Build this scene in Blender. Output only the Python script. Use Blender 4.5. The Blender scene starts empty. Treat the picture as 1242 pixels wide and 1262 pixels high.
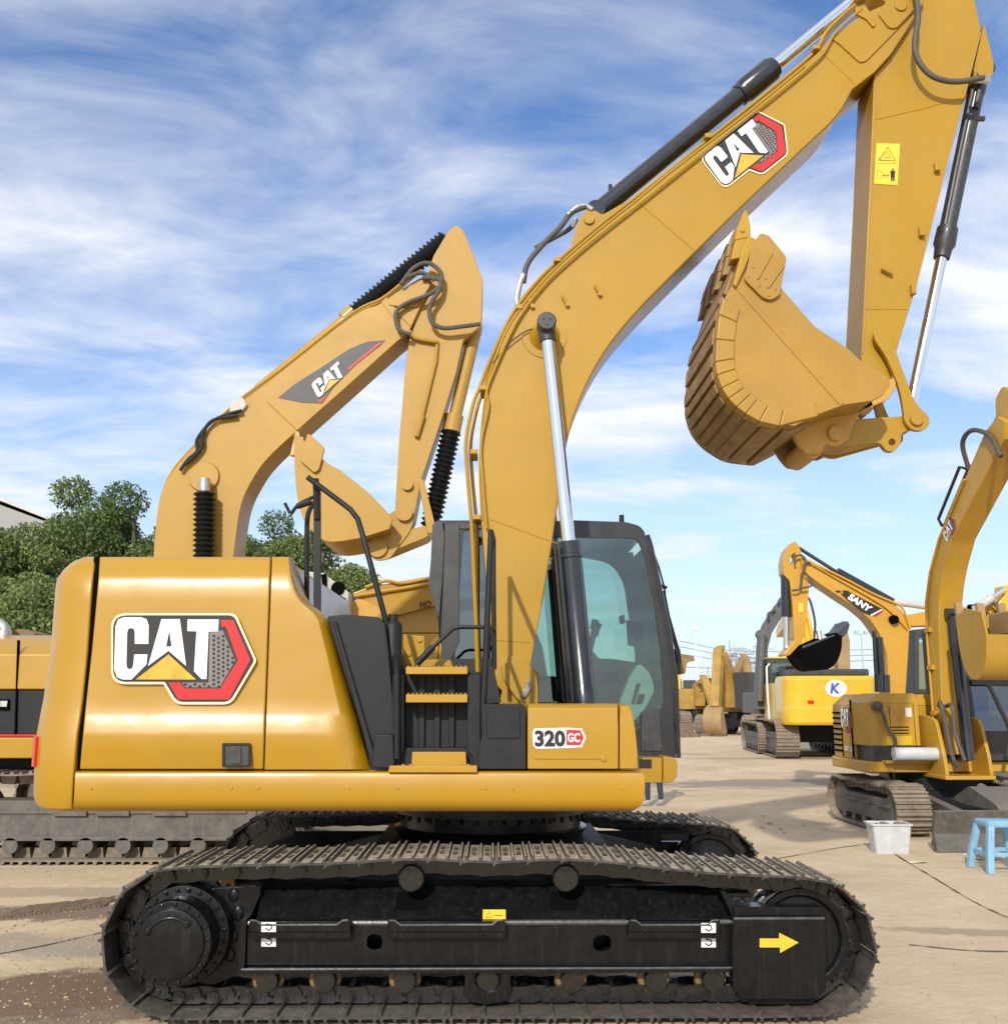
import bpy, bmesh, math, random
import numpy as np
from mathutils import Vector, Matrix
from mathutils.geometry import tessellate_polygon
random.seed(7)
R = math.radians
sc = bpy.context.scene
COL = sc.collection
# ------------------------------------------------------------------ camera
CAM = Vector((0, 0, 1.71)); PITCH = R(10.52); YAW = R(0.737); F = 1244.0
fw = Vector((math.sin(YAW)*math.cos(PITCH), math.cos(YAW)*math.cos(PITCH), math.sin(PITCH)))
rt = Vector((math.cos(YAW), -math.sin(YAW), 0)); up = rt.cross(fw)
cd = bpy.data.cameras.new('camera'); co = bpy.data.objects.new('camera', cd); COL.objects.link(co)
co.matrix_world = Matrix(((rt.x, up.x, -fw.x, CAM.x), (rt.y, up.y, -fw.y, CAM.y), (rt.z, up.z, -fw.z, CAM.z), (0, 0, 0, 1)))
cd.sensor_fit = 'HORIZONTAL'; cd.sensor_width = 36; cd.lens = 36*F/1242; cd.clip_end = 3000; cd.clip_start = 0.1
sc.camera = co

def at(px, py, Y):
    d = rt*((px-621)/F) + up*(-(py-631)/F) + fw
    return CAM + d*(Y/d.y)
def P(pts, Y):
    return [(lambda v: (v.x, v.z))(at(x, y, Y)) for x, y in pts]
def ground_at(px, py):
    d = rt*((px-621)/F) + up*(-(py-631)/F) + fw
    return CAM + d*(-CAM.z/d.z)

# ------------------------------------------------------------------ materials
def newmat(name):
    m = bpy.data.materials.new(name); m.use_nodes = True
    nt = m.node_tree; b = nt.nodes['Principled BSDF']
    return m, nt, b
def N(nt, t, **kw):
    n = nt.nodes.new(t)
    for k, v in kw.items():
        if k in n.inputs: n.inputs[k].default_value = v
        else: setattr(n, k, v)
    return n
def mixc(nt, fac, a, b, mode='MIX'):
    n = nt.nodes.new('ShaderNodeMix'); n.data_type = 'RGBA'; n.blend_type = mode
    for s, v in ((0, fac), (6, a), (7, b)):
        if hasattr(v, 'links'): nt.links.new(v, n.inputs[s])
        else: n.inputs[s].default_value = v if s == 0 else (*v, 1)
    return n.outputs[2]
def mapr(nt, src, a, b, c=0., d=1.):
    n = nt.nodes.new('ShaderNodeMapRange'); nt.links.new(src, n.inputs[0])
    for i, v in enumerate((a, b, c, d)): n.inputs[i+1].default_value = v
    n.clamp = True
    return n.outputs[0]
def math_(nt, op, a, b=None):
    n = nt.nodes.new('ShaderNodeMath'); n.operation = op
    for i, v in enumerate((a, b)):
        if v is None: continue
        if hasattr(v, 'links'): nt.links.new(v, n.inputs[i])
        else: n.inputs[i].default_value = v
    return n.outputs[0]
def pm(name, col, rough=.4, metal=0., coat=0., var=.08, scale=3., dust=0., dustcol=(.30, .235, .16), up_dust=0.,
       bump=0., bscale=40., streak=0., coatr=.12, wave=0., spec=.5, zfade=None):
    """painted / plastic / steel surface: base tone, mottling, settled dust, fine bump"""
    m, nt, b = newmat(name); L = nt.links.new
    tc = N(nt, 'ShaderNodeNewGeometry')
    n1 = N(nt, 'ShaderNodeTexNoise', Scale=scale, Detail=6., Roughness=.6); L(tc.outputs['Position'], n1.inputs['Vector'])
    c = mixc(nt, mapr(nt, n1.outputs[0], .3, .7), [x*(1-var) for x in col], [min(1, x*(1+var)) for x in col])
    if streak:
        mp = N(nt, 'ShaderNodeMapping'); mp.inputs['Scale'].default_value = (38, 38, 1.6); L(tc.outputs['Position'], mp.inputs[0])
        n3 = N(nt, 'ShaderNodeTexNoise', Scale=1., Detail=3.); L(mp.outputs[0], n3.inputs['Vector'])
        f = mapr(nt, n3.outputs[0], .55, .75, 0, streak)
        c = mixc(nt, f, c, dustcol)
    if dust or up_dust:
        n2 = N(nt, 'ShaderNodeTexNoise', Scale=scale*2.3, Detail=8., Roughness=.72); L(tc.outputs['Position'], n2.inputs['Vector'])
        f = mapr(nt, n2.outputs[0], .42, .72, 0, dust)
        if up_dust:
            sx = N(nt, 'ShaderNodeSeparateXYZ'); L(tc.outputs['Normal'], sx.inputs[0])
            u = mapr(nt, sx.outputs[2], .25, .8, 0, up_dust)
            n4 = N(nt, 'ShaderNodeTexNoise', Scale=22., Detail=6., Roughness=.7); L(tc.outputs['Position'], n4.inputs['Vector'])
            u = math_(nt, 'MULTIPLY', u, mapr(nt, n4.outputs[0], .3, .62, .35, 1.))
            if zfade:
                sz = N(nt, 'ShaderNodeSeparateXYZ'); L(tc.outputs['Position'], sz.inputs[0]); u = math_(nt, 'MULTIPLY', u, mapr(nt, sz.outputs[2], zfade[0], zfade[1], .22, 1.))
            f = math_(nt, 'MAXIMUM', f, u)
        c = mixc(nt, f, c, dustcol)
        r = mapr(nt, f, 0, 1, rough, .9); L(r, b.inputs['Roughness'])
    else:
        r = mapr(nt, n1.outputs[0], .3, .7, rough*.85, min(1, rough*1.2)); L(r, b.inputs['Roughness'])
    L(c, b.inputs['Base Color'])
    b.inputs['Metallic'].default_value = metal; b.inputs['Specular IOR Level'].default_value = spec
    b.inputs['Coat Weight'].default_value = coat; b.inputs['Coat Roughness'].default_value = coatr
    if bump or wave:
        n5 = N(nt, 'ShaderNodeTexNoise', Scale=bscale, Detail=5.); L(tc.outputs['Position'], n5.inputs['Vector'])
        bp = N(nt, 'ShaderNodeBump', Strength=bump, Distance=.01); L(n5.outputs[0], bp.inputs['Height']); out = bp
        if wave:
            n6 = N(nt, 'ShaderNodeTexNoise', Scale=1.7, Detail=2.); L(tc.outputs['Position'], n6.inputs['Vector'])
            b2 = N(nt, 'ShaderNodeBump', Strength=wave, Distance=.06); L(n6.outputs[0], b2.inputs['Height']); L(bp.outputs[0], b2.inputs['Normal']); out = b2
        L(out.outputs[0], b.inputs['Normal']); L(out.outputs[0], b.inputs['Coat Normal'])
    return m
def glass(name, tint, refl=.12, rough=.02):
    m = bpy.data.materials.new(name); m.use_nodes = True; nt = m.node_tree; nt.nodes.clear(); L = nt.links.new
    o = N(nt, 'ShaderNodeOutputMaterial'); t = N(nt, 'ShaderNodeBsdfTransparent'); t.inputs[0].default_value = (*tint, 1)
    g = N(nt, 'ShaderNodeBsdfGlossy', Roughness=rough); g.inputs[0].default_value = (.9, .95, 1, 1)
    fr = N(nt, 'ShaderNodeFresnel', IOR=1.45); mx = N(nt, 'ShaderNodeMixShader')
    f = mapr(nt, fr.outputs[0], 0, 1, refl*.4, 1.)
    L(f, mx.inputs[0]); L(t.outputs[0], mx.inputs[1]); L(g.outputs[0], mx.inputs[2]); L(mx.outputs[0], o.inputs[0])
    return m
YEL = (.405, .216, .002)
M_ = {}
M_['yellow'] = pm('yellow_paint', YEL, .36, coat=.42, var=.06, streak=.10, scale=1.2, dust=.16, dustcol=(.36, .22, .05), bump=.03, bscale=60, wave=.22, coatr=.16)
M_['yellow_boom'] = pm('yellow_boom_paint', (.395, .222, .009), .40, spec=.35, coat=.26, var=.07, scale=1.5, dust=.25, dustcol=(.34, .215, .06), bump=.04, bscale=50, wave=.12, coatr=.22, streak=.12)
M_['yellow_dirty'] = pm('yellow_dusty_paint', (.55, .30, .045), .5, coat=.1, var=.12, scale=2.5, dust=.5, dustcol=(.36, .25, .13), bump=.1, bscale=50)
M_['bucket_worn'] = pm('brown_worn_bucket_steel', (.30, .185, .07), .6, var=.3, scale=5, dust=.5, dustcol=(.20, .12, .07), bump=.3, bscale=25)
M_['yellow_old'] = pm('pale_yellow_paint', (.42, .238, .028), .42, spec=.35, coat=.12, var=.06, scale=1.5, dust=.35, dustcol=(.42, .30, .14), bump=.05, bscale=30)
M_['yellow_bright'] = pm('bright_yellow_paint', (.66, .42, .012), .35, coat=.4, var=.08, scale=1.2, dust=.25, dustcol=(.5, .36, .15))
M_['yellow_sany'] = pm('orange_yellow_paint', (.55, .28, .012), .35, coat=.4, var=.08, scale=1.5, dust=.2, dustcol=(.5, .36, .15))
M_['yellow_mini'] = pm('ochre_yellow_paint', (.50, .275, .015), .45, coat=.2, var=.1, scale=2., dust=.35, dustcol=(.38, .26, .13))
M_['yellow_far'] = pm('faded_yellow_paint', (.42, .25, .04), .5, var=.3, scale=1.5, dust=.6, dustcol=(.26, .19, .11), streak=.3)
M_['brown_far'] = pm('dusty_brown_paint', (.34, .22, .09), .6, var=.2, scale=1.5, dust=.5, dustcol=(.3, .22, .14))
M_['black'] = pm('black_plastic', (.0085, .0095, .0115), .52, spec=.35, var=.15, scale=4, dust=.08, dustcol=(.12, .11, .1), bump=.08, bscale=220)
M_['black_gloss'] = pm('black_gloss_paint', (.0045, .005, .006), .28, spec=.2, coat=.22, var=.3, scale=5, dust=.10, dustcol=(.06, .055, .05), bump=.16, bscale=30, streak=.2, wave=.25, coatr=.06)
M_['edge'] = pm('edge_highlight_grey', (.05, .052, .056), .3, coat=.4, var=.4, scale=16, dust=.3, dustcol=(.2, .18, .15), bump=.15)  # lighter grey that paints highlights onto the black frame edges
M_['track'] = pm('track_shoe_steel', (.028, .026, .025), .40, metal=.0, var=.35, scale=9, dust=.15, dustcol=(.50, .42, .31), up_dust=.95, zfade=(.2, .6), bump=.25, bscale=60)
M_['chain'] = pm('oily_track_chain', (.014, .013, .013), .22, metal=.3, var=.4, scale=14, dust=.10, dustcol=(.08, .07, .055), up_dust=.1, bump=.12, bscale=45, coat=.5)
M_['wornsteel'] = pm('worn_steel', (.30, .27, .24), .38, metal=.7, var=.3, scale=20, dust=.3, dustcol=(.2, .15, .1), bump=.2)
M_['rust'] = pm('brown_rusty_flange', (.20, .115, .045), .6, var=.3, scale=12, dust=.3)
M_['cyl'] = pm('black_cylinder_paint', (.012, .013, .016), .2, coat=.6, var=.2, scale=4, dust=.08, dustcol=(.1, .1, .1))
M_['cylgrey'] = pm('dark_grey_paint', (.030, .030, .033), .45, coat=.1, var=.2, scale=6, dust=.2, dustcol=(.2, .18, .16))
M_['chrome'] = pm('chrome_rod', (.80, .81, .83), .09, metal=1., var=.03, scale=3)
M_['steel'] = pm('zinc_steel', (.55, .53, .5), .35, metal=.8, var=.12, scale=20)
M_['rubber'] = pm('rubber_hose', (.07, .062, .055), .6, var=.15, scale=20, dust=.3, dustcol=(.22, .18, .14))
M_['bellow'] = pm('black_rubber_bellows', (.010, .011, .012), .45, var=.2, scale=6)
M_['cab'] = pm('dark_grey_cab_paint', (.036, .036, .036), .42, coat=.1, var=.12, scale=3, dust=.12, dustcol=(.2, .19, .17), bump=.05)
M_['blackpaint'] = pm('black_cab_paint', (.012, .012, .013), .34, coat=.3, var=.15, scale=3, dust=.15, dustcol=(.10, .095, .085), bump=.04)
M_['seatcloth'] = pm('charcoal_seat_cloth', (.045, .05, .055), .85, var=.2, scale=15)
M_['yellow_bucket'] = pm('scuffed_bucket_paint', (.37, .200, .012), .42, coat=.3, var=.12, scale=2.2, dust=.45, dustcol=(.29, .175, .055), bump=.12, bscale=30, coatr=.3, wave=.25)
M_['dark'] = pm('dark_interior', (.003, .003, .0035), .8, spec=.05, var=.2)  # near black, for plain dark parts and shade painted into gaps
M_['seat'] = pm('grey_green_plastic', (.42, .52, .46), .5, var=.1)
M_['white'] = pm('white_print', (.82, .82, .82), .4, var=.03)
M_['cream'] = pm('cream_print', (.85, .72, .45), .4, var=.03)
M_['badgeblack'] = pm('badge_charcoal', (.014, .012, .012), .5, var=.08)
M_['badgered'] = pm('badge_red', (.52, .010, .014), .45, var=.06)
M_['badgegrey'] = pm('badge_grey', (.19, .17, .155), .5, var=.1)
M_['gold'] = pm('badge_gold', (.60, .36, .03), .45, var=.2, scale=14)
M_['warn'] = pm('warning_yellow_print', (.85, .56, .05), .4, var=.03)
M_['arrow'] = pm('arrow_orange_print', (.90, .47, .03), .4, var=.03)
M_['redlight'] = pm('red_reflector', (.6, .02, .015), .25, var=.1)
M_['glass'] = glass('green_tinted_glass', (.70, .82, .78), .14)
M_['glass_dark'] = glass('dark_tinted_glass', (.25, .32, .34), .3)
M_['concrete_grey'] = pm('grey_roof_sheet', (.30, .30, .29), .7, var=.1, scale=.3)
M_['dirtysteel'] = pm('dusty_grey_frame', (.085, .080, .072), .5, var=.25, scale=4, dust=.5, dustcol=(.22, .19, .15), up_dust=.7, bump=.2, streak=.3)
M_['dirtytrack'] = pm('muddy_track', (.16, .13, .10), .75, var=.3, scale=6, dust=.7, dustcol=(.34, .27, .19), up_dust=.8, bump=.4)
M_['greypaint'] = pm('charcoal_machine_paint', (.085, .088, .092), .45, var=.15, scale=2, dust=.3, dustcol=(.22, .2, .17))
M_['palegrey'] = pm('pale_grey_panel', (.50, .48, .45), .5, var=.08, scale=3, dust=.2)
M_['stoolblue'] = pm('sky_blue_plastic', (.20, .42, .60), .5, var=.12, scale=9, dust=.35, dustcol=(.35, .40, .42))
M_['boxwhite'] = pm('milky_white_plastic', (.52, .535, .55), .4, var=.12, scale=8, dust=.35, dustcol=(.42, .38, .33))
M_['jeans'] = pm('dark_navy_cloth', (.03, .04, .07), .8, var=.2, scale=20)
M_['skin'] = pm('skin', (.45, .27, .18), .5, var=.05)
M_['shirt'] = pm('grey_blue_cloth', (.10, .12, .17), .8, var=.1, scale=14)
M_['hivis'] = pm('green_cloth', (.12, .62, .16), .7, var=.1)
M_['hair'] = pm('black_hair', (.012, .010, .009), .6)
M_['bark'] = pm('bark', (.12, .09, .065), .9, var=.3, scale=8, bump=.6, bscale=12)
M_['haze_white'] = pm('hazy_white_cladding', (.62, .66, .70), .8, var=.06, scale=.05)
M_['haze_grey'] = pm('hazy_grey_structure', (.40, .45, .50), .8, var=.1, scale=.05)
M_['pole'] = pm('pale_steel_pole', (.62, .64, .66), .5, var=.05)
M_['wire'] = pm('power_line_cable', (.10, .12, .15), .7)
def leafmat(name, a, b):
    m, nt, bs = newmat(name); L = nt.links.new
    g = N(nt, 'ShaderNodeNewGeometry'); n = N(nt, 'ShaderNodeTexNoise', Scale=.8, Detail=3.); L(g.outputs['Position'], n.inputs['Vector'])
    c = mixc(nt, mapr(nt, n.outputs[0], .35, .65), a, b)
    at_ = N(nt, 'ShaderNodeAttribute'); at_.attribute_name = 'tone'
    c = mixc(nt, at_.outputs['Fac'], c, [x*1.75 for x in b])
    L(c, bs.inputs['Base Color']); bs.inputs['Roughness'].default_value = .55
    tr = N(nt, 'ShaderNodeBsdfTranslucent'); L(c, tr.inputs[0]); mx = N(nt, 'ShaderNodeMixShader'); mx.inputs[0].default_value = .28
    o = nt.nodes['Material Output']; L(bs.outputs[0], mx.inputs[1]); L(tr.outputs[0], mx.inputs[2]); L(mx.outputs[0], o.inputs[0])
    return m
M_['leaf'] = leafmat('green_leaves', (.060, .095, .024), (.150, .195, .055))
M_['leaf2'] = leafmat('dark_green_leaves', (.045, .080, .023), (.115, .165, .045))

# ------------------------------------------------------------------ mesh builder
class MB:
    def __init__(s): s.v = []; s.f = []; s.mi = []; s.cur = 0
    def add(s, vs, fs):
        o = len(s.v); s.v += [Vector(v) for v in vs]
        for f in fs: s.f.append(tuple(i+o for i in f)); s.mi.append(s.cur)
        return s
    def prism(s, poly, y0, y1, holes=()):
        """outline (x,z) extruded along y; holes are real openings"""
        loops = [list(poly)] + [list(h) for h in holes]
        def area(l): return sum(l[i][0]*l[(i+1) % len(l)][1]-l[(i+1) % len(l)][0]*l[i][1] for i in range(len(l)))
        if area(loops[0]) < 0: loops[0].reverse()
        for h in loops[1:]:
            if area(h) > 0: h.reverse()
        pts = [p for l in loops for p in l]; n = len(pts)
        vs = [(x, y0, z) for x, z in pts] + [(x, y1, z) for x, z in pts]; fs = []
        if holes:
            tris = tessellate_polygon([[Vector((x, z, 0)) for x, z in l] for l in loops])
            for t in tris:
                a = [pts[i] for i in t]; ar = area(a)
                if abs(ar) < 1e-9: continue
                t = t if ar > 0 else t[::-1]
                fs.append(tuple(t)); fs.append(tuple(i+n for i in t[::-1]))
        else:
            fs.append(tuple(range(n))); fs.append(tuple(range(2*n-1, n-1, -1)))
        o = 0
        for l in loops:
            k = len(l)
            for i in range(k):
                a, b = o+i, o+(i+1) % k
                fs.append((b, a, a+n, b+n))
            o += k
        return s.add(vs, fs)
    def box(s, x0, x1, y0, y1, z0, z1, m=None):
        vs = [Vector((x, y, z)) for z in (z0, z1) for y in (y0, y1) for x in (x0, x1)]
        if m: vs = [m @ v for v in vs]
        return s.add(vs, [(0, 1, 5, 4), (2, 0, 4, 6), (3, 2, 6, 7), (1, 3, 7, 5), (4, 5, 7, 6), (2, 3, 1, 0)])
    def cyl(s, p0, p1, r0, r1=None, n=24, caps=True):
        return s.lathe(p0, p1, [(0, r0), (1, r0 if r1 is None else r1)], n, caps)
    def lathe(s, p0, p1, prof, n=24, caps=True):
        p0, p1 = Vector(p0), Vector(p1); d = p1-p0
        a = d.normalized(); u = a.cross(Vector((0, 0, 1)) if abs(a.z) < .9 else Vector((1, 0, 0))).normalized(); w = a.cross(u)
        vs = []; fs = []
        for t, r in prof:
            for i in range(n):
                an = 2*math.pi*i/n; vs.append(p0+d*t+(u*math.cos(an)+w*math.sin(an))*r)
        m = len(prof)
        for j in range(m-1):
            for i in range(n):
                k = (i+1) % n; fs.append((j*n+i, j*n+k, (j+1)*n+k, (j+1)*n+i))
        if caps: fs.append(tuple(range(n-1, -1, -1))); fs.append(tuple((m-1)*n+i for i in range(n)))
        return s.add(vs, fs)
    def tube(s, path, r, n=10, caps=True):
        path = [Vector(p) for p in path]; vs = []; fs = []; pu = None
        for i, p in enumerate(path):
            t = (path[min(i+1, len(path)-1)]-path[max(i-1, 0)]).normalized()
            if pu is None: u = t.cross(Vector((0, 0, 1)) if abs(t.z) < .9 else Vector((1, 0, 0))).normalized()
            else: u = (pu-t*pu.dot(t)).normalized()
            pu = u; w = t.cross(u)
            rr = r[i] if isinstance(r, (list, tuple)) else r
            for k in range(n):
                an = 2*math.pi*k/n; vs.append(p+(u*math.cos(an)+w*math.sin(an))*rr)
        for j in range(len(path)-1):
            for i in range(n):
                k = (i+1) % n; fs.append((j*n+i, j*n+k, (j+1)*n+k, (j+1)*n+i))
        if caps: fs.append(tuple(range(n-1, -1, -1))); fs.append(tuple((len(path)-1)*n+i for i in range(n)))
        return s.add(vs, fs)
    def loft(s, rings, caps=True, closed=True):
        n = len(rings[0]); vs = [v for r in rings for v in r]; fs = []
        for j in range(len(rings)-1):
            for i in range(n if closed else n-1):
                k = (i+1) % n; fs.append((j*n+i, j*n+k, (j+1)*n+k, (j+1)*n+i))
        if caps: fs.append(tuple(range(n-1, -1, -1))); fs.append(tuple((len(rings)-1)*n+i for i in range(n)))
        return s.add(vs, fs)
    def shell(s, rows, yb, nx=6):
        """front skin given per image row (py, Y, x left, x right), closed back to depth yb"""
        rings = []
        for py, Y, xl, xr in rows:
            a, b = at(xl, py, Y), at(xr, py, Y)
            fr = [a.lerp(b, i/nx) for i in range(nx+1)]
            bk = [Vector((v.x, yb, v.z)) for v in reversed(fr)]
            rings.append(fr+bk)
        rings.reverse()
        return s.loft(rings)
    def sphere(s, c, r, n=12, m=8, sq=(1, 1, 1)):
        c = Vector(c); rings = []
        for j in range(1, m):
            t = math.pi*j/m
            rings.append([c+Vector((math.sin(t)*math.cos(2*math.pi*i/n)*r*sq[0], math.sin(t)*math.sin(2*math.pi*i/n)*r*sq[1], -math.cos(t)*r*sq[2])) for i in range(n)])
        return s.loft(rings)
    def xf(s, m): s.v = [m @ v for v in s.v]; return s
    def mesh(s, name, mats, o=Vector((0, 0, 0)), smooth=32):
        me = bpy.data.meshes.new(name); me.from_pydata([tuple(v-o) for v in s.v], [], s.f)
        for mt in (mats if isinstance(mats, (list, tuple)) else [mats]): me.materials.append(M_[mt] if isinstance(mt, str) else mt)
        me.polygons.foreach_set('material_index', s.mi)
        bm = bmesh.new(); bm.from_mesh(me); bmesh.ops.recalc_face_normals(bm, faces=bm.faces); bm.to_mesh(me); bm.free()
        if smooth: me.shade_smooth(); me.set_sharp_from_angle(angle=R(smooth))
        return me
ORG = {}
def build(mb, name, mats, parent=None, bevel=0., seg=2, smooth=32, label=None, kind=None):
    o0 = ORG.get(parent.name, Vector((0, 0, 0))) if parent else Vector((0, 0, 0))
    me = mb.mesh(name, mats, o0, smooth); ob = bpy.data.objects.new(name, me); COL.objects.link(ob)
    if parent: ob.parent = parent; ORG[ob.name] = o0
    if bevel:
        m = ob.modifiers.new('bevel', 'BEVEL'); m.width = bevel; m.segments = seg; m.limit_method = 'ANGLE'; m.angle_limit = R(40); m.harden_normals = bool(smooth); m.use_clamp_overlap = True
    if label: ob['label'] = label
    if kind: ob['kind'] = kind
    return ob
def tag(o, label, cat, group=None):
    o['label'] = label; o['category'] = cat
    if group: o['group'] = group
    return o
def root(name, loc, label, cat, group=None, rot=0., local=False):
    o = bpy.data.objects.new(name, None); COL.objects.link(o); o.location = loc; o.rotation_euler.z = rot; o.empty_display_size = .3
    ORG[o.name] = Vector((0, 0, 0)) if local else Vector(loc)
    return tag(o, label, cat, group)
def fillet(poly, r, n=4):
    """round the corners of a 2-D outline; r one radius or a list"""
    out = []; k = len(poly)
    for i in range(k):
        p = Vector(poly[i]); a = Vector(poly[i-1])-p; b = Vector(poly[(i+1) % k])-p
        rr = r[i] if isinstance(r, (list, tuple)) else r
        if rr <= 0 or a.length < 1e-6 or b.length < 1e-6: out.append(tuple(p)); continue
        d = min(rr, a.length*.48, b.length*.48); s, e = p+a.normalized()*d, p+b.normalized()*d
        for j in range(n+1):
            t = j/n; out.append(tuple(s*(1-t)**2+p*2*t*(1-t)+e*t*t))
    return out
def cat_rom(pts, n=6, closed=False):
    pts = [Vector(p) for p in pts]; out = []; k = len(pts)
    for i in range(k-1 if not closed else k):
        p0 = pts[i-1] if (i > 0 or closed) else pts[0]*2-pts[1]; p1 = pts[i]; p2 = pts[(i+1) % k]
        p3 = pts[(i+2) % k] if (i+2 < k or closed) else p2*2-p1
        for j in range(n):
            t = j/n; out.append(.5*((2*p1)+(p2-p0)*t+(2*p0-5*p1+4*p2-p3)*t*t+(3*p1-p0-3*p2+p3)*t**3))
    if not closed: out.append(pts[-1])
    return out
def circ(cx, cy, r, n=20, a0=0.): return [(cx+r*math.cos(a0+2*math.pi*i/n), cy+r*math.sin(a0+2*math.pi*i/n)) for i in range(n)]
def mid(pts, Y): return [at(x, y, Y) for x, y in pts]

# ------------------------------------------------------------------ lettering
def text_poly(mb, txt, o, ux, uy, w=None, h=1., off=0., shear=0., space=1., nrm=None):
    """flat lettering laid on a surface: o lower-left corner, ux/uy unit directions, w x h metres"""
    cu = bpy.data.curves.new('lettering', 'FONT'); cu.body = txt; cu.size = 1; cu.offset = off; cu.shear = shear; cu.space_character = space; cu.resolution_u = 3
    ob = bpy.data.objects.new('lettering', cu); COL.objects.link(ob)
    dg = bpy.context.evaluated_depsgraph_get(); dg.update()
    me = bpy.data.meshes.new_from_object(ob.evaluated_get(dg))
    vs = [v.co.copy() for v in me.vertices]; x0 = min(v.x for v in vs); x1 = max(v.x for v in vs); y0 = min(v.y for v in vs); y1 = max(v.y for v in vs)
    sy = h/(y1-y0); sx = w/(x1-x0) if w else sy
    mb.add([Vector(o)+ux*((v.x-x0)*sx)+uy*((v.y-y0)*sy) for v in vs], [tuple(p.vertices) for p in me.polygons])
    bpy.data.objects.remove(ob); bpy.data.curves.remove(cu); bpy.data.meshes.remove(me)
def flat(mb, poly3):
    """thin planar patch from 3-D points"""
    return mb.add(poly3, [tuple(range(len(poly3)))])
def cat_badge(parent, fn, nrm, full=True, name='logo_decal'):
    """the CAT badge: charcoal shield, white letters, gold triangle, red half hexagon over a perforated grey field"""
    mb = MB(); mats = ['cream', 'badgeblack', 'badgered', 'badgegrey', 'white', 'gold']
    def put(poly, lay, mi, holes=()):
        mb.cur = mi
        l3 = lambda l: [fn(x, y)+nrm*(.0030+.0012*lay) for x, y in l]
        if holes:
            loops = [[Vector((x, y, 0)) for x, y in l] for l in ([poly]+list(holes))]
            pts = [p for l in ([poly]+list(holes)) for p in l]
            mb.add(l3(pts), [t for t in tessellate_polygon(loops)])
        else: flat(mb, l3(poly))
    if full:
        sh = [(205, 95), (975, 95), (1105, 385), (948, 648), (612, 648), (535, 520), (205, 520)]
        bd = [(192, 81), (985, 81), (1121, 385), (957, 664), (602, 664), (527, 535), (192, 535)]
        put(fillet(bd, [100, 40, 20, 50, 50, 10, 95], 6), 0, 0); put(fillet(sh, [90, 36, 16, 42, 42, 6, 85], 6), 1, 1)
        put([(892, 125), (972, 125), (1080, 378), (945, 632), (622, 632), (558, 524), (632, 524), (664, 562), (888, 562), (1000, 384), (926, 168), (895, 168)], 2, 2)
        put([(905, 190), (985, 384), (884, 555), (668, 555), (646, 524), (815, 524), (822, 205)], 2, 3)
        k = 0
        for iy in range(12):
            for ix in range(14):
                x = 668+ix*30; y = 228+iy*28+(ix % 2)*14
                ok = (x > 836 and 200 < y < 545 and (x < 905+(y-200)*.40 if y < 384 else x < 975-(y-384)*.56)) or (y > 530 and 665 < x < 880 and y < 552)
                if ok: put(circ(x, y, 10, 8), 3, 1); k += 1
    C = [(432, 278), (345, 278), (345, 200), (338, 182), (320, 176), (303, 184), (297, 205), (292, 405), (296, 430), (311, 440), (328, 434), (336, 412), (342, 345), (426, 345), (420, 408), (325, 505), (268, 505), (232, 490), (213, 440), (222, 165), (240, 122), (275, 108), (385, 108), (420, 120), (434, 160)]
    put(C, 4, 4)
    put([(515, 120), (632, 120), (672, 418), (560, 322), (430, 418)], 4, 4, [[(565, 192), (545, 295), (580, 295)]])
    put([(682, 122), (880, 122), (876, 198), (815, 200), (802, 502), (770, 502), (722, 452), (738, 198), (680, 196)], 4, 4)
    put([(560, 345), (735, 505), (350, 505)], 4, 5)
    return build(mb, name, mats, parent, smooth=0)
def aff(ox, oy, ux, uy, vx, vy, Y, bx=200, by=95):
    return lambda x, y: at(ox+(x-bx)*ux+(y-by)*vx, oy+(x-bx)*uy+(y-by)*vy, Y)
NEAR = Vector((0, -1, 0))
# =================================================================== MAIN EXCAVATOR
YN, YF = 5.90, 8.60           # near / far flank of the upper body
CY0_ = 7.58
YB = 7.25                     # centre plane
EX = root('excavator', (0, YB, 0), 'large glossy yellow crawler excavator with big black tracks, filling the foreground', 'excavator')
def bp(mb, name, mats, par=EX, **k): return build(mb, name, mats, par, **k)

# ---- track geometry (x, z) ------------------------------------------
SX, SZ, SR = -1.70, .43, .325
IX, IZ, IR = 1.735, .40, .295
def track_path(sx, sz, sr, ix, iz, ir, carr, zb=.105):
    p = []
    for i in range(60): p.append((sx+(ix-sx)*i/60, zb))
    for i in range(25): a = -math.pi/2+math.pi*i/25*1.02; p.append((ix+ir*math.cos(a), iz+ir*math.sin(a)))
    top = [(ix-.08, iz+ir)]+carr+[(sx+.06, sz+sr)]
    tp = cat_rom([Vector(t) for t in top], 14); p += [(v.x, v.y) for v in tp]
    for i in range(1, 25): a = math.pi/2+math.pi*i/25; p.append((sx+sr*math.cos(a), sz+sr*math.sin(a)))
    return p
def resample(p, n):
    q = [Vector(a) for a in p]; q.append(q[0]); cum = [0]
    for a, b in zip(q, q[1:]): cum.append(cum[-1]+(b-a).length)
    L = cum[-1]; out = []; j = 0
    for i in range(n):
        t = L*i/n
        while cum[j+1] < t: j += 1
        f = (t-cum[j])/max(1e-9, cum[j+1]-cum[j]); out.append(q[j].lerp(q[j+1], f))
    return out, L
PATH = track_path(SX, SZ, SR, IX, IZ, IR, [(1.15, .722), (.75, .765), (.41, .792), (.0, .778), (-.44, .795), (-.85, .772), (-1.3, .765)])
_, LEN = resample(PATH, 10); NS = 48; PINS, _ = resample(PATH, NS); PITCHL = LEN/NS
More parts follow.
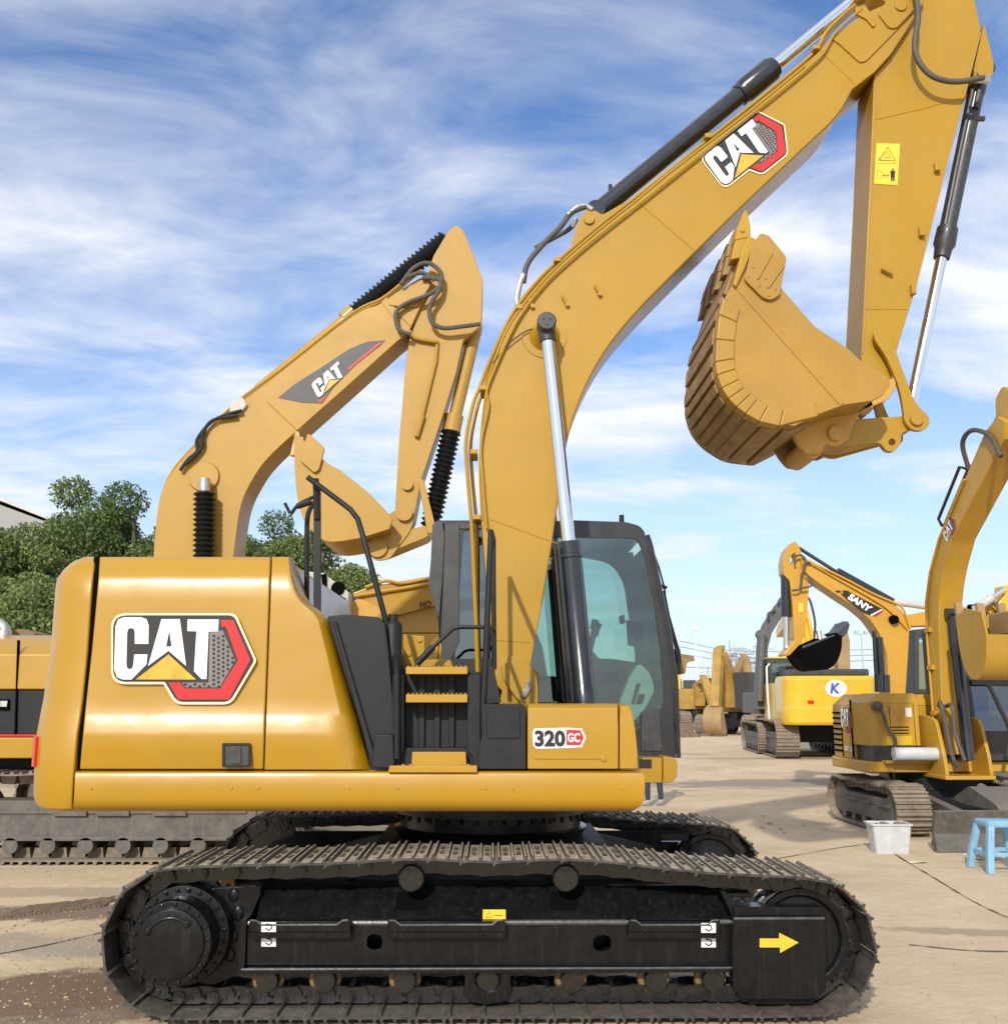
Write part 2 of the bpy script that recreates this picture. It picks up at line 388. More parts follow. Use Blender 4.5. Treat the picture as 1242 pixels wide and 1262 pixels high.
def shoe_mb(hw=.30, p=PITCHL):
    """triple-grouser shoe: x along the track, z outward, y across"""
    h = p/2
    prof = [(-h-.012, -.004), (-h+.018, 0), (h-.03, 0), (h+.004, -.004), (h+.016, -.018), (h+.022, -.012), (h+.012, .010),
            (h-.004, .014), (h-.010, .033), (h-.019, .033), (h-.026, .013), (.009, .013), (.005, .027), (-.005, .027), (-.010, .013),
            (-h+.034, .013), (-h+.028, .031), (-h+.018, .031), (-h+.011, .012), (-h-.010, .008)]
    mb = MB(); mb.prism(prof, -hw, hw)
    for y in (-.115, -.06, .06, .115):
        for x in (-.035, .04): mb.cyl((x, y, .010), (x, y, .026), .012, n=6)
    return mb
SHOE = shoe_mb().mesh('track_shoe', 'track', smooth=0)
def link_piece(mb, A, B, yc):
    """one chain link (two rails, pin boss, bushing) between pins A and B; inside of loop is to the left of travel"""
    d = (B-A); L = d.length; d.normalize(); n = Vector((-d.y, d.x))         # n points inward
    def w(x, z, y): q = A+d*x+n*z; return (q.x, y, q.y)
    for s in (-1, 1):
        for (a0, a1, e0, e1) in ((-.035, L*.62, .085, .112), (L*.38, L+.035, .062, .088)):
            ya, yb = sorted((yc+s*e0, yc+s*e1))
            pr = [(a0, -.036), (a1, -.036), (a1, .012), (a1-.02, .042), (L*.5, .050), (a0+.02, .042), (a0, .012)]
            k = len(pr); vs = [w(x, z, ya) for x, z in pr]+[w(x, z, yb) for x, z in pr]
            mb.add(vs, [tuple(range(k)), tuple(range(2*k-1, k-1, -1))]+[(i, (i+1) % k, (i+1) % k+k, i+k) for i in range(k)])
        ya, yb = yc+s*.06, yc+s*.128
        mb.cyl(w(0, 0, ya), w(0, 0, yb), .031, n=14)
        mb.cyl(w(0, 0, yb), w(0, 0, yb+s*.006), .018, n=10)
        for xx in (L*.33, L*.68): mb.cyl(w(xx, -.012, yc+s*.09), w(xx, -.012, yc+s*.121), .015, n=6)
    mb.cyl(w(0, 0, yc-.08), w(0, 0, yc+.08), .026, n=10)
for yc in (6.06, 8.44):
    ch = MB()
    for i in range(NS): link_piece(ch, PINS[i], PINS[(i+1) % NS], yc)
    tr = bp(ch, 'track', 'chain', smooth=35)
    for i in range(NS):
        A, B = PINS[i], PINS[(i+1) % NS]; d = (B-A).normalized(); n = Vector((d.y, -d.x)); c = (A+B)/2+n*.052
        o = bpy.data.objects.new('track_shoe', SHOE); COL.objects.link(o); o.parent = tr
        wob = random.uniform(-.012, .012)
        mw = Matrix(((d.x, 0, n.x, c.x), (0, 1, 0, yc), (d.y, 0, n.y, c.y), (0, 0, 0, 1)))
        o.matrix_parent_inverse = Matrix(); mw.translation -= EX.location; o.matrix_basis = mw @ Matrix.Rotation(wob, 4, 'Y')

# ---- track frames ----------------------------------------------------
def zz(py, Y): return at(603, py, Y).z
def xx(px, Y, py=1150): return at(px, py, Y).x
def track_frame(near):
    dy = 0 if near else 2.38
    sgn = 1
    def Y(y): return y if near else 14.5-y
    fr = MB()
    Yf = 5.93
    def px(poly, Yp=Yf): return P(poly, Yp)
    holes = [P(fillet([(452, 1152), (471, 1152), (471, 1171), (452, 1171)], 9), Yf), P(fillet([(731, 1153), (753, 1153), (753, 1173), (731, 1173)], 9), Yf)]
    a, b = sorted((Y(Yf), Y(Yf+.02)))
    fr.prism(px([(304, 1137), (902, 1137), (902, 1190), (304, 1190)]), a, b, holes)
    # sloping upper plate
    zt, zm = zz(1092, 6.08), zz(1137, Yf); x0, x1 = xx(318, 6.0), xx(886, 6.0)
    fr.add([(x0, Y(Yf+.002), zm), (x1+.06, Y(Yf+.002), zm), (x1-.02, Y(6.08), zt), (x0, Y(6.08), zt), (x0, Y(6.10), zm), (x1+.06, Y(6.10), zm), (x1-.02, Y(6.12), zt), (x0, Y(6.12), zt)],
           [(0, 1, 2, 3), (7, 6, 5, 4), (0, 3, 7, 4), (1, 5, 6, 2), (3, 2, 6, 7), (0, 4, 5, 1)])
    y0, y1 = sorted((Y(6.11), Y(6.35)))
    fr.box(xx(305, 6.1), xx(890, 6.1), y0, y1, zz(1195, Yf), zt-.005)
    ya, yb = sorted((Y(6.31), Y(6.345))); fr.box(xx(285, 6.3), xx(925, 6.3), ya, yb, zt-.03, zt+.045)
    # top edge roll and bottom lip, end plate
    ya, yb = sorted((Y(5.885), Y(6.20))); fr.box(xx(300, 5.9), xx(902, 5.9), ya, yb, zz(1199, 5.9), zz(1192, 5.9))
    ya, yb = sorted((Y(5.90), Y(6.3))); fr.box(xx(296, 5.9), xx(303, 5.9), ya, yb, zz(1199, 5.9), zz(1133, 5.9))
    o = bp(fr, 'track_frame', 'black_gloss', bevel=.004)
    e_ = MB(); e_.tube([(xx(304, Yf), Y(Yf+.002), zm-.002), (xx(902, Yf), Y(Yf+.002), zm-.002)], .015, 8); bp(e_, 'edge_highlight', 'edge', o)  # lighter tube paints the highlight along the frame's upper edge
    e_ = MB(); e_.tube([(xx(300, 5.9), Y(5.886), zz(1193.5, 5.9)), (xx(902, 5.9), Y(5.886), zz(1193.5, 5.9))], .007, 6); bp(e_, 'edge_highlight', 'edge', o)  # painted highlight line on the bottom lip
    if near:
        for x in (505, 695):   # flat black patches painting the shade of pockets in the sloping plate
            sl = MB()
            ws = P(fillet([(x-17, 1101), (x+17, 1101), (x+17, 1121), (x-17, 1121)], 6), 6.0)
            k = [Vector((u, Yf+(6.08-Yf)*((v-zm)/(zt-zm))-.003, v)) for u, v in ws]
            sl.add(k+[v+Vector((0, .004, 0)) for v in k], [tuple(range(len(k)))])
            bp(sl, 'slot_shade', 'dark', o, smooth=0)
        for (xa, xb) in ((308, 432), (478, 622), (774, 886)):   # step guards
            g = MB(); Yg = 5.87
            A = P([(xa, 1136), (xb, 1136), (xb, 1157), (xa, 1157)], Yg)
            g.prism(A, Yg, Yf-.002)
            teeth = []; n = 22; X0, X1 = A[0][0]+.06, A[1][0]-.06; zt_ = A[0][1]
            top = [(X0-.06, zt_+.012), (X0-.03, zt_+.012), (X0, zt_-.012)]
            for i in range(n): top += [(X0+(X1-X0)*(i+.5)/n, zt_-.004), (X0+(X1-X0)*(i+1)/n, zt_-.014)]
            top += [(X1+.03, zt_+.012), (X1+.06, zt_+.012)]
            g.prism(top+[(X1+.06, zt_-.05), (X0-.06, zt_-.05)], Yg-.02, Yg-.002)
            for xb_ in (X0+.05, X1-.07): g.cyl((xb_, Yg-.012, A[2][1]+.025), (xb_, Yg, A[2][1]+.025), .012, n=8)
            gq = bp(g, 'step_guard', 'black_gloss', o, bevel=.004)
            e_ = MB(); e_.tube([(X0-.05, Yg-.022, zt_+.010), (X0-.02, Yg-.022, zt_+.008), (X0+.01, Yg-.022, zt_-.014), (X1-.01, Yg-.022, zt_-.014), (X1+.02, Yg-.022, zt_+.008), (X1+.05, Yg-.022, zt_+.010)], .006, 6); bp(e_, 'edge_highlight', 'edge', gq)  # highlight on the guard edge, painted as a lighter tube
    # carrier rollers
    for x in (508, 696):
        c = at(x, 1080, 5.98); cy = MB()
        cy.lathe((c.x, Y(5.90), c.z), (c.x, Y(6.30), c.z), [(0, .03), (0, .066), (.03, .075), (.32, .075), (.34, .062), (.6, .062), (.62, .075), (.9, .075), (1, .04)], 26)
        for i in range(6):
            an = i*math.pi/3; cy.cyl((c.x+.045*math.cos(an), Y(5.888), c.z+.045*math.sin(an)), (c.x+.045*math.cos(an), Y(5.905), c.z+.045*math.sin(an)), .010, n=6)
        cy.cyl((c.x, Y(5.892), c.z), (c.x, Y(5.91), c.z), .022, n=10)
        bp(cy, 'carrier_roller', 'chain')
        st = MB(); y0, y1 = sorted((Y(6.10), Y(6.22))); st.box(c.x-.05, c.x+.05, y0, y1, c.z-.12, c.z-.04); bp(st, 'roller_bracket', 'black_gloss')
    # bottom rollers
    for x in (332, 402, 500, 601, 704, 806, 876):
        c = at(x, 1205, 6.0); cy = MB()
        cy.lathe((c.x, Y(5.925), c.z), (c.x, Y(6.22), c.z), [(0, .03), (0, .058), (.12, .066), (.14, .066), (.88, .066), (1, .03)], 24)
        r = bp(cy, 'track_roller', 'chain')
        fl = MB(); fl.lathe((c.x-.005, Y(5.985), c.z), (c.x-.005, Y(6.005), c.z), [(0, .084), (1, .092)], 28); bp(fl, 'flange', 'rust', r)
    # centre guide guard
    if near:
        g = MB(); ol = P([(566, 1197), (583, 1199), (585, 1212), (592, 1221), (601, 1224), (611, 1221), (617, 1212), (619, 1199), (634, 1197), (636, 1200), (629, 1204), (630, 1224), (622, 1235), (600, 1239), (580, 1236), (571, 1228), (573, 1204), (566, 1200)], 5.90)
        g.prism(ol, 5.90, 5.935); bp(g, 'guide_guard', 'black_gloss', bevel=.004)
    # idler guard box with its slanted cap
    g = MB(); Yg = 5.84
    g.prism(fillet(P([(903, 1133), (1018, 1133), (1018, 1219), (1006, 1232), (914, 1232), (903, 1219)], Yg), [.005, .015, .01, .02, .02, .01]), *sorted((Y(Yg), Y(5.93))))
    g.prism(fillet(P([(903, 1131), (1016, 1131), (1016, 1120), (1010, 1117), (903, 1117)], 5.9), .008), *sorted((Y(5.875), Y(6.02))))
    g.prism(P([(886, 1097), (892, 1097), (912, 1120), (912, 1137), (900, 1137), (900, 1126)], 5.93), *sorted((Y(5.90), Y(6.15))))
    g.prism(P([(893, 1099), (925, 1099), (925, 1104), (897, 1104)], 6.0), *sorted((Y(5.95), Y(6.12))))
    g.prism(P([(908, 1219), (1006, 1219), (1002, 1238), (925, 1238)], 5.90), *sorted((Y(5.89), Y(5.99))))
    gg = bp(g, 'idler_guard', 'black_gloss', bevel=.006)
    e_ = MB(); e_.tube([(xx(905, Yg), Y(Yg+.004), zz(1133.5, Yg)), (xx(1017, Yg), Y(Yg+.004), zz(1133.5, Yg))], .008, 6); bp(e_, 'edge_highlight', 'edge', gg)  # painted highlight along the top of the guard box
    if near:
        a = MB(); flat(a, mid([(936, 1157), (960, 1157), (960, 1150), (984, 1162), (961, 1175), (961, 1168), (936, 1168)], Yg-.004)); bp(a, 'arrow_decal', 'arrow', gg, smooth=0)
    # idler
    w = MB(); c0, c1 = (IX, Y(5.94), IZ), (IX, Y(6.18), IZ)
    w.lathe(c0, c1, [(0, .02), (0, .06), (.1, .10), (.12, .215), (.02, .225), (0, .232), (0, .262), (.10, .268), (.30, .270), (.33, .285), (.67, .285), (.70, .270), (.9, .268), (1, .262), (1, .225), (.9, .21), (.9, .06), (1, .02)], 56)
    bp(w, 'idler', 'black_gloss')
    rm = MB(); rm.lathe((IX, Y(5.965), IZ), (IX, Y(6.00), IZ), [(0, .266), (0, .2695), (1, .2745), (1, .266)], 56, False); bp(rm, 'idler_rim', 'wornsteel')
    # sprocket + final drive
    s = MB(); n = 23; pr = []
    for i in range(n*4):
        a = 2*math.pi*i/(n*4); pr.append((SX+([.318, .318, .288, .288][i % 4])*math.cos(a), SZ+([.318, .318, .288, .288][i % 4])*math.sin(a)))
    s.prism(pr, *sorted((Y(6.03), Y(6.09)))); bp(s, 'sprocket', 'chain')
    h = MB(); fc = (SX, SZ)
    h.lathe((SX, Y(5.70), SZ), (SX, Y(6.02), SZ), [(0, .03), (0, .165), (.008, .178), (.04, .182), (.06, .178), (.065, .215), (.17, .222), (.19, .205), (.62, .215), (.64, .262), (.80, .268), (1, .268)], 60)
    for i in range(18):
        a = 2*math.pi*(i+.3)/18; x, z = SX+.200*math.cos(a), SZ+.200*math.sin(a); h.cyl((x, Y(5.708), z), (x, Y(5.725), z), .0125, n=6)
    for i in range(24):
        a = 2*math.pi*(i+.5)/24; x, z = SX+.242*math.cos(a), SZ+.242*math.sin(a); h.cyl((x, Y(5.885), z), (x, Y(5.91), z), .0125, n=6)
    h.tube([(SX+.135*math.cos(a), Y(5.697), SZ+.135*math.sin(a)) for a in [R(150-i*10) for i in range(11)]], .010, 8)
    for a in (R(150), R(50)): h.lathe((SX+.135*math.cos(a), Y(5.688), SZ+.135*math.sin(a)), (SX+.135*math.cos(a), Y(5.705), SZ+.135*math.sin(a)), [(0, .008), (0, .014), (.4, .02), (1, .024)], 14)
    bp(h, 'final_drive', 'black_gloss', bevel=.003)
    # cast housing between drive and frame, with pockets
    k = MB(); Yh = 6.00
    k.prism(fillet(P([(262, 1095), (318, 1092), (322, 1100), (306, 1137), (303, 1198), (262, 1215), (200, 1205), (225, 1110)], Yh), .02), *sorted((Y(Yh), Y(6.3))))
    for (x, y, r) in ((288, 1104, .03), (293, 1126, .034), (288, 1155, .025), (283, 1178, .03), (262, 1100, .02)):
        c = at(x, y, Yh-.01); k.sphere((c.x, Y(Yh+.0), c.z), r, 14, 8, (1, .5, 1.3))
    bp(k, 'drive_housing', 'black_gloss', bevel=.008)
    for (x, y) in ((322, 1137), (864, 1138)) if near else ():
        Yd = 5.845
        for (y0_, yy) in ((y, Yd), (y+18, Yf-.004)):
            d = MB(); flat(d, mid([(x, y0_), (x+18, y0_), (x+18, y0_+12), (x, y0_+12)], yy)); d.cur = 1
            cx, cy = x+9, y0_+6; d.tube([at(cx-3, cy-4, yy-.002), at(cx+3, cy-3, yy-.002), at(cx+4, cy+1, yy-.002), at(cx, cy+4, yy-.002), at(cx-4, cy+1, yy-.002)], .0035, 5)
            bp(d, 'tie_down_decal', ['white', 'badgeblack'], o, smooth=0)
    if near:
        d = MB(); Yd = 5.985; zc = at(609, 1126, Yd)
        f = (zc.z-zm)/(zt-zm); yq = Yf+(6.08-Yf)*f
        def onp(px_, py_):
            q = at(px_, py_, Yd); return Vector((q.x, Yf+(6.08-Yf)*((q.z-zm)/(zt-zm))-.004, q.z))
        flat(d, [onp(595, 1121), onp(623, 1121), onp(623, 1131), onp(595, 1131)]); d.cur = 1
        tri = [onp(599, 1129.5), onp(602.5, 1123), onp(606, 1129.5)]; d.tube([v+Vector((0, -.002, 0)) for v in tri+[tri[0]]], .0015, 4)
        d.tube([onp(609, 1127)+Vector((0, -.002, 0)), onp(619, 1127)+Vector((0, -.002, 0))], .0018, 4)
        bp(d, 'warning_decal', ['warn', 'badgeblack'], o, smooth=0)
track_frame(True); track_frame(False)

# ---- car body and swing bearing -------------------------------------
m = MB()
m.box(-.75, .75, 6.65, 7.85, .42, .80)
for sx in (-1, 1):
    for sy in (-1, 1):
        a = Vector((sx*.55, YB+sy*.45, 0)); b = Vector((sx*1.15, YB+sy*.98, 0)); t = (b-a).normalized(); w = Vector((-t.y, t.x, 0))*.17
        ring = lambda c, z0, z1, s: [c+w*s+Vector((0, 0, z0)), c-w*s+Vector((0, 0, z0)), c-w*s+Vector((0, 0, z1)), c+w*s+Vector((0, 0, z1))]
        m.loft([ring(a, .38, .78, 1.6), ring(b, .36, .60, 1.)])
bp(m, 'car_body', 'black', bevel=.01)
m = MB(); m.lathe((0, YB, .78), (0, YB, 1.10), [(0, .62), (.25, .66), (.28, .62), (.55, .62), (.58, .69), (1, .69)], 48)
for i in range(40):
    a = 2*math.pi*i/40; m.cyl((.655*math.cos(a), YB+.655*math.sin(a), .925), (.655*math.cos(a), YB+.655*math.sin(a), .965), .014, n=6)
bp(m, 'swing_bearing', 'black_gloss')

# ---- upper structure -------------------------------------------------
m = MB(); zb0 = zz(998, YN); 
m.box(-2.50, .70, YN+.10, YF-.05, zb0+.012, zz(955, YN)); m.box(.70, .86, YN+.1, CY0_-.25, zb0+.012, zb0+.16); bp(m, 'deck_frame', 'black', bevel=.01)
m = MB(); m.shell([(950.5, YN+.0, 92.5, 786), (952.5, YN-.022, 92.5, 791), (957, YN-.03, 92, 794.5), (970, YN-.03, 91.5, 795), (984, YN-.03, 91, 794.5), (990, YN-.022, 90.5, 792), (995, YN-.004, 90, 788), (1000, YN+.03, 89.5, 779)], YN+.09, 4)
for x in (112, 285, 318, 430, 490, 598, 632, 766): c = at(x, 972, YN-.035); m.cyl((c.x, YN-.036, c.z), (c.x, YN-.029, c.z), .008, n=10)
bp(m, 'side_skirt', 'yellow', bevel=.006, smooth=60)
m = MB(); m.box(xx(100, YF, 960), xx(640, YF, 960), YF, YF+.05, zb0, zz(953, YN)); bp(m, 'side_skirt', 'yellow', bevel=.01)

# counterweight: rounded plan, leaning back, fold line along its flank
def cw_ring(py, xl_px, xr_px, Yf, R0=.42):
    z = at(100, py, Yf).z; xr = at(xr_px, py, Yf).x; xl = at(xl_px, py, Yf+.25).x
    RX = min(R0, xr-xl-.03); pts = [(xr, Yf)]; cx, cy = xl+RX, Yf+R0
    for i in range(9): a = -math.pi/2-math.pi/2*i/8; pts.append((cx+RX*math.cos(a), cy+R0*math.sin(a)))
    for t in (.2, .4, .6): pts.append((xl-.10*math.sin(math.pi*t), cy+(14.5-2*cy)*t))
    for i in range(9): a = math.pi-math.pi/2*i/8; pts.append((cx+RX*math.cos(a), 14.5-cy+R0*math.sin(a)))
    pts.append((xr, 14.5-Yf))
    return [Vector((x, y, z)) for x, y in pts]
m = MB()
rows = [(1000, 50, 89, YN+.03), (997, 40, 88.5, YN+.005), (985, 35, 88.5, YN-.02), (950, 36, 91, YN-.02), (905, 39, 95.5, YN-.02), (884, 43, 99, YN+.012), (860, 48, 102, YN+.02),
        (800, 57, 108, YN+.03), (740, 62, 112, YN+.035), (722, 63, 113.5, YN+.035), (710, 65, 115, YN+.06), (698, 74, 116, YN+.09), (689, 88, 117, YN+.14), (686, 104, 117.5, YN+.2)]
m.loft([cw_ring(*r) for r in rows]); cw = bp(m, 'counterweight', 'yellow', bevel=.012, seg=3, smooth=28)
rr_ = [cw_ring(y, x, xr_, YN-.02) for y, x, xr_ in ((909, 38.7, 95), (947, 36.2, 91.3))]
m = MB(); fa, fb = [[v+Vector((-.012, -.012, 0)) for v in r[5:9]] for r in rr_]; m.loft([fa+[v+Vector((.02, .02, 0)) for v in reversed(fa)], fb+[v+Vector((.02, .02, 0)) for v in reversed(fb)]]); bp(m, 'rear_reflector', 'redlight', cw)

# dark core seen in the panel gaps
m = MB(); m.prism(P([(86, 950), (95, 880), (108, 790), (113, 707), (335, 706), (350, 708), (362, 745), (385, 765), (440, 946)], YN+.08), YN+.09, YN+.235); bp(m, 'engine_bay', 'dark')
def seamL(y):   # rear edge of the engine door
    t = np.interp(y, [686, 710, 790, 880, 950], [122.5, 121, 114, 104, 97.5]); return float(t)
def seamR(y): return float(np.interp(y, [686, 950], [333.5, 324]))
R1 = [(686.5, .14), (690, .105), (700, .075), (708, .045), (716, .030), (740, .028), (800, .022), (860, .015), (878, .010), (884, .002), (902, -.018), (908, -.021), (928, -.012), (948.5, .004)]
m = MB(); m.shell([(y, YN+o, seamL(y), seamR(y)) for y, o in R1], YN+.24, 12)
sm = MB(); cwr = lambda y: float(np.interp(y, [686, 698, 710, 722, 740, 800, 860, 884, 905, 950, 999], [117.5, 116, 115, 113.5, 112, 108, 102, 99, 95.5, 91, 89]))
sm.shell([(y, YN+o+.026, cwr(y)-1.5, (seamL(y) if y < 950 else 93)+1.5) for y, o in R1+[(975, -.015), (998, .02)]], YN+.2, 1); bp(sm, 'seam_shade', 'dark', smooth=0)  # dark strip filling the gap, stands in for its shade
dr = bp(m, 'engine_door', 'yellow', bevel=.010, seg=3, smooth=28)
cat_badge(dr, aff(138.6, 758.4, 1/5.175, 0, 0, 1/5.175, YN-.004), NEAR)
m = MB(); m.prism(P(fillet([(274, 916), (309, 916), (309, 946), (274, 946)], 2), YN-.03), YN-.036, YN-.026, [P([(277, 919), (306, 919), (306, 943), (277, 943)], YN-.03)])
lt = bp(m, 'latch', 'black', dr, bevel=.002)
m = MB(); m.add(mid([(277, 919), (306, 919), (306, 943), (277, 943)], YN-.0300), [(0, 1, 2, 3)]); m.prism(P(fillet([(283, 921), (297, 920), (297, 942), (283, 941)], 2), YN-.035), YN-.038, YN-.030)
bp(m, 'latch_handle', 'cylgrey', lt, bevel=.002)
# pump compartment door with its sloping front edge
def pR(y): return float(np.interp(y, [686, 700, 725, 742, 755, 764, 800, 948], [359, 361, 366, 378, 396, 404, 415, 456]))
R2 = [(686.5, .14), (692, .10), (702, .07), (712, .045), (730, .035), (742, .032), (755, .03), (764, .028), (800, .022), (860, .015), (878, .010), (884, .002), (902, -.018), (908, -.021), (928, -.012), (948.5, .004)]
m = MB()
rings = []
for y, o in R2:
    xl, xr = seamR(y)+2, pR(y); n = 12; fr = []
    for i in range(n+1):
        t = i/n; x = xl+(xr-xl)*t
        e = max(0, (t-.80)/.20); oo = o+.10*e*e if o < 0.2 else o
        if o < 0 and t > .74: oo = max(o, min(.0, o+(t-.74)*.45))+.10*e*e      # fold line runs out before the edge
        fr.append(at(x, y, YN+oo))
    rings.append(fr+[Vector((v.x, YN+.30, v.z)) for v in reversed(fr)])
rings.reverse(); m.loft(rings); bp(m, 'pump_door', 'yellow', bevel=.010, seg=3, smooth=28)
# hood top and far side
m = MB(); m.prism(P([(121, 690), (333, 690), (360, 692), (372, 745), (440, 930), (440, 940), (100, 940)], YN+.2), YN+.245, YF-.02); bp(m, 'hood', 'yellow', bevel=.03, seg=3)

# fuel tank / valve cover in black plastic
m = MB(); m.prism(fillet(P([(402, 759), (425, 757), (466, 760), (474, 768), (478, 800), (484, 860), (486, 948), (462, 948), (456, 935), (418, 812)], YN+.01), [.02, .02, .02, .02, .02, .02, .01, .01, .02, .02]), YN+.03, YN+.55)
bp(m, 'tank_cover', 'black', bevel=.03, seg=3)
m = MB(); m.prism(fillet(P([(462, 905), (485, 905), (487, 947), (458, 947)], YN), .02), YN-.02, YN+.05); m.prism(P([(409, 765), (414, 765), (462, 930), (460, 945), (456, 945), (455, 935)], YN+.0), YN+.008, YN+.04); bp(m, 'cover_edge', 'black', bevel=.012)
m = MB(); c = at(484, 766, YN+.12); m.lathe((c.x, YN+.14, zz(946, YN)), (c.x, YN+.14, c.z), [(0, .055), (.97, .055), (.985, .05), (1, .04)], 24); c2 = at(484, 757, YN+.12); m.cyl((c.x, YN+.14, c.z), (c.x, YN+.14, c2.z), .03, n=14)
bp(m, 'fuel_filler', 'black')
# pale housing behind the rails (air inlet side), seen above the black cover
# step recess
m = MB(); Ys = YN+.16
m.prism(P([(488, 800), (500, 830), (592, 828), (592, 950), (488, 950)], Ys), Ys+.02, Ys+.4)
for x in (515, 534, 552): m.prism(P([(x, 828), (x+9, 828), (x+8, 926), (x+1, 926)], Ys), Ys-.006, Ys+.018)
m.prism(fillet(P([(484, 832), (498, 832), (498, 926), (490, 946), (484, 948)], YN+.05), .01), YN+.03, Ys+.02)
m.prism(fillet(P([(576, 832), (592, 832), (592, 948), (586, 946), (580, 930), (576, 926)], YN+.05), .01), YN+.03, Ys+.02)
m.prism(fillet(P([(490, 948), (490, 930), (500, 922), (578, 922), (588, 930), (588, 948)], YN+.05), .02), YN+.07, Ys+.1)
bp(m, 'step_panel', 'black', bevel=.008)
for (y0, y1) in ((822, 831), (856, 866)):
    m = MB(); A = P([(500, y0), (576, y0), (576, y1), (500, y1)], YN); m.prism(A, YN+.0, YN+.16)
    for i in range(14):
        x = A[0][0]+(A[1][0]-A[0][0])*(i+.5)/14; m.box(x-.006, x+.006, YN+.01, YN+.15, A[0][1], A[0][1]+.008)
    bp(m, 'step', 'yellow', bevel=.004)
m = MB(); m.prism(fillet(P([(508, 927), (574, 927), (575, 946), (507, 946)], YN), .006), YN-.01, YN+.12); m.prism(P([(480, 944), (588, 944), (588, 952.5), (478, 952.5)], YN-.05), YN-.05, YN+.05)
for x in (497, 506, 568, 577): c = at(x, 944.5, YN-.02); m.cyl((c.x, YN-.02, c.z), (c.x, YN-.02, c.z+.012), .011, n=6)
bp(m, 'step_bracket', 'yellow', bevel=.005)
# inner bracket and deck above the steps
m = MB(); Yd = YN+.7; m.prism(P([(497, 782), (523, 784), (523, 830), (497, 830)], Yd), Yd, Yd+.02); m.prism(fillet(P([(523, 813), (556, 813), (557, 824), (520, 824)], Yd-.3), .02), Yd-.3, Yd+.05)
for q in ((504, 806), (517, 789), (506, 820)): c = at(q[0], q[1], Yd-.01); m.cyl((c.x, Yd-.012, c.z), (c.x, Yd+.001, c.z), .016, n=8)
bp(m, 'bracket_plate', 'yellow_boom', bevel=.004)
m = MB(); m.box(xx(500, 6.6, 860), xx(660, 7, 860), YN+.55, YF-.1, 1.38, 1.60); bp(m, 'deck_plate', 'black')

# black plastic box ahead of the steps with its tapering upper shroud
m = MB(); m.prism(fillet(P([(592, 868), (646, 868), (648, 874), (648, 948), (590, 948), (591, 915), (596, 905)], YN-.0), [.03, .02, .02, .005, .005, .02, .02]), YN-.01, YN+.35)
m.prism(fillet(P([(598, 868), (598, 842), (600, 822), (608, 822), (618, 866)], YN+.05), .01), YN+.05, YN+.3)
m.prism(fillet(P([(600, 874), (640, 874), (641, 910), (600, 910)], YN), .015), YN-.018, YN)
bp(m, 'battery_cover', 'black', bevel=.016, seg=3)
# storage box with model number
m = MB(); m.shell([(867.5, YN+.06, 652, 760), (869, YN+.03, 651, 761), (873, YN+.0, 650, 761.5), (900, YN-.012, 650, 762), (922, YN-.012, 650, 762), (926, YN-.012, 650, 762), (948, YN-.012, 650, 762)], YN+.75, 8)
sb = bp(m, 'storage_box', 'yellow', bevel=.012, seg=3)
m = MB(); m.prism(fillet(P([(658, 930), (742, 930), (742, 936), (658, 936)], YN-.02), .008), YN-.018, YN-.010); c = at(744, 935, YN-.02); m.lathe((c.x, YN-.022, c.z), (c.x, YN-.008, c.z), [(0, .012), (0, .018), (1, .018)], 18)
bp(m, 'box_ridge', 'yellow', sb, bevel=.005)
m = MB(); m.shell([(867.5, YN+.09, 763.5, 771), (870, YN+.04, 763.5, 776), (880, YN+.0, 763.5, 780), (900, YN-.006, 763.5, 783), (930, YN-.008, 763.5, 786), (948, YN-.008, 763.5, 786)], YN+.75, 4)
bp(m, 'box_end_panel', 'yellow', bevel=.02, seg=4)
# 320 GC
nb = MB(); Yt = YN-.0150; nb.cur = 0
flat(nb, mid([(656, 902), (659, 898), (698, 897), (698, 897), (717, 898), (722, 909), (717, 921), (700, 922), (661, 923), (657, 919)], Yt)); nb.cur = 1
flat(nb, mid([(698, 899.5), (715, 900), (719.5, 909), (715, 918.5), (698, 918.5)], Yt-.002)); nb.cur = 2
X = Vector((1, 0, 0)); Z = Vector((0, 0, 1))
a, b = at(659, 920.5, Yt-.004), at(696.5, 900, Yt-.004); text_poly(nb, '320', a, X, Z, b.x-a.x, b.z-a.z, off=.045)
nb.cur = 0; a, b = at(699.5, 915, Yt-.004), at(714.5, 903.5, Yt-.004); text_poly(nb, 'GC', a, X, Z, b.x-a.x, b.z-a.z, off=.03)
bp(nb, 'model_decal', ['white', 'badgered', 'badgeblack'], sb, smooth=0)

# handrails
m = MB()
m.tube(cat_rom(mid([(378, 752), (378, 700), (378, 660), (380, 632), (390, 616)], YN+.45), 4), .016, 10)
bp(m, 'handrail', 'black')
m = MB()
m.prism(P([(387, 754), (387, 600), (395, 600), (395, 754)], YN+.30), YN+.28, YN+.32)
m.tube(mid([(379, 588), (432, 628)], YN+.20)+mid([(441, 640)], YN+.18)+mid([(447, 660), (462, 715), (486, 805)], YN+.12)+mid([(489, 830), (489, 935)], YN-.01), .017, 12)
m.tube(mid([(389, 590), (391, 640)], YN+.28), .02, 8)
bp(m, 'handrail', 'black')
m = MB(); m.tube(cat_rom(mid([(387, 612), (368, 622), (358, 634)], YN+.3), 4), .012, 8); a = at(356, 624, YN+.3); m.tube([at(366, 624, YN+.3), at(384, 618, YN+.3)], .02, 8); m.tube([at(351, 620, YN+.3), at(357, 632, YN+.3)], .010, 8)
bp(m, 'mirror_bracket', 'black')
m = MB()
m.tube(mid([(597, 945), (595, 870), (599, 800), (605, 655)], YN+.05), [.020, .020, .019, .018], 12)
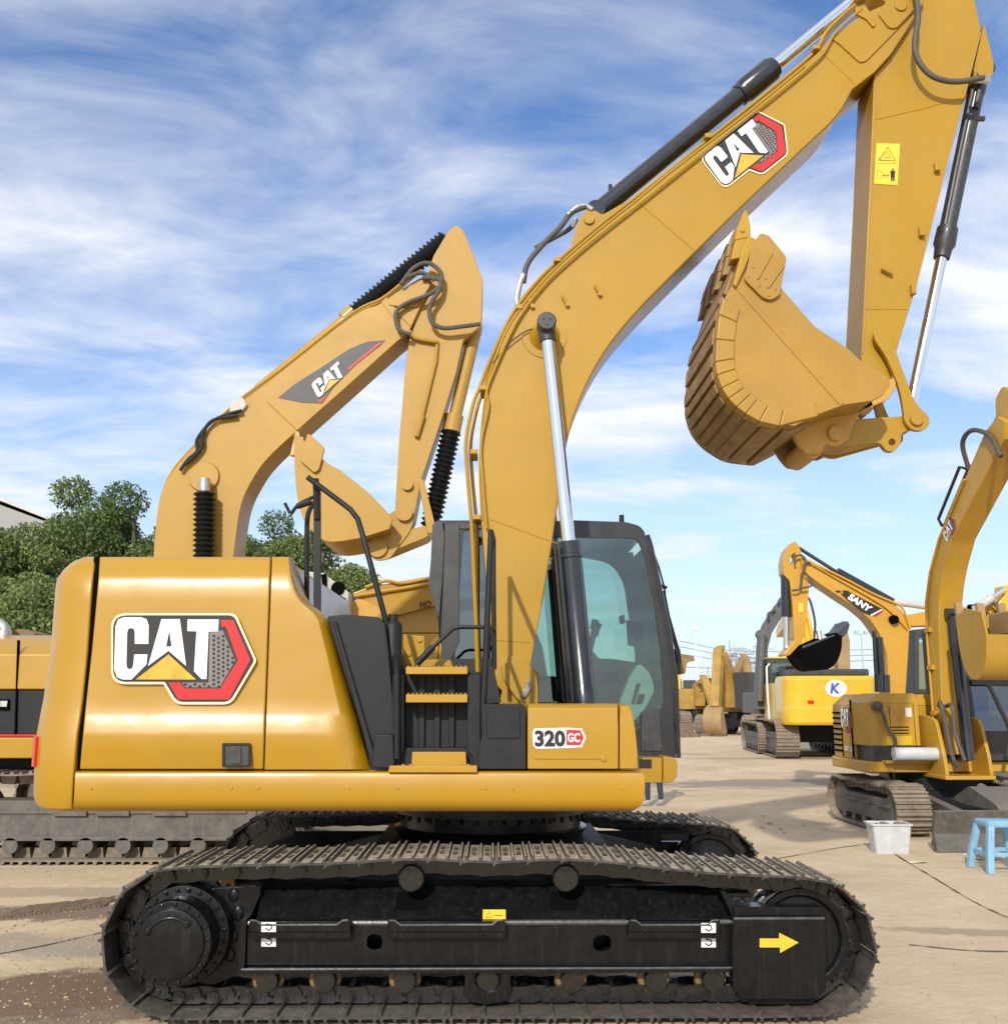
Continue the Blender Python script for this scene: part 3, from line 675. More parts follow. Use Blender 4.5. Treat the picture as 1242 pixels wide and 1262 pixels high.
m.tube([at(605, 655, YN+.05)]+mid([(608, 664), (608, 700)], YN+.72)+mid([(609, 825)], YN+.72), .016, 10)
m.tube([at(600, 772, YN+.06)]+mid([(609, 775)], YN+.72), .014, 8)
bp(m, 'handrail', 'black')
m = MB(); m.tube(mid([(599, 773), (566, 773), (558, 775), (528, 803)], YN+.25), .013, 10); m.tube(mid([(534, 797), (514, 818)], YN+.25), .021, 10); bp(m, 'safety_lever', 'black')

# ---- boom ------------------------------------------------------------
BY0, BY1 = 7.00, 7.50
top = cat_rom([(593, 640), (590, 590), (591, 545), (596, 493), (606, 449), (626, 400), (655, 360), (687, 325), (734, 284), (782, 246)], 5)
outer = [(610, 815), (601, 740)]+[tuple(v) for v in top]+[(820, 214), (872, 174), (922, 136), (990, 80), (1010, 62), (1024, 45), (1058, 20), (1072, 13), (1088, 6), (1105, -14), (1125, -22)]
nose = [(1136, -16), (1139, 0), (1132, 12), (1119, 34), (1098, 66), (1078, 88)]
inn = cat_rom([(1051, 109), (1031, 143), (990, 183), (918, 251), (857, 311), (820, 348), (788, 381), (755, 420), (731, 458), (712, 500), (699, 544), (690, 600), (681, 665)], 4)
inner = [tuple(v) for v in inn]+[(668, 745), (652, 828)]
foot = [(656, 846), (640, 862), (624, 860), (612, 845)]
m = MB(); m.prism(P(outer+nose+inner+foot, BY0), BY0, BY1)
boom = bp(m, 'boom', 'yellow_boom', bevel=.007, smooth=30)
# flange lips along both edges, weld seams, nose reinforcement plates
m = MB()
edge = [tuple(v) for v in top]+[(820, 214), (872, 174), (922, 136), (990, 80)]
m.tube(mid([(x+1.5, y+1.5) for x, y in edge], BY0-.002), .006, 6); m.tube(mid([(x-1.5, y-1.2) for x, y in inner[:-1]], BY0-.002), .006, 6)
for a in ([(783, 246), (856, 309)], [(604, 640), (690, 671)], [(1011, 63), (1054, 104)], [(612, 789), (655, 792)]): m.tube(mid(a, BY0-.0005), .0035, 6)
bp(m, 'weld_seam', 'yellow_boom', boom)
m = MB()
m.prism(fillet(P([(1024, 45), (1058, 20), (1088, 6), (1120, 5), (1123, 14), (1119, 22), (1068, 74), (1060, 76), (1036, 54)], BY0-.02), [.02, .02, .01, .02, .02, .02, .05, .05, .02]), BY0-.014, BY0+.01)
m.prism(fillet(P([(1082, 16), (1105, -12), (1128, -16), (1134, 0), (1126, 12), (1105, 34), (1096, 34)], BY0-.03), [.02, .02, .04, .04, .03, .05, .03]), BY0-.030, BY0-.012)
c = at(1111, 5, BY0-.05); m.lathe((c.x, BY0-.045, c.z), (c.x, BY0, c.z), [(0, .03), (0, .046), (1, .05)], 24)
bp(m, 'nose_plate', 'yellow_boom', boom, bevel=.006)
m = MB(); c = at(633, 832, BY0-.06)
m.lathe((c.x, BY0-.05, c.z), (c.x, BY0+.02, c.z), [(0, .012), (0, .055), (.3, .062), (.35, .13), (1, .135)], 36)
bp(m, 'boom_foot_hub', 'yellow_boom', boom, bevel=.003)
m = MB(); c0 = at(633, 832, BY0-.06); c = at(661, 843, BY0-.06)
pl = MB(); Yb = BY0-.11
pl.prism(fillet(P([(618, 818), (642, 812), (660, 828), (663, 845), (663, 880), (648, 880), (640, 866), (620, 838)], Yb+.03), .03), Yb+.03, Yb+.06); bp(pl, 'boom_bracket', 'yellow_boom', bevel=.006); pl = MB()
pl.prism(fillet(P([(645, 868), (664, 868), (664, 830), (655, 822), (640, 815)], BY1+.02), .01), BY1+.02, BY1+.06); bp(pl, 'boom_bracket', 'yellow_boom', bevel=.006); pl = MB()
pl.prism(P([(612, 880), (622, 838), (650, 830), (663, 845), (663, 882)], Yb+.06), BY0-.03, BY0-.005)
bp(pl, 'boom_bracket', 'yellow_boom', bevel=.006)
m = MB(); m.prism(fillet(P([(652, 837), (658, 842), (647, 862), (640, 858)], Yb), .02), Yb+.01, Yb+.03)
for q in ((653, 842), (645, 857)): c = at(q[0], q[1], Yb); m.cyl((c.x, Yb, c.z), (c.x, Yb+.012, c.z), .014, n=6)
bp(m, 'pin_keeper', 'wornsteel', bevel=.003)
# boss and ring where the lift cylinder takes hold
m = MB(); c = at(671, 415, BY0); c2 = at(672, 413, BY0)
m.lathe((c.x, BY0-.008, c.z), (c.x, BY0+.01, c.z), [(0, .155), (0, .160), (1, .165)], 48); m.lathe((c.x, BY0-.15, c.z+.02), (c.x, BY0, c.z+.01), [(0, .06), (.6, .075), (1, .12)], 32)
bp(m, 'cylinder_boss', 'yellow_boom', boom)
for (x, y) in ((736, 357), (696, 370), (653, 372)):
    m = MB(); a, b = at(x-3, y-6, BY0-.02), at(x+3, y+5, BY0-.02); m.tube([a, b], .011, 8); m.cyl((b.x, BY0-.03, b.z), (b.x, BY0, b.z), .016, n=8); bp(m, 'clamp_stud', 'yellow_boom', boom)
cat_badge(boom, aff(862.5, 194.0, .0914, -.0727, .0700, .0900, BY0-.004), NEAR)
# hydraulic pipes along the boom back
for k, (o1, Yp, r) in enumerate(((8, BY0+.05, .014), (3, BY0+.16, .014), (-5, BY0-.03, .010))):
    pts = [(591+1, 860), (590, 800), (588, 740), (584, 650), (579, 590), (577, 545), (586, 500), (594, 480), (606, 448), (624, 408), (640, 380), (668, 345), (700, 315), (740, 281), (790, 242), (850, 194), (905, 150), (960, 106), (1000, 72), (1012, 58), (1022, 40), (1040, 22), (1056, 8)]
    if k == 1: pts = [(x+4 if 470 < y < 700 else x, y) for x, y in pts]
    nx = [(x-o1*.35+(4 if k == 2 else 0)+(10 if k == 2 and y > 480 else 0), y-o1*.30+(.5 if k == 2 and y < 300 else 0)) for x, y in pts]
    if k == 2: nx = [q for q in nx if q[1] < 700]
    m = MB(); m.tube(cat_rom(mid(nx, Yp), 4), r, 8); bp(m, 'hydraulic_pipe', 'yellow_boom', boom)
for (x, y) in ((686, 325), (640, 383), (596, 482), (584, 560), (588, 640), (870, 174), (1002, 66)):
    m = MB(); c = at(x, y, BY0+.08); m.box(c.x-.026, c.x+.026, BY0-.012, BY0+.22, c.z-.018, c.z+.018); bp(m, 'pipe_clamp', 'yellow_boom', boom, bevel=.006)
# black hoses from the pipes to the stick cylinder
m = MB(); m.tube(cat_rom(mid([(645, 348), (650, 325), (668, 302), (690, 280), (704, 262), (722, 254)], BY0+.12), 6), .021, 10); m.tube(cat_rom(mid([(660, 305), (684, 292), (700, 283), (708, 274)], BY0+.22), 6), .018, 10)
bp(m, 'hydraulic_hose', 'rubber', boom)
m = MB(); m.tube(cat_rom(mid([(641, 386), (637, 370), (640, 352), (645, 338)], BY0+.10), 4), .022, 10); bp(m, 'hose_fitting', 'steel', boom); m = MB(); m.tube(cat_rom(mid([(700, 265), (712, 255), (722, 254), (730, 258)], BY0+.12), 5), .020, 10); bp(m, 'hose_fitting', 'steel', boom); m = MB(); m.tube(mid([(704, 280), (710, 270)], BY0+.22), .019, 10)
bp(m, 'hose_fitting', 'steel', boom)
m = MB(); m.tube(cat_rom(mid([(663, 405), (648, 408), (625, 425), (608, 447)], BY0-.03), 6), .005, 6); bp(m, 'grease_line', 'cylgrey', boom)
# bracket for stick cylinder
m = MB(); m.prism(fillet(P([(700, 318), (708, 285), (718, 262), (730, 259), (742, 266), (770, 250), (742, 282)], BY0+.14), [.02, .02, .04, .04, .02, .02, .02]), BY0+.12, BY0+.16); m.prism(fillet(P([(700, 318), (708, 285), (718, 262), (730, 259), (742, 266), (770, 250), (742, 282)], BY0+.34), .02), BY0+.34, BY0+.38)
c = at(726, 269, BY0+.1); m.cyl((c.x, BY0+.1, c.z), (c.x, BY0+.4, c.z), .04); bp(m, 'cylinder_lug', 'yellow_boom', boom, bevel=.005)
# feed bracket near the nose
m = MB(); m.prism(fillet(P([(1052, 12), (1064, 8), (1072, 20), (1078, 33), (1074, 36), (1066, 26), (1054, 20)], BY0), .015), BY0-.03, BY0-.01); bp(m, 'pipe_bracket', 'yellow_boom', boom, bevel=.004)

# ---- lift cylinders --------------------------------------------------
for Yc in (6.84, 7.66):
    if Yc < 7: T, B, G = at(673, 401, Yc), at(722, 884, Yc), at(701, 668, Yc)
    else:
        d = Vector((0, 7.66-6.84, 0)); T, B, G = [q+d for q in (at(673, 401, 6.84), at(722, 884, 6.84), at(701, 668, 6.84))]
    ax = (T-B).normalized(); L = (G-B).length
    m = MB(); m.lathe(B, G, [(0, .085), (.16, .085), (.17, .078), (.9, .078), (.905, .088), (.925, .088), (.93, .080), (1, .080), (1, .05)], 32)
    m.cyl(B+Vector((0, -.09, 0)), B+Vector((0, .09, 0)), .09)
    a = B+ax*.1+Vector((-.105, .0, 0)); b = G-ax*.05+Vector((-.095, 0, 0)); m.tube([B+ax*.12+Vector((-.05, 0, 0)), a, b, G-ax*.05+Vector((-.04, 0, 0))], .016, 8)
    a = a+Vector((.02, -.05, 0)); b = b+Vector((.02, -.05, 0)); m.tube([a, b], .013, 8)
    cy = bp(m, 'lift_cylinder', 'cyl')
    m = MB(); m.cyl(G-ax*.05, T-ax*.06, .0465, n=28); bp(m, 'rod', 'chrome', cy)
    m = MB(); m.lathe(T+Vector((0, -.10, 0)), T+Vector((0, .10, 0)), [(0, .02), (0, .060), (.05, .068), (.95, .068), (1, .05)], 30); m.cyl(T-ax*.12, T, .06, n=20)
    for i in range(3): an = i*2.09+.5; m.cyl(T+Vector((.03*math.cos(an), -.106, .03*math.sin(an))), T+Vector((.03*math.cos(an), -.098, .03*math.sin(an))), .009, n=8)
    bp(m, 'rod_eye', 'cylgrey', cy, bevel=.003)
# stick cylinder on the boom back
Yc = BY0+.25
B, G, T = at(733, 264, Yc), at(957, 86, Yc), at(1080, -22, Yc); G = B+(T-B).normalized()*(G-B).length; L = G-B
m = MB(); m.lathe(B, G, [(0, .075), (.80, .075), (.802, .088), (.82, .088), (.83, .098), (.98, .100), (.985, .085), (1, .085), (1, .05)], 32); m.cyl(B+Vector((0, -.1, 0)), B+Vector((0, .1, 0)), .07)
c = at(752, 234, Yc); m.cyl(c, c+Vector((0, 0, .045)), .016, n=8)
cy = bp(m, 'stick_cylinder', 'cyl')
m = MB(); m.cyl(G, T, .052, n=28); bp(m, 'rod', 'chrome', cy)
m = MB(); m.cyl(T+Vector((0, -.1, 0)), T+Vector((0, .1, 0)), .085); bp(m, 'rod_eye', 'yellow_boom', cy)

# ---- stick -----------------------------------------------------------
SY0, SY1 = 7.06, 7.42
sp = [(1122, -40), (1080, -62), (1064, -40), (1078, -8), (1116, 20), (1100, 66), (1077, 92), (1071, 240), (1061, 440), (1068, 470), (1078, 486), (1086, 494), (1096, 490), (1100, 474), (1099, 456), (1106, 428), (1127, 360), (1170, 190), (1191, 110), (1209, 34), (1200, -5), (1176, -45)]
m = MB(); m.prism(fillet(P(sp, SY0), [.02, .05, .05, .02, .02, .1, .01, 0, .01, .02, .03, .03, .03, .03, .02, .1, 0, 0, .01, .03, .01, .02]), SY0, SY1)
stick = bp(m, 'stick', 'yellow_boom', bevel=.007, smooth=30)
# side plates that flank the boom nose (the stick straddles it)
m = MB()
m.tube(mid([(1079, 147), (1135, 134), (1182, 121)], SY0-.001), .0035, 6); m.tube(mid([(1066, 381), (1119, 381)], SY0-.001), .003, 6)
m.tube(mid([(1079, 95), (1073, 240), (1063, 436)], SY0-.002), .006, 6); m.tube(mid([(1208, 40), (1190, 112), (1169, 192), (1126, 362)], SY0-.002), .006, 6)
bp(m, 'weld_seam', 'yellow_boom', stick)
m = MB()
m.prism(fillet(P([(1208, 34), (1220, 84), (1218, 100), (1196, 100), (1196, 90)], SY0+.08), [.01, .03, .03, .01, .01]), SY0+.02, SY0+.06); m.prism(fillet(P([(1208, 34), (1220, 84), (1218, 100), (1196, 100), (1196, 90)], SY0+.3), .02), SY0+.28, SY0+.32)
c = at(1210, 88, SY0); m.cyl((c.x, SY0+.0, c.z), (c.x, SY0+.34, c.z), .036)
bp(m, 'cylinder_lug', 'yellow_boom', stick, bevel=.005)
for q in ((1086, 330, 1100, 337), (1156, 202, 1154, 208), (1137, 282, 1135, 288), (1126, 352, 1125, 360)):
    m = MB(); a, b = at(q[0], q[1], SY0-.03), at(q[2], q[3], SY0-.03)
    m.box(min(a.x, b.x)-.012, max(a.x, b.x)+.012, SY0-.045, SY0, min(a.z, b.z)-.015, max(a.z, b.z)+.012) if q[0] > 1100 else m.tube([a, b], .014, 6)
    bp(m, 'hose_clamp', 'yellow_boom', stick, bevel=.004)
m = MB(); c = at(1091, 411, SY0-.05); m.lathe((c.x, SY0-.05, c.z), (c.x, SY1+.05, c.z), [(0, .01), (0, .04), (1, .04)], 24); c = at(1086, 482, SY0-.05); m.lathe((c.x, SY0-.06, c.z), (c.x, SY1+.06, c.z), [(0, .01), (0, .05), (1, .05)], 24); bp(m, 'pivot_pin', 'yellow_boom', stick)
# warning label on the stick
d = MB(); Yd = SY0-.004
flat(d, mid([(1080, 176), (1109, 177), (1106, 228), (1077, 226)], Yd)); d.cur = 1
def ln(pts, r=.0022, Y=Yd-.001, cl=False): d.tube(mid(pts+([pts[0]] if cl else []), Y), r, 4)
ln([(1083, 197), (1094, 181), (1103, 198)], .003, cl=True); ln([(1080, 201), (1106, 201)], .0012); ln([(1089, 192), (1093, 187), (1097, 193)], .0018); ln([(1089, 194), (1097, 194)], .002)
ln([(1081, 210), (1087, 210), (1087, 220), (1081, 220)], .001, cl=True); ln([(1088, 216), (1095, 216)], .002); ln([(1090, 214), (1088, 216), (1090, 218)], .0015); ln([(1093, 214), (1095, 216), (1093, 218)], .0015)
c = at(1100, 208.5, Yd); d.cyl((c.x, Yd-.003, c.z), (c.x, Yd-.001, c.z), .007, n=10)
flat(d, mid([(1097, 210), (1103, 210), (1102.5, 217), (1102, 223), (1100.5, 223), (1100, 217), (1099.5, 223), (1098, 223), (1097.5, 217)], Yd-.002))
bp(d, 'warning_decal', ['warn', 'badgeblack'], stick, smooth=0)
m = MB(); m.tube(cat_rom(mid([(1126, -18), (1130, 5), (1131, 25), (1127, 50), (1129, 68), (1138, 84), (1152, 95), (1172, 100), (1192, 99), (1212, 95)], SY0-.14), 6), .022, 12)
bp(m, 'hydraulic_hose', 'rubber', stick)
# bucket cylinder
Yc = SY0+.18
B, G, T = at(1207, 92, Yc), at(1160, 318, Yc), at(1112, 528, Yc); T = B+(G-B).normalized()*((T-B).length)
m = MB(); m.lathe(B, G, [(0, .07), (.10, .07), (.12, .062), (.84, .062), (.845, .078), (.93, .082), (.95, .066), (1, .060), (1, .04)], 32); m.cyl(B+Vector((0, -.11, 0)), B+Vector((0, .11, 0)), .075)
ax = (G-B).normalized(); s = Vector((-.05, -.055, 0)); m.tube([B+ax*.05+s, B+ax*.5+s, B+ax*.9+s, G-ax*.12+s*.8], .016, 8); m.tube([B+ax*.02+s*1.2+Vector((.06, 0, 0)), B+ax*.35+s*1.2+Vector((.06, 0, 0))], .022, 8)
c = at(1211, 146, Yc-.05); m.tube([c+Vector((-.08, 0, 0)), c+Vector((.01, 0, 0))], .022, 8)
cy = bp(m, 'bucket_cylinder', 'cylgrey')
m = MB(); m.cyl(G, T, .042, n=26); bp(m, 'rod', 'chrome', cy)
m = MB(); c = at(1212, 97, SY0-.05); m.tube([at(1200, 97, SY0-.1), at(1218, 99, SY0-.05)], .026, 8); m.tube([at(1216, 92, SY0-.05), at(1216, 104, SY0)], .018, 8); bp(m, 'hose_fitting', 'steel', cy)

# ---- bucket linkage --------------------------------------------------
for (Ya, nm) in ((SY0-.075, 0), (SY1+.035, 1)):
    m = MB(); m.prism(fillet(P([(1083, 406), (1093, 409), (1103, 430), (1122, 483), (1130, 500), (1144, 512), (1146, 522), (1138, 531), (1124, 531), (1114, 520), (1113, 505), (1108, 478), (1092, 440), (1078, 420), (1076, 410)], SY0-.07), [.03, .03, .1, .1, .1, .05, .05, .05, .05, .05, .05, .1, .1, .05, .02]), Ya, Ya+.04)
    bp(m, 'idler_link', 'yellow_boom', bevel=.005)
m = MB(); c = at(1130, 516, SY0-.1); m.lathe((c.x, SY0-.10, c.z), (c.x, SY1+.10, c.z), [(0, .01), (0, .045), (1, .045)], 24); bp(m, 'link_pin', 'yellow_boom')
m = MB(); m.prism(fillet(P([(1020, 522), (1036, 519), (1114, 514), (1130, 508), (1137, 520), (1128, 529), (1108, 534), (1108, 548), (1100, 558), (1090, 557), (1082, 546), (1048, 551), (1030, 552), (1018, 545)], SY0), .03), SY0-.03, SY0+.02, [P(circ(1097, 546, 4.5, 12), SY0)])
m.prism(fillet(P([(1020, 524), (1036, 521), (1114, 514), (1132, 510), (1137, 520), (1120, 530), (1048, 549), (1020, 545)], SY0), .03), SY0+.02, SY1-.02); m.prism(fillet(P([(1020, 522), (1036, 519), (1114, 514), (1130, 508), (1137, 520), (1128, 529), (1048, 551), (1018, 545)], SY0), .03), SY1-.02, SY1+.03)
bp(m, 'bucket_link', 'yellow_boom', bevel=.006)

# ---- bucket ----------------------------------------------------------
KY0, KY1 = 6.65, 7.85
shell_px = cat_rom([(901, 353), (893, 369), (887, 398), (884, 439), (886, 462), (894, 482), (906, 497), (920, 508), (943, 520), (979, 525)], 4)
shell_px = [tuple(v) for v in shell_px]
side_px = shell_px+[(1007, 511), (1040, 499), (1074, 494), (1088, 487), (1097, 474), (1094, 464), (1060, 443), (1046, 430), (1004, 402), (964, 356), (925, 300), (914, 312)]
def off_in(pts, c, k): return [(x+(c[0]-x)*k, y+(c[1]-y)*k) for x, y in pts]
m = MB()
m.prism(P(side_px, KY0), KY0, KY0+.035); m.prism(P(side_px, KY0), KY1-.035, KY1)
# curved wrapper between the side plates
sh = P([(914, 312)]+shell_px+[(1007, 511)], KY0); sh_in = P(off_in([(914, 312)]+shell_px+[(1007, 511)], (985, 430), .05), KY0)
m.prism(sh+sh_in[::-1], KY0+.002, KY1-.002)
bb = P([(1006, 511), (1040, 499), (1078, 492), (1074, 488), (1038, 494), (1004, 506)], KY0); m.prism(bb, KY0+.03, KY1-.03)
bk = bp(m, 'bucket', 'yellow_bucket', bevel=.006, smooth=30)
w = MB()   # raised wear strips across the back and corner shrouds at the near edge
def band(a, b, ya, yb, t=.02):
    pts = sh[a:b+1]; cx, cz = P([(985, 430)], KY0)[0]
    o = [(x-(cx-x)*t*1.2, z-(cz-z)*t*1.2) for x, z in pts]; w.prism(pts+o[::-1], ya, yb)
for i in range(0, len(sh)-2, 3): band(i, i+2, KY0+.10, KY1-.10, .035)
bp(w, 'wear_strip', 'bucket_worn', bk, bevel=.004)
w = MB(); n = len(sh)
for i in range(5, len(sh)-2, 3):
    a, b = sh[i], sh[i+3] if i+3 < n else sh[-1]; cx, cz = P([(985, 430)], KY0)[0]
    pr = [a, b, (b[0]+(cx-b[0])*.20, b[1]+(cz-b[1])*.20), (a[0]+(cx-a[0])*.20, a[1]+(cz-a[1])*.20)]
    pr = [(x-(cx-x)*.03 if j < 2 else x, z-(cz-z)*.03 if j < 2 else z) for j, (x, z) in enumerate(pr)]
    w.prism(pr, KY0-.018, KY0+.10)
bp(w, 'corner_shroud', 'yellow_bucket', bk, bevel=.01)
w = MB(); w.prism(P([(901, 350), (905, 347), (1040, 497), (1034, 499)], KY0), KY0-.006, KY0+.002)   # stiffener lip
c = at(1086, 482, KY0); w.lathe((c.x, SY0-.07, c.z), (c.x, SY0-.01, c.z), [(0, .04), (0, .07), (1, .07)], 28)
bp(w, 'side_plate_lip', 'yellow_bucket', bk, bevel=.003)
w = MB(); w.prism(P([(902, 352), (913, 310), (921, 292), (930, 296), (918, 330), (906, 356)], KY0), KY0-.03, KY1+.03); bp(w, 'cutting_lip', 'yellow_boom', bk, bevel=.01)
for Yq in (KY0-.03, KY1):
    w = MB(); w.prism(fillet(P([(936, 289), (946, 292), (968, 319), (961, 356), (960, 365), (948, 372), (938, 368), (916, 346), (926, 302)], KY0), [.02, .02, .03, .02, .02, .03, .02, .02, .02]), Yq, Yq+.03)
    for q in ((954, 358), (946, 366), (927, 331), (921, 343), (942, 345), (934, 354)): c = at(q[0], q[1], KY0); w.cyl((c.x, Yq-.006, c.z), (c.x, Yq+.002, c.z), .010, n=8)
    w.tube([Vector((at(x, y, KY0).x, Yq-.004, at(x, y, KY0).z)) for x, y in ((950, 314), (932, 346))], .008, 6); w.tube([Vector((at(x, y, KY0).x, Yq-.004, at(x, y, KY0).z)) for x, y in ((964, 330), (945, 357))], .008, 6)
    bp(w, 'side_cutter', 'yellow_bucket', bk, bevel=.005)
for i in range(5):
    yc = KY0+.06+(KY1-KY0-.12)*i/4
    w = MB(); o = at(909, 318, KY0); tip = at(920, 256, KY0); r0 = at(915, 292, KY0)
    def rg(cn, hx, hy, ax=Vector((.97, 0, .22))): return [cn+ax*hx+Vector((0, hy, 0)), cn+ax*hx-Vector((0, hy, 0)), cn-ax*hx-Vector((0, hy, 0)), cn-ax*hx+Vector((0, hy, 0))]
    off = Vector((0, yc-KY0, 0))
    w.loft([rg(o+off, .05, .06), rg(r0+off, .052, .055)]); ad = bp(w, 'tooth_adapter', 'yellow_boom' if i == 0 else 'bucket_worn', bk, bevel=.008)
    w = MB(); w.loft([rg(r0+off+Vector((0, 0, -.01)), .060, .062), rg(r0.lerp(tip, .35)+off, .050, .055), rg(tip+off, .010, .030)])
    c = at(915, 284, KY0); w.cyl(Vector((c.x, yc-.07, c.z)), Vector((c.x, yc+.07, c.z)), .014, n=10)
    bp(w, 'tooth', 'yellow_boom' if i == 0 else 'bucket_worn', ad, bevel=.006)
# hinge ears under the bucket
for Ya in (SY0-.07, SY1+.02):
    w = MB(); w.prism(fillet(P([(968, 528), (1000, 505), (1060, 490), (1098, 468), (1100, 480), (1090, 496), (1056, 510), (1046, 530), (1042, 545), (1028, 552), (1016, 548), (1006, 562), (990, 562), (978, 548)], SY0), .03), Ya, Ya+.05)
    bp(w, 'hinge_ear', 'bucket_worn' if Ya > 7.2 else 'yellow_dirty', bk, bevel=.006)
w = MB(); c = at(1030, 534, SY0-.1); w.lathe((c.x, SY0-.11, c.z), (c.x, SY1+.11, c.z), [(0, .012), (0, .052), (.06, .058), (.07, .085), (.12, .085), (.13, .05), (1, .05)], 28); c = at(1000, 552, SY0); w.cyl((c.x, SY0-.02, c.z), (c.x, SY1+.02, c.z), .08)
bp(w, 'hinge_pin', 'yellow_dirty', bk)

# ---- cab -------------------------------------------------------------
CY0, CY1 = 7.58, 8.56
out_n = fillet(P([(533, 646), (545, 642), (700, 642), (770, 645), (790, 650), (799, 668), (822, 780), (831, 835), (835, 934), (800, 936), (560, 936), (556, 850), (545, 800), (540, 762)], CY0), [.02, .03, 0, .05, .08, .08, .2, .1, .02, .02, .02, .05, .05, .02])
win1 = fillet(P([(697, 662), (786, 663), (793, 680), (812, 780), (818, 860), (816, 874), (803, 876), (790, 896), (776, 905), (640, 905), (640, 662)], CY0), [.03, .06, .05, .1, .05, .03, .04, .03, .03, .02, .02])
win2 = fillet(P([(571, 653), (632, 652), (632, 812), (560, 812)], CY0), .03)
m = MB(); m.prism(out_n, CY0, CY0+.06, [win1, win2]); cab = bp(m, 'cab', 'blackpaint', bevel=.010, seg=2)
m = MB(); m.prism(fillet(P([(549, 647), (566, 645), (566, 790), (556, 812), (552, 870), (541, 870), (545, 760)], CY0-.004), .01), CY0-.012, CY0+.02); m.prism(fillet(P([(566, 645), (600, 644), (600, 651), (566, 652)], CY0-.004), .004), CY0-.010, CY0+.02); bp(m, 'rear_pillar_panel', 'cab', cab, bevel=.006)
m = MB(); m.prism(P([(698, 660), (788, 662), (815, 780), (820, 865), (800, 905), (640, 905), (640, 660)], CY0+.02), CY0+.018, CY0+.024); bp(m, 'side_window', 'glass', cab)
m = MB(); m.prism(P([(569, 650), (634, 650), (634, 815), (558, 815)], CY0+.02), CY0+.018, CY0+.024); bp(m, 'side_window', 'glass_dark', cab)
# far side with its door glass
def sameproj(pts, Ynear=CY0): return P(pts, Ynear)
far_out = out_n
fw1 = fillet(P([(672, 688), (716, 687), (752, 694), (768, 716), (776, 770), (784, 815), (774, 850), (735, 855), (700, 850), (640, 850), (640, 688)], CY1), [.02, .05, .12, .12, .1, .1, .08, .08, .05, .02, .02])
m = MB(); m.prism(far_out, CY1-.05, CY1, [fw1]); bp(m, 'cab_door', 'black', cab, bevel=.01)
m = MB(); m.prism(P([(640, 680), (780, 680), (792, 860), (640, 860)], CY1-.02), CY1-.024, CY1-.018); bp(m, 'door_window', 'glass', cab)
# roof, rear wall, floor, front
m = MB(); a = P([(533, 646), (795, 646), (797, 661), (531, 661)], CY0); m.prism(fillet(P([(536, 641), (700, 640.5), (772, 643), (790, 648), (797, 660), (533, 660)], CY0+.05), [.03, .01, .02, .05, .03, .02]), CY0+.058, CY1-.052)
m.prism(P([(556, 932), (834, 932), (834, 920), (556, 920)], CY0+.05), CY0+.058, CY1-.052)
m.prism(P([(533, 660), (541, 660), (556, 790), (562, 920), (552, 920), (544, 800), (531, 700)], CY0+.05), CY0+.058, CY1-.052)
m.prism(P([(812, 870), (828, 870), (833, 925), (818, 925)], CY0+.05), CY0+.058, CY1-.052)
bp(m, 'cab_shell', 'blackpaint', cab, bevel=.006)
m = MB(); ol = P([(799, 668), (822, 780), (829, 870)], CY0+.03); m.loft([[Vector((x, CY0+.06, z)), Vector((x+.012, CY0+.06, z)), Vector((x+.012, CY1-.05, z)), Vector((x, CY1-.05, z))] for x, z in ol]); bp(m, 'windshield', 'glass', cab)
a = [(796, 660), (800, 672), (823, 782), (831, 840), (834, 934)]
for yy in (CY0+.02, CY1-.02): m = MB(); m.tube([Vector((x, yy, z)) for x, z in P(a, CY0+.02)], .030, 8); bp(m, 'front_pillar', 'blackpaint', cab)
m = MB(); m.prism(P([(533, 646), (545, 643), (548, 660), (545, 720), (541, 765), (528, 722), (531, 690)], CY0), CY0-.012, CY0+.03); bp(m, 'corner_panel', 'cylgrey', cab, bevel=.004)
m = MB(); m.prism(P([(790, 878), (812, 873), (816, 926), (790, 926)], CY0-.01), CY0-.010, CY0+.02); bp(m, 'lower_panel', 'cylgrey', cab, bevel=.004)
m = MB(); m.tube(mid([(547, 645), (545, 720), (541, 790), (538, 840)], CY0-.002), .004, 5); bp(m, 'panel_seam', 'dark', cab)
m = MB(); c = at(766, 644, CY0+.3); m.cyl(c+Vector((0, 0, -.02)), c+Vector((0, 0, .06)), .02, n=10); bp(m, 'roof_knob', 'black', cab)
# seat, consoles
m = MB(); m.prism(fillet(P([(655, 845), (662, 832), (715, 838), (720, 852), (715, 866), (660, 866)], 8.0), .03), 7.86, 8.30)
m.prism(fillet(P([(640, 770), (655, 768), (668, 800), (676, 850), (655, 856), (644, 820)], 8.0), .03), 7.86, 8.30); m.prism(fillet(P([(640, 742), (652, 740), (658, 760), (644, 764)], 8.0), .02), 7.96, 8.20); st_ = bp(m, 'seat', 'seatcloth', cab, bevel=.03, seg=3)
m = MB(); m.prism(fillet(P([(690, 820), (735, 822), (738, 832), (690, 832)], 7.8), .02), 7.74, 7.84); bp(m, 'armrest', 'black', st_, bevel=.01)
m = MB(); m.tube(mid([(727, 822), (729, 800), (733, 782)], 7.8), .012, 8); m.tube(mid([(733, 784), (737, 768)], 7.8), [.022, .030], 8); bp(m, 'joystick', 'black', cab)
m = MB(); m.tube(mid([(778, 900), (772, 860), (765, 838)], 8.2), .012, 8); m.tube(mid([(765, 840), (762, 830)], 8.2), .022, 8); bp(m, 'travel_lever', 'black', cab)
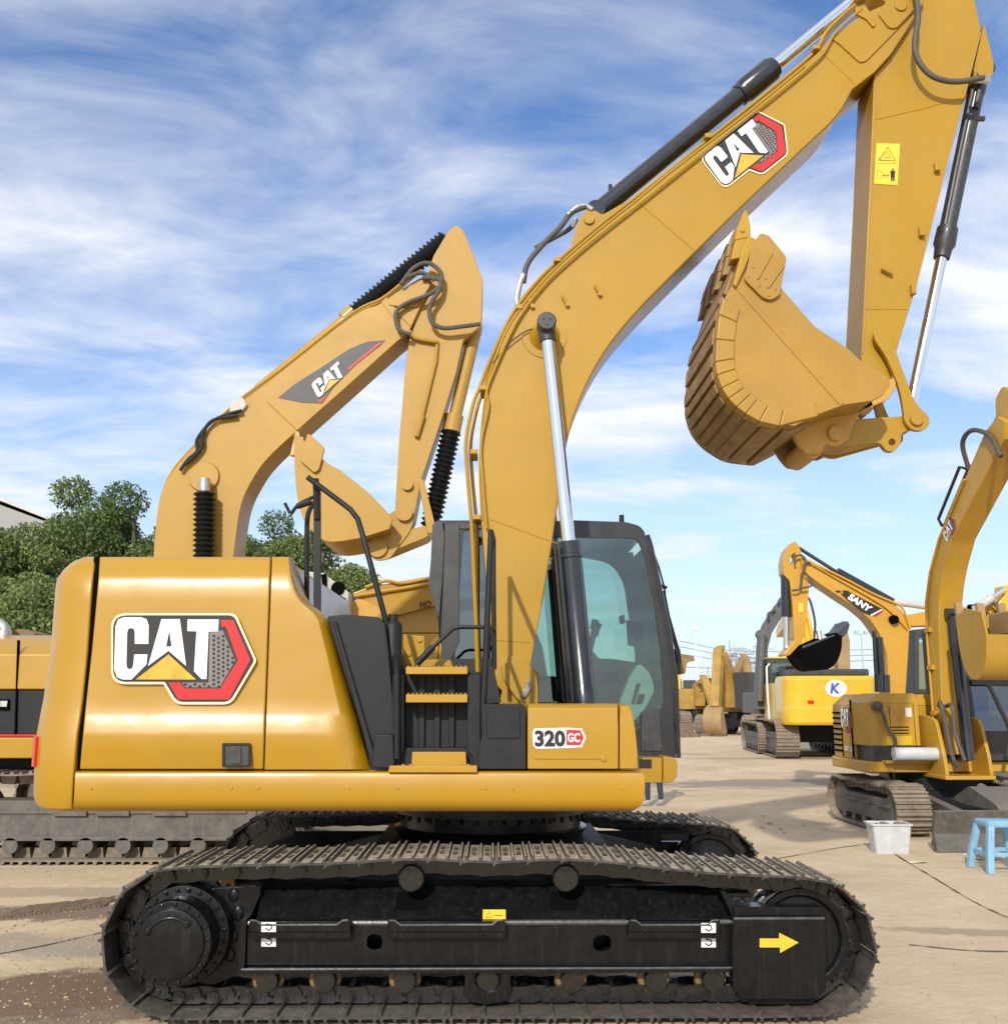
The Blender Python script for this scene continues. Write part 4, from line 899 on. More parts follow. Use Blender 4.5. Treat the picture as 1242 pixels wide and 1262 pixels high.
m = MB(); m.prism(fillet(P([(724, 795), (738, 812), (752, 812), (795, 818), (800, 850), (790, 905), (728, 905)], 8.35), .02), 8.33, 8.45); m.tube(mid([(727, 812), (728, 790), (732, 772)], 7.85), .016, 8); m.tube(mid([(731, 776), (734, 764)], 7.85), .03, 8); bp(m, 'console', 'dark', cab, bevel=.01)
m = MB(); m.prism(fillet(P([(787, 817), (800, 830), (806, 850), (795, 872), (780, 890), (762, 868), (775, 835)], 7.9), .04), 7.86, 7.98, [P([(783, 843), (789, 843), (782, 868), (777, 868)], 7.9)]); bp(m, 'plastic_tray', 'seat', cab, bevel=.01)
m = MB(); m.prism(fillet(P([(762, 760), (768, 758), (770, 768), (764, 770)], 8.5), .005), 8.45, 8.5); m.prism(fillet(P([(770, 765), (790, 770), (792, 800), (772, 796)], 8.2), .01), 8.1, 8.14)
bp(m, 'monitor', 'dark', cab, bevel=.004)
# wiper
m = MB(); 
m.tube(mid([(836, 818), (834, 800)], 7.9), .026, 8); m.tube(mid([(835, 803), (824, 760), (818, 728)], 7.9), [.020, .012, .010], 6)
m.tube(mid([(802, 672), (812, 700), (819, 726), (822, 768)], 7.88), .008, 6); m.tube(mid([(806, 705), (818, 726)], 7.86), .007, 6); m.tube(mid([(812, 722), (822, 724)], 7.85), .012, 6)
bp(m, 'wiper', 'black', cab)
# work lamp / bracket at the cab front
m = MB(); c = at(840, 815, CY1+.06); m.prism(fillet(P([(829, 808), (846, 810), (848, 816), (838, 818), (836, 832), (830, 832)], CY1), .02), CY1-.3, CY1-.05); bp(m, 'mirror_mount', 'bucket_worn', cab, bevel=.006)
# yellow step skirt below the cab
m = MB(); m.prism(fillet(P([(792, 934), (816, 934), (816, 965), (784, 965)], CY0-.2), .01), CY0-.2, CY1); m.prism(fillet(P([(817, 932), (832, 934), (835, 942), (834, 958), (828, 965), (817, 965)], CY0-.2), [.01, .03, .04, .04, .03, .01]), CY0-.2, CY1)
fs = bp(m, 'front_skirt', 'yellow', bevel=.012)
m = MB(); flat(m, mid([(787, 936), (803, 936), (803, 947), (787, 947)], CY0-.205)); 
bp(m, 'data_plate', ['badgeblack', 'white'], fs, smooth=0)


# =================================================================== OTHER MACHINES
def bg_tracks(rt_, X, L, H, gauge, w, shoe='dirtytrack', frame='dirtysteel', pitch=.17, roll=6):
    """two crawler tracks under a machine; local x forward, y left"""
    r = H/2-.05
    for s in (-1, 1):
        yc = s*gauge/2
        m = MB(); per = 2*(L-2*r-.1)+2*math.pi*r; n = int(per/pitch); l2 = (L-2*r-.1)/2
        pts = [(-l2+2*l2*i/40, H/2-r) for i in range(40)]+[(l2+r*math.cos(-math.pi/2+math.pi*i/20), H/2+r*math.sin(-math.pi/2+math.pi*i/20)) for i in range(20)]
        pts += [(l2-2*l2*i/40, H/2+r-.025*math.sin(math.pi*i/40*3)**2) for i in range(40)]+[(-l2+r*math.cos(math.pi/2+math.pi*i/20), H/2+r*math.sin(math.pi/2+math.pi*i/20)) for i in range(20)]
        q, Lp = resample(pts, n)
        for i in range(n):
            a, b = q[i], q[(i+1) % n]; d = (b-a); l = d.length; d.normalize(); nn = Vector((d.y, -d.x)); c = (a+b)/2
            pr = [(-l*.5, 0), (l*.5, 0), (l*.5, .014), (l*.44, .045), (l*.3, .045), (l*.24, .016), (-l*.02, .016), (-l*.06, .04), (-l*.16, .04), (-l*.2, .016), (-l*.5, .014)]
            P2 = [(c.x+d.x*u+nn.x*v, c.y+d.y*u+nn.y*v) for u, v in pr]; m.prism(P2, yc-w/2, yc+w/2)
            P3 = [(c.x+d.x*u+nn.x*v, c.y+d.y*u+nn.y*v) for u, v in [(-l*.36, -.10), (l*.36, -.10), (l*.45, -.001), (-l*.45, -.001)]]; m.prism(P3, yc-.1, yc+.1)
        m.xf(X); tk = build(m, 'track', shoe, rt_, smooth=0)
        m = MB(); m.prism([(-l2-.0, H*.25), (l2, H*.25), (l2+.0, H*.62), (l2-.15, H*.66), (-l2+.1, H*.66)], yc-w*.36, yc+w*.36); m.box(-l2+.1, l2-.1, yc-w*.40, yc+w*.40, H*.24, H*.28); m.box(-l2+.1, l2-.1, yc-w*.39, yc+w*.39, H*.52, H*.55)
        for xq in (-.55, -.1, .5): m.box(xq, xq+.35, yc-w*.43, yc+w*.43, H*.50, H*.56)
        m.xf(X); build(m, 'track_frame', frame, rt_, bevel=.006)
        for i in range(roll):
            x = -l2+.2+(2*l2-.4)*i/(roll-1); m = MB(); m.cyl((x, yc-w*.40, H*.19), (x, yc+w*.40, H*.19), H*.085, n=14); m.xf(X); build(m, 'track_roller', frame, rt_)
        for x in (-l2, l2): m = MB(); m.lathe((x, yc-w*.33, H/2), (x, yc+w*.33, H/2), [(0, .03), (0, r*.72), (.1, r*.8), (.9, r*.8), (1, r*.72), (1, .03)], 24); m.xf(X); build(m, 'idler' if x > 0 else 'sprocket', frame, rt_)
    m = MB(); m.box(-.6, .6, -gauge/2, gauge/2, H*.38, H*.8); m.cyl((0, 0, H*.7), (0, 0, H*1.16), .55); m.xf(X); build(m, 'car_body', 'black', rt_)
def Xf(loc, rot=0.): return Matrix.Translation(Vector(loc)) @ Matrix.Rotation(rot, 4, 'Z')

# ---- older excavator behind the first --------------------------------
g0 = ground_at(100, 1066); YO = g0.y; YC = YO+1.45
cx0 = at(130, 1000, YO).x
OE = root('excavator', (cx0, YC, 0), 'older yellow crawler excavator behind the big one, raised boom with ribbed black cylinder sleeves', 'excavator')
bg_tracks(OE, Xf((cx0, YC, 0)), 4.15, .98, 2.38, .60, 'dirtytrack', 'dirtysteel', .19, 8)
def bo(mb, name, mats, par=OE, **k): return build(mb, name, mats, par, **k)
YU = YO+.08
m = MB(); m.shell([(783, YU+.5, -90, 380), (789, YU+.25, -90, 384), (800, YU+.08, -90, 386), (806, YU, -90, 388), (850, YU-.02, -90, 388)], YU+2.6, 10); bo(m, 'hood', 'yellow', bevel=.02)
m = MB(); m.prism(P([(-90, 851), (388, 851), (388, 905), (-90, 905)], YU), YU, YU+2.5); st = bo(m, 'side_panel', 'black', bevel=.01)
m = MB(); m.prism(P([(-90, 905), (388, 905), (388, 908), (-90, 908)], YU-.02), YU-.02, YU+.2); bo(m, 'red_stripe', 'badgered')
m = MB(); m.prism(P([(-90, 909), (388, 909), (388, 935), (-90, 935)], YU-.03), YU-.03, YU+2.6); bo(m, 'side_skirt', 'yellow', bevel=.015)
m = MB(); m.prism(P([(21, 789), (22.5, 789), (19, 905), (17.5, 905)], YU-.03), YU-.03, YU+.02); m.prism(P([(0, 862), (12, 862), (12, 875), (0, 875)], YU), YU-.03, YU+.02); bo(m, 'panel_seam', 'dark')
m = MB(); m.prism(P([(2, 864), (11, 864), (10, 871), (2, 871)], YU), YU-.036, YU-.031); bo(m, 'maker_plate', 'steel')
m = MB(); m.tube(cat_rom(mid([(4, 790), (6, 776), (-2, 768), (-14, 764)], YU+.6), 5), .06, 14); m.lathe(at(6, 800, YU+.6), at(5, 778, YU+.6), [(0, .1), (1, .08)]); bo(m, 'exhaust_pipe', 'steel')
m = MB(); m.prism(P([(-5, 782), (30, 776), (48, 781), (48, 789), (-5, 790)], YU+.9), YU+.8, YU+1.3); bo(m, 'hood_grille', 'rust', bevel=.01)
m = MB(); m.prism(P([(-60, 936), (360, 936), (360, 962), (-60, 962)], YU+.4), YU+.5, YU+2.2); bo(m, 'deck_frame', 'black')
Yb0, Yb1 = YC-.32, YC+.22
topo = [tuple(v) for v in cat_rom([(188, 720), (190, 667), (197, 612), (210, 585), (230, 560), (262, 528), (290, 501), (340, 463), (434, 390), (467, 375)], 4)]
poly = topo+[(493, 357), (516, 343), (527, 340), (533, 348), (527, 360), (519, 376), (504, 408), (499, 413)]+[tuple(v) for v in cat_rom([(490, 420), (430, 474), (367, 530), (330, 565), (312, 590), (298, 620), (291, 660), (284, 720)], 4)]
m = MB(); m.prism(P(poly, Yb0), Yb0, Yb1); ob = bo(m, 'boom', 'yellow_old', bevel=.01)
m = MB()
m.tube(mid([(329, 495), (366, 530)], Yb0-.002), .008, 6); m.tube(mid([(476, 372), (507, 403)], Yb0-.002), .008, 6); m.prism(P([(476, 366), (494, 388), (488, 394), (470, 372)], Yb0-.02), Yb0-.015, Yb0+.01); bo(m, 'weld_plate', 'yellow_old', ob); m = MB()
m.prism(fillet(P([(478, 372), (495, 360), (517, 345), (528, 342), (530, 352), (514, 378), (498, 378), (480, 376)], Yb0-.03), .03), Yb0-.03, Yb0+.01); bo(m, 'nose_plate', 'yellow_old', ob, bevel=.01)
for k in range(3):
    m = MB(); pts = [(196+k*4, 700), (199+k*4, 620), (212+k*3, 582), (240, 549+k*4), (290, 497+k*4), (345, 456+k*4), (434, 386+k*4), (470, 368+k*3), (500, 345+k*2), (518, 333)]
    m.tube(cat_rom(mid(pts, Yb0+.02+.1*k), 4), .020, 8); bo(m, 'hydraulic_pipe', 'yellow_old', ob)
m = MB(); m.prism(P([(283, 498), (300, 490), (306, 500), (296, 512), (284, 512)], Yb0), Yb0-.05, Yb0+.2); bo(m, 'pipe_bracket', 'palegrey', ob, bevel=.02)
m = MB()
for pts in ([(298, 506), (276, 512), (258, 522), (243, 542), (243, 556), (232, 566), (222, 580)], [(292, 512), (262, 518), (250, 535), (249, 550), (240, 562), (226, 574)]): m.tube(cat_rom(mid(pts, Yb0-.06), 5), .024, 8)
bo(m, 'hydraulic_hose', 'bellow', ob)
m = MB(); c = at(252, 588, Yb0); m.lathe((c.x, Yb0-.04, c.z), (c.x, Yb0+.01, c.z), [(0, .03), (0, .18), (1, .2)], 30); bo(m, 'cylinder_boss', 'yellow_old', ob)
def bellows(m, a, b, r0, r1, n):
    pr = []
    for i in range(n): pr += [((i+.0)/n, r0), ((i+.5)/n, r1)]
    pr.append((1, r0)); m.lathe(a, b, pr, 20)
cyr = bo(MB().lathe(at(252, 590, Yb0-.16), at(252, 700, Yb0-.16), [(0, .04), (0, .07), (1, .07)], 16), 'lift_cylinder', 'steel')
m = MB(); bellows(m, at(252, 606, Yb0-.16), at(251, 720, Yb0-.16), .09, .135, 18); bo(m, 'rubber_sleeve', 'bellow', cyr, smooth=0)
m = MB(); m.cyl(at(318, 482, Yb0+.25), at(436, 386, Yb0+.25), .085); m.cyl(at(424, 394, Yb0+.25), at(436, 384, Yb0+.25), .11); sc2 = bo(m, 'stick_cylinder', 'yellow_old')
m = MB(); bellows(m, at(436, 387, Yb0+.25), at(550, 294, Yb0+.25), .09, .135, 24); bo(m, 'rubber_sleeve', 'bellow', sc2, smooth=0)
# black leaf shaped decal with white letters
d = MB(); Yd = Yb0-.006; flat(d, mid([(343, 490), (362, 474), (400, 450), (430, 430), (452, 421), (475, 419), (468, 426), (440, 448), (412, 476), (397, 497), (372, 496)], Yd)); d.cur = 1
flat(d, mid([(473, 420), (430, 456), (428, 454), (464, 424)], Yd-.003)); flat(d, mid([(404, 486), (396, 496), (391, 495)], Yd-.003)); bo(d, 'swoosh_decal', ['cylgrey', 'badgered'], ob, smooth=0)
cat_badge(ob, aff(382, 474, .0500, -.0440, .0240, .0425, Yd-.006), NEAR, full=False)
# stick
Ys0, Ys1 = YC-.26, YC+.14
m = MB(); m.prism(fillet(P([(534, 315), (553, 283), (562, 277), (569, 281), (575, 292), (595, 345), (593, 401), (571, 419), (562, 460), (540, 530), (519, 592), (510, 640), (503, 652), (490, 648), (487, 625), (492, 540), (500, 450), (504, 420), (516, 380)], Ys0), .04), Ys0, Ys1); os_ = bo(m, 'stick', 'yellow_old', bevel=.01)
m = MB(); m.tube(cat_rom(mid([(504, 408), (512, 416), (539, 421)], Ys0-.05), 4), .03, 8); m.tube(mid([(539, 421), (537, 445), (520, 515)], Ys0-.03), .022, 8); m.tube(mid([(521, 512), (513, 538)], Ys0-.04), .035, 8); bo(m, 'hydraulic_pipe', 'yellow_old', os_)
m = MB()
for pts in ([(494, 350), (510, 330), (528, 324), (543, 336), (542, 352), (530, 362), (500, 374), (488, 386), (492, 406), (506, 412)], [(520, 342), (540, 344), (542, 356), (530, 376), (532, 396), (546, 404), (570, 402), (592, 399)], [(500, 342), (520, 336), (536, 345)]):
    m.tube(cat_rom(mid(pts, Ys0-.14), 6), .030, 8)
bo(m, 'hydraulic_hose', 'rubber', os_)
m = MB(); c = at(499, 634, Ys0); m.lathe((c.x, Ys0-.12, c.z), (c.x, Ys1+.12, c.z), [(0, .02), (0, .10), (1, .10)], 24); c = at(502, 598, Ys0); m.lathe((c.x, Ys0-.05, c.z), (c.x, Ys1+.05, c.z), [(0, .02), (0, .07), (1, .07)], 20); bo(m, 'pivot_pin', 'yellow_old', os_)
Yq = Ys0+.2; m = MB(); m.cyl(at(587, 402, Yq), at(558, 524, Yq), .085); m.cyl(at(560, 512, Yq), at(556, 532, Yq), .12); bc = bo(m, 'bucket_cylinder', 'yellow_old')
m = MB(); bellows(m, at(556, 531, Yq), at(530, 650, Yq), .09, .135, 20); bo(m, 'rubber_sleeve', 'bellow', bc, smooth=0)
m = MB(); m.prism(fillet(P([(470, 662), (524, 648), (532, 652), (528, 662), (474, 684), (462, 686), (456, 676)], Ys0), .05), Ys0-.04, Ys1+.04); m.prism(fillet(P([(515, 590), (522, 590), (536, 646), (532, 658), (526, 656)], Ys0-.1), .04), Ys0-.08, Ys0-.02); bo(m, 'bucket_link', 'yellow_old', bevel=.01)
KA, KB = YC-.62, YC+.58
bpx = [tuple(v) for v in cat_rom([(363, 575), (366, 610), (374, 640), (388, 658), (406, 668), (440, 664), (468, 656)], 4)]
m = MB(); full_ = [(362, 534), (372, 540), (398, 566), (402, 570), (420, 580), (455, 608), (476, 630), (484, 640), (480, 652)]+bpx[::-1]
m.prism(P(full_, KA), KA, KA+.04); m.prism(P(full_, KA), KB-.04, KB); a = P(bpx+[(480, 652)], KA); b_ = P([(x+(415-x)*.08, y+(600-y)*.08) for x, y in bpx+[(480, 652)]], KA); m.prism(a+b_[::-1], KA+.01, KB-.01); kb = bo(m, 'bucket', 'yellow_old', bevel=.01)
m = MB(); m.prism(fillet(P([(380, 534), (401, 553), (394, 580), (388, 584), (370, 568)], KA), .04), KA-.05, KA); bo(m, 'side_cutter', 'yellow_old', kb, bevel=.01)
for i in range(5):
    y = KA+.08+(KB-KA-.16)*i/4; m = MB(); a = at(364, 560, KA); b_ = at(365, 530, KA)
    for v in (a, b_): v.y = y
    m.loft([[v+Vector((sx*s, sy*s*.7, 0)) for sx, sy in ((1, 1), (1, -1), (-1, -1), (-1, 1))] for v, s in ((a, .07), (b_, .02))]); bo(m, 'tooth', 'yellow_old', kb)
m = MB(); c = at(466, 676, Ys0); m.lathe((c.x, Ys0-.1, c.z), (c.x, Ys1+.1, c.z), [(0, .02), (0, .12), (.05, .12), (.05, .06), (1, .06)], 24); m.prism(fillet(P([(450, 655), (490, 628), (512, 634), (506, 655), (480, 690), (462, 692), (452, 678)], Ys0), .06), Ys0-.06, Ys0-.01); bo(m, 'hinge_ear', 'yellow_old', kb)

# ---- yellow machine with its boom lowered, beyond the step -----------
YH = 16.5; hx = at(470, 900, YH).x
HO = root('excavator', (hx, YH+1.2, 0), 'yellow excavator mostly hidden behind the cab, boom lowered with dark HO lettering', 'excavator')
bg_tracks(HO, Xf((hx, YH+1.2, 0)), 3.8, .95, 2.2, .55)
def bh(mb, name, mats, par=HO, **k): return build(mb, name, mats, par, **k)
m = MB(); m.prism(P([(433, 731), (455, 723), (530, 710), (640, 706), (640, 745), (540, 746), (478, 762), (462, 748)], YH+.5), YH+.5, YH+1.0); hb = bh(m, 'boom', 'yellow', bevel=.02)
m = MB(); m.tube(mid([(436, 735), (527, 720), (600, 716)], YH+.46), .035, 8); m.tube(cat_rom(mid([(450, 724), (475, 716), (495, 719), (527, 713)], YH+.46), 4), .028, 8); bh(m, 'hydraulic_pipe', 'yellow', hb)
d = MB(); a = at(517.5, 750, YH+.47); text_poly(d, 'HO', a, Vector((1, 0, .1)).normalized(), Vector((0, 0, 1)), .19, .12, off=.03); bh(d, 'lettering_decal', 'badgeblack', hb, smooth=0)
m = MB(); m.prism(P([(474, 758), (560, 742), (560, 781), (488, 781)], YH+.6), YH+.6, YH+1.6); m.prism(P([(490, 781), (560, 781), (560, 900), (490, 900)], YH+.2), YH+.2, YH+2.0); bh(m, 'hood', 'yellow', bevel=.03)
m = MB(); m.prism(fillet(P([(410, 762), (420, 745), (445, 737), (470, 750), (482, 775), (482, 800), (410, 800)], YH+.4), .1), YH+.4, YH+.9); bh(m, 'boom_foot', 'yellow_dirty', bevel=.02)
m = MB(); m.prism(P([(340, 700), (398, 706), (430, 730), (428, 762), (340, 770)], YH), YH, YH+2.); cp = bh(m, 'side_panel', 'palegrey', bevel=.02)
m = MB(); m.tube(mid([(399, 708), (400, 727), (425, 741)], YH-.04), .045, 8); c = at(416, 725, YH-.03); m.lathe((c.x, YH-.05, c.z), (c.x, YH+.02, c.z), [(0, .02), (0, .10), (1, .12)], 16); bh(m, 'trim', 'dark', cp)
m = MB(); m.prism(P([(340, 771), (430, 763), (480, 800), (480, 960), (340, 960)], YH), YH+.02, YH+2.2); bh(m, 'body_panel', 'yellow_dirty', bevel=.02)

# ---- compact excavator at the right, nose to the camera --------------
ME = root('compact_excavator', (6.1, 14.2, 0), 'ochre compact excavator with dozer blade and louvred side, at the right beside the white tub', 'excavator', rot=-math.pi/2+R(2), local=True)
bg_tracks(ME, Matrix(), 2.45, .66, 1.72, .45, 'dirtytrack', 'dirtysteel', .13, 5)
def bm_(mb, name, mats, par=ME, **k): return build(mb, name, mats, par, **k)
def plan(m, pts, z0, z1, top=None):
    n = len(pts); t = top or pts; m.loft([[Vector((x, y, z0)) for x, y in pts], [Vector((x, y, z1)) for x, y in t]])
m = MB(); plan(m, fillet([(-1.05, -1.12), (.55, -1.14), (.55, 1.1), (-1.05, 1.1)], [.3, .05, .1, .3], 6), .76, .90); bm_(m, 'deck_skirt', 'yellow_mini', bevel=.02)
m = MB(); plan(m, fillet([(-1.02, -1.08), (-.05, -1.10), (-.05, .1), (-1.02, .1)], [.3, .02, .02, .1], 6), .90, 1.62); plan(m, fillet([(-1.02, -1.08), (-.05, -1.10), (-.05, .1), (-1.02, .1)], [.3, .02, .02, .1], 6), 1.62, 1.78, fillet([(-.95, -.92), (-.10, -.94), (-.10, .1), (-.95, .1)], [.3, .02, .02, .1], 6)); hd = bm_(m, 'engine_hood', 'yellow_mini', bevel=.015)
m = MB(); plan(m, [(-.049, -1.10), (.50, -1.08), (.50, -.40), (-.049, -.40)], 1.10, 1.66); plan(m, [(-.049, -1.10), (.50, -1.08), (.50, -.40), (-.049, -.40)], 1.66, 1.79, [(-.049, -.95), (.42, -.93), (.42, -.40), (-.049, -.40)]); cc = bm_(m, 'front_compartment', 'yellow_mini', bevel=.012)
for i in range(8):
    m = MB(); z = .98+i*.075; m.box(-.76, -.48, -1.104, -1.086, z, z+.028); bm_(m, 'louvre', 'dark', hd, smooth=0)
m = MB(); m.box(-.442, -.434, -1.106, -1.09, .92, 1.60); m.box(-.05, -.045, -1.12, -1.09, .92, 1.70); bm_(m, 'panel_seam', 'dark', hd, smooth=0)
cat_badge(hd, lambda x, y: Vector((-.40+(x-200)*.00043, -1.113, 1.60-(y-95)*.00066)), Vector((0, -1, 0)))
d = MB(); text_poly(d, '307.5', Vector((-.36, -1.114, 1.00)), Vector((1, 0, 0)), Vector((0, 0, 1)), .30, .07, off=.03); bm_(d, 'model_decal', 'white', hd, smooth=0)
m = MB()
for z in (1.22, 1.26, 1.30, 1.34): m.box(.50, .508, -.82, -.55, z, z+.012)
m.box(.50, .505, -.80, -.794, 1.36, 1.62); m.box(.50, .505, -.47, -.464, 1.0, 1.65); bm_(m, 'vent_slot', 'dark', cc, smooth=0)
m = MB(); m.box(.502, .508, -.58, -.50, 1.48, 1.60); bm_(m, 'paper_label', 'white', cc, smooth=0)
m = MB(); m.box(.502, .510, -.86, -.52, 1.11, 1.23); bm_(m, 'yellow_label', 'yellow_bright', cc, smooth=0)
m = MB(); m.tube(cat_rom([Vector(v) for v in ((.56, -.98, 1.62), (.60, -.93, 1.52), (.60, -.88, 1.35), (.62, -.80, 1.20), (.60, -.80, 1.02))], 5), .025, 8); m.sphere((.56, -.98, 1.62), .07); bm_(m, 'hydraulic_hose', 'rubber', cc)
m = MB(); m.box(.1, .50, -1.05, -.35, .90, 1.10); m.box(-.05, .1, -1.05, -.3, .9, 1.1); bm_(m, 'recess', 'cylgrey', smooth=0)
m = MB(); plan(m, [(.2, -.95), (.66, -.95), (.66, -.35), (.2, -.35)], .88, .92); bm_(m, 'foot_step', 'yellow_mini', bevel=.01)
m = MB()
for s in (-.32, .26): m.prism(fillet([(.2, .72), (1.02, .72), (.98, 1.0), (.82, 1.45), (.55, 1.5), (.2, 1.5)], .08), s-.02, s+.03)
m.box(.2, 1.04, -.36, .30, .70, .75); bm_(m, 'boom_bracket', 'yellow_mini', bevel=.01)
bpoly = [(.66, 1.0), (.56, 1.7), (.54, 2.5)]+[tuple(v) for v in cat_rom([(.58, 3.0), (.76, 3.38), (1.08, 3.80)], 5)]+[(2.45, 4.90), (2.75, 5.0), (2.90, 4.90), (2.84, 4.7)]+[tuple(v) for v in cat_rom([(1.42, 3.74), (1.12, 3.34), (.94, 2.95), (.88, 2.6)], 5)]+[(.80, 1.7), (.78, 1.0)]
m = MB(); m.prism(bpoly, -.22, .10); mbm = bm_(m, 'boom', 'yellow_mini', bevel=.012)
cat_badge(mbm, lambda x, y: Vector((1.20, -.222, 3.84))+Vector((.78, 0, .62))*((x-200)*.00040)+Vector((.62, 0, -.78))*((y-95)*.00040), Vector((0, -1, 0)))
m = MB()
for z in (1.0, 1.5, 2.1, 2.6): m.box(.54, .68, -.26, -.18, z, z+.06)
m.tube([Vector(v) for v in ((.60, -.24, .9), (.58, -.24, 1.6), (.57, -.24, 2.5), (.62, -.24, 3.0), (.80, -.24, 3.38), (1.12, -.24, 3.78), (1.9, -.24, 4.42))], .018, 8); bm_(m, 'hydraulic_pipe', 'yellow_mini', mbm)
m = MB()
for pts in (((.9, -.30, 1.62), (1.0, -.33, 1.66), (1.05, -.30, 1.35), (1.1, -.28, 1.0), (1.08, -.2, .85)), ((.9, -.22, 1.62), (1.08, -.22, 1.62), (1.1, -.22, 1.3), (1.15, -.15, .95)), ((.95, .35, 1.9), (1.05, .42, 1.6), (1.1, .5, 1.3), (1.1, .45, 1.0))):
    m.tube(cat_rom([Vector(v) for v in pts], 6), .028, 8)
bm_(m, 'hydraulic_hose', 'rubber')
m = MB(); m.cyl((1.06, -.05, .95), (.98, -.05, 2.3), .075); m.cyl((.985, -.05, 2.28), (.97, -.05, 2.78), .085); m.cyl((.97, -.15, 2.82), (.97, .05, 2.82), .07); bm_(m, 'lift_cylinder', 'cyl')
m = MB(); m.cyl((1.0, -.05, 3.96), (1.78, -.05, 4.60), .07); m.tube([Vector(v) for v in ((1.0, -.12, 3.98), (.99, -.16, 4.08), (1.66, -.16, 4.64), (1.74, -.12, 4.60))], .022, 8); sc3 = bm_(m, 'stick_cylinder', 'cyl')
m = MB(); m.cyl((1.74, -.05, 4.57), (2.64, -.05, 5.18), .04); bm_(m, 'rod', 'chrome', sc3)
m = MB(); m.prism(fillet([(2.60, 4.95), (2.62, 5.25), (2.80, 5.36), (2.98, 5.25), (3.16, 4.7), (3.20, 3.3), (3.05, 2.5), (2.92, 2.42), (2.84, 2.6), (2.92, 4.0), (2.84, 4.7)], .06), -.16, .06); bm_(m, 'stick', 'yellow_mini', bevel=.01)
m = MB(); m.tube(cat_rom([Vector(v) for v in ((1.95, -.2, 4.55), (2.05, -.3, 4.85), (2.3, -.3, 4.95), (2.6, -.25, 4.8), (2.8, -.25, 4.5))], 6), .03, 8); bm_(m, 'stick_hose', 'rubber')
m = MB(); bpr = [tuple(v) for v in cat_rom([(1.82, 2.72), (1.86, 2.3), (2.0, 2.0), (2.25, 1.94), (2.45, 2.12), (2.52, 2.45)], 5)]
for s in (-.46, .42): m.prism(bpr+[(2.45, 2.72), (2.1, 2.78)], s, s+.03)
m.prism(bpr+[(x+(2.2-x)*.08, z+(2.45-z)*.08) for x, z in bpr[::-1]], -.45, .44); mk = bm_(m, 'bucket', 'yellow_old', bevel=.01)
for i in range(4):
    m = MB(); y = -.40+i*.27; m.loft([[Vector((x+a*.025, y+b*.045, z)) for a, b in ((1, 1), (1, -1), (-1, -1), (-1, 1))] for x, z in ((1.83, 2.70), (1.80, 2.88))]); bm_(m, 'tooth', 'brown_far', mk)
m = MB(); m.box(2.1, 3.0, -.2, .1, 2.45, 2.72); bm_(m, 'coupler', 'brown_far', mk, bevel=.02)
# cab, front glass toward the camera
m = MB(); cf = fillet([(-.6, .92), (.62, .92), (.66, 1.5), (.50, 2.62), (.40, 2.70), (-.6, 2.70)], [.02, .03, .1, .1, .08, .05])
m.prism(cf, .24, .29, [[(-.5, 1.5), (.45, 1.5), (.34, 2.55), (-.5, 2.55)]]); m.prism(cf, 1.05, 1.10, [[(-.5, 1.2), (.5, 1.2), (.34, 2.55), (-.5, 2.55)]]); m.box(-.6, .42, .29, 1.05, 2.62, 2.71); m.box(-.62, -.56, .29, 1.05, .92, 2.6); m.box(-.5, .60, .29, 1.05, .92, 1.0)
m.prism([(.60, .92), (.655, .92), (.695, 1.30), (.64, 1.30)], .29, 1.05); m.box(.60, .64, .29, 1.05, 1.90, 1.97); mc = bm_(m, 'cab', 'cab', bevel=.012)
m = MB(); m.prism([(.655, 1.30), (.675, 1.30), (.64, 1.55), (.47, 2.62), (.45, 2.62), (.62, 1.55)], .29, 1.05); bm_(m, 'windshield', 'glass_dark', mc, smooth=0)
m = MB(); m.box(-.5, .45, .26, .265, 1.45, 2.56); bm_(m, 'side_window', 'glass_dark', mc, smooth=0)
m = MB(); m.box(-.3, .15, .4, .9, 1.0, 1.5); m.box(-.35, -.2, .4, .9, 1.5, 2.2); m.box(.2, .5, .45, .85, 1.0, 1.45); bm_(m, 'seat', 'dark', mc, bevel=.05)
m = MB(); m.box(-.55, .45, .30, 1.06, 2.712, 2.74); bm_(m, 'roof_panel', 'palegrey', mc, bevel=.01)
m = MB(); m.box(.72, .82, .26, .44, 2.78, 2.96); wl = bm_(m, 'work_lamp', 'dark', bevel=.02); m = MB(); m.box(.822, .83, .28, .42, 2.80, 2.94); bm_(m, 'lamp_glass', 'steel', wl, bevel=.01)
m = MB(); m.box(.4, .75, .20, .3, 2.86, 2.9); bm_(m, 'lamp_arm', 'dark')
# dozer blade
m = MB(); m.prism([(2.18, .0), (2.30, .0), (2.24, .2), (2.32, .46), (2.24, .46), (2.16, .22)], -1.12, 1.12); m.box(2.1, 2.2, -1.1, 1.1, .05, .12)
bl = bm_(m, 'dozer_blade', 'dirtysteel', bevel=.01)
m = MB()
for s in (-.45, .45): m.loft([[Vector((x, y*w_, z+q)) for y, q in ((1, -.06), (1, .06), (-1, .06), (-1, -.06))] for x, w_, z in ((.6, .0, .4), (2.2, .0, .3))]) if False else m.prism([(.5, .34), (2.2, .16), (2.2, .30), (.5, .5)], s-.06, s+.06)
m.prism(fillet([(.9, .45), (1.4, .66), (2.0, .50), (2.1, .42), (1.3, .42)], .05), -.25, .25); m.cyl((1.2, 0, .62), (2.1, 0, .38), .06); bm_(m, 'blade_arm', 'dirtysteel', bl, bevel=.01)

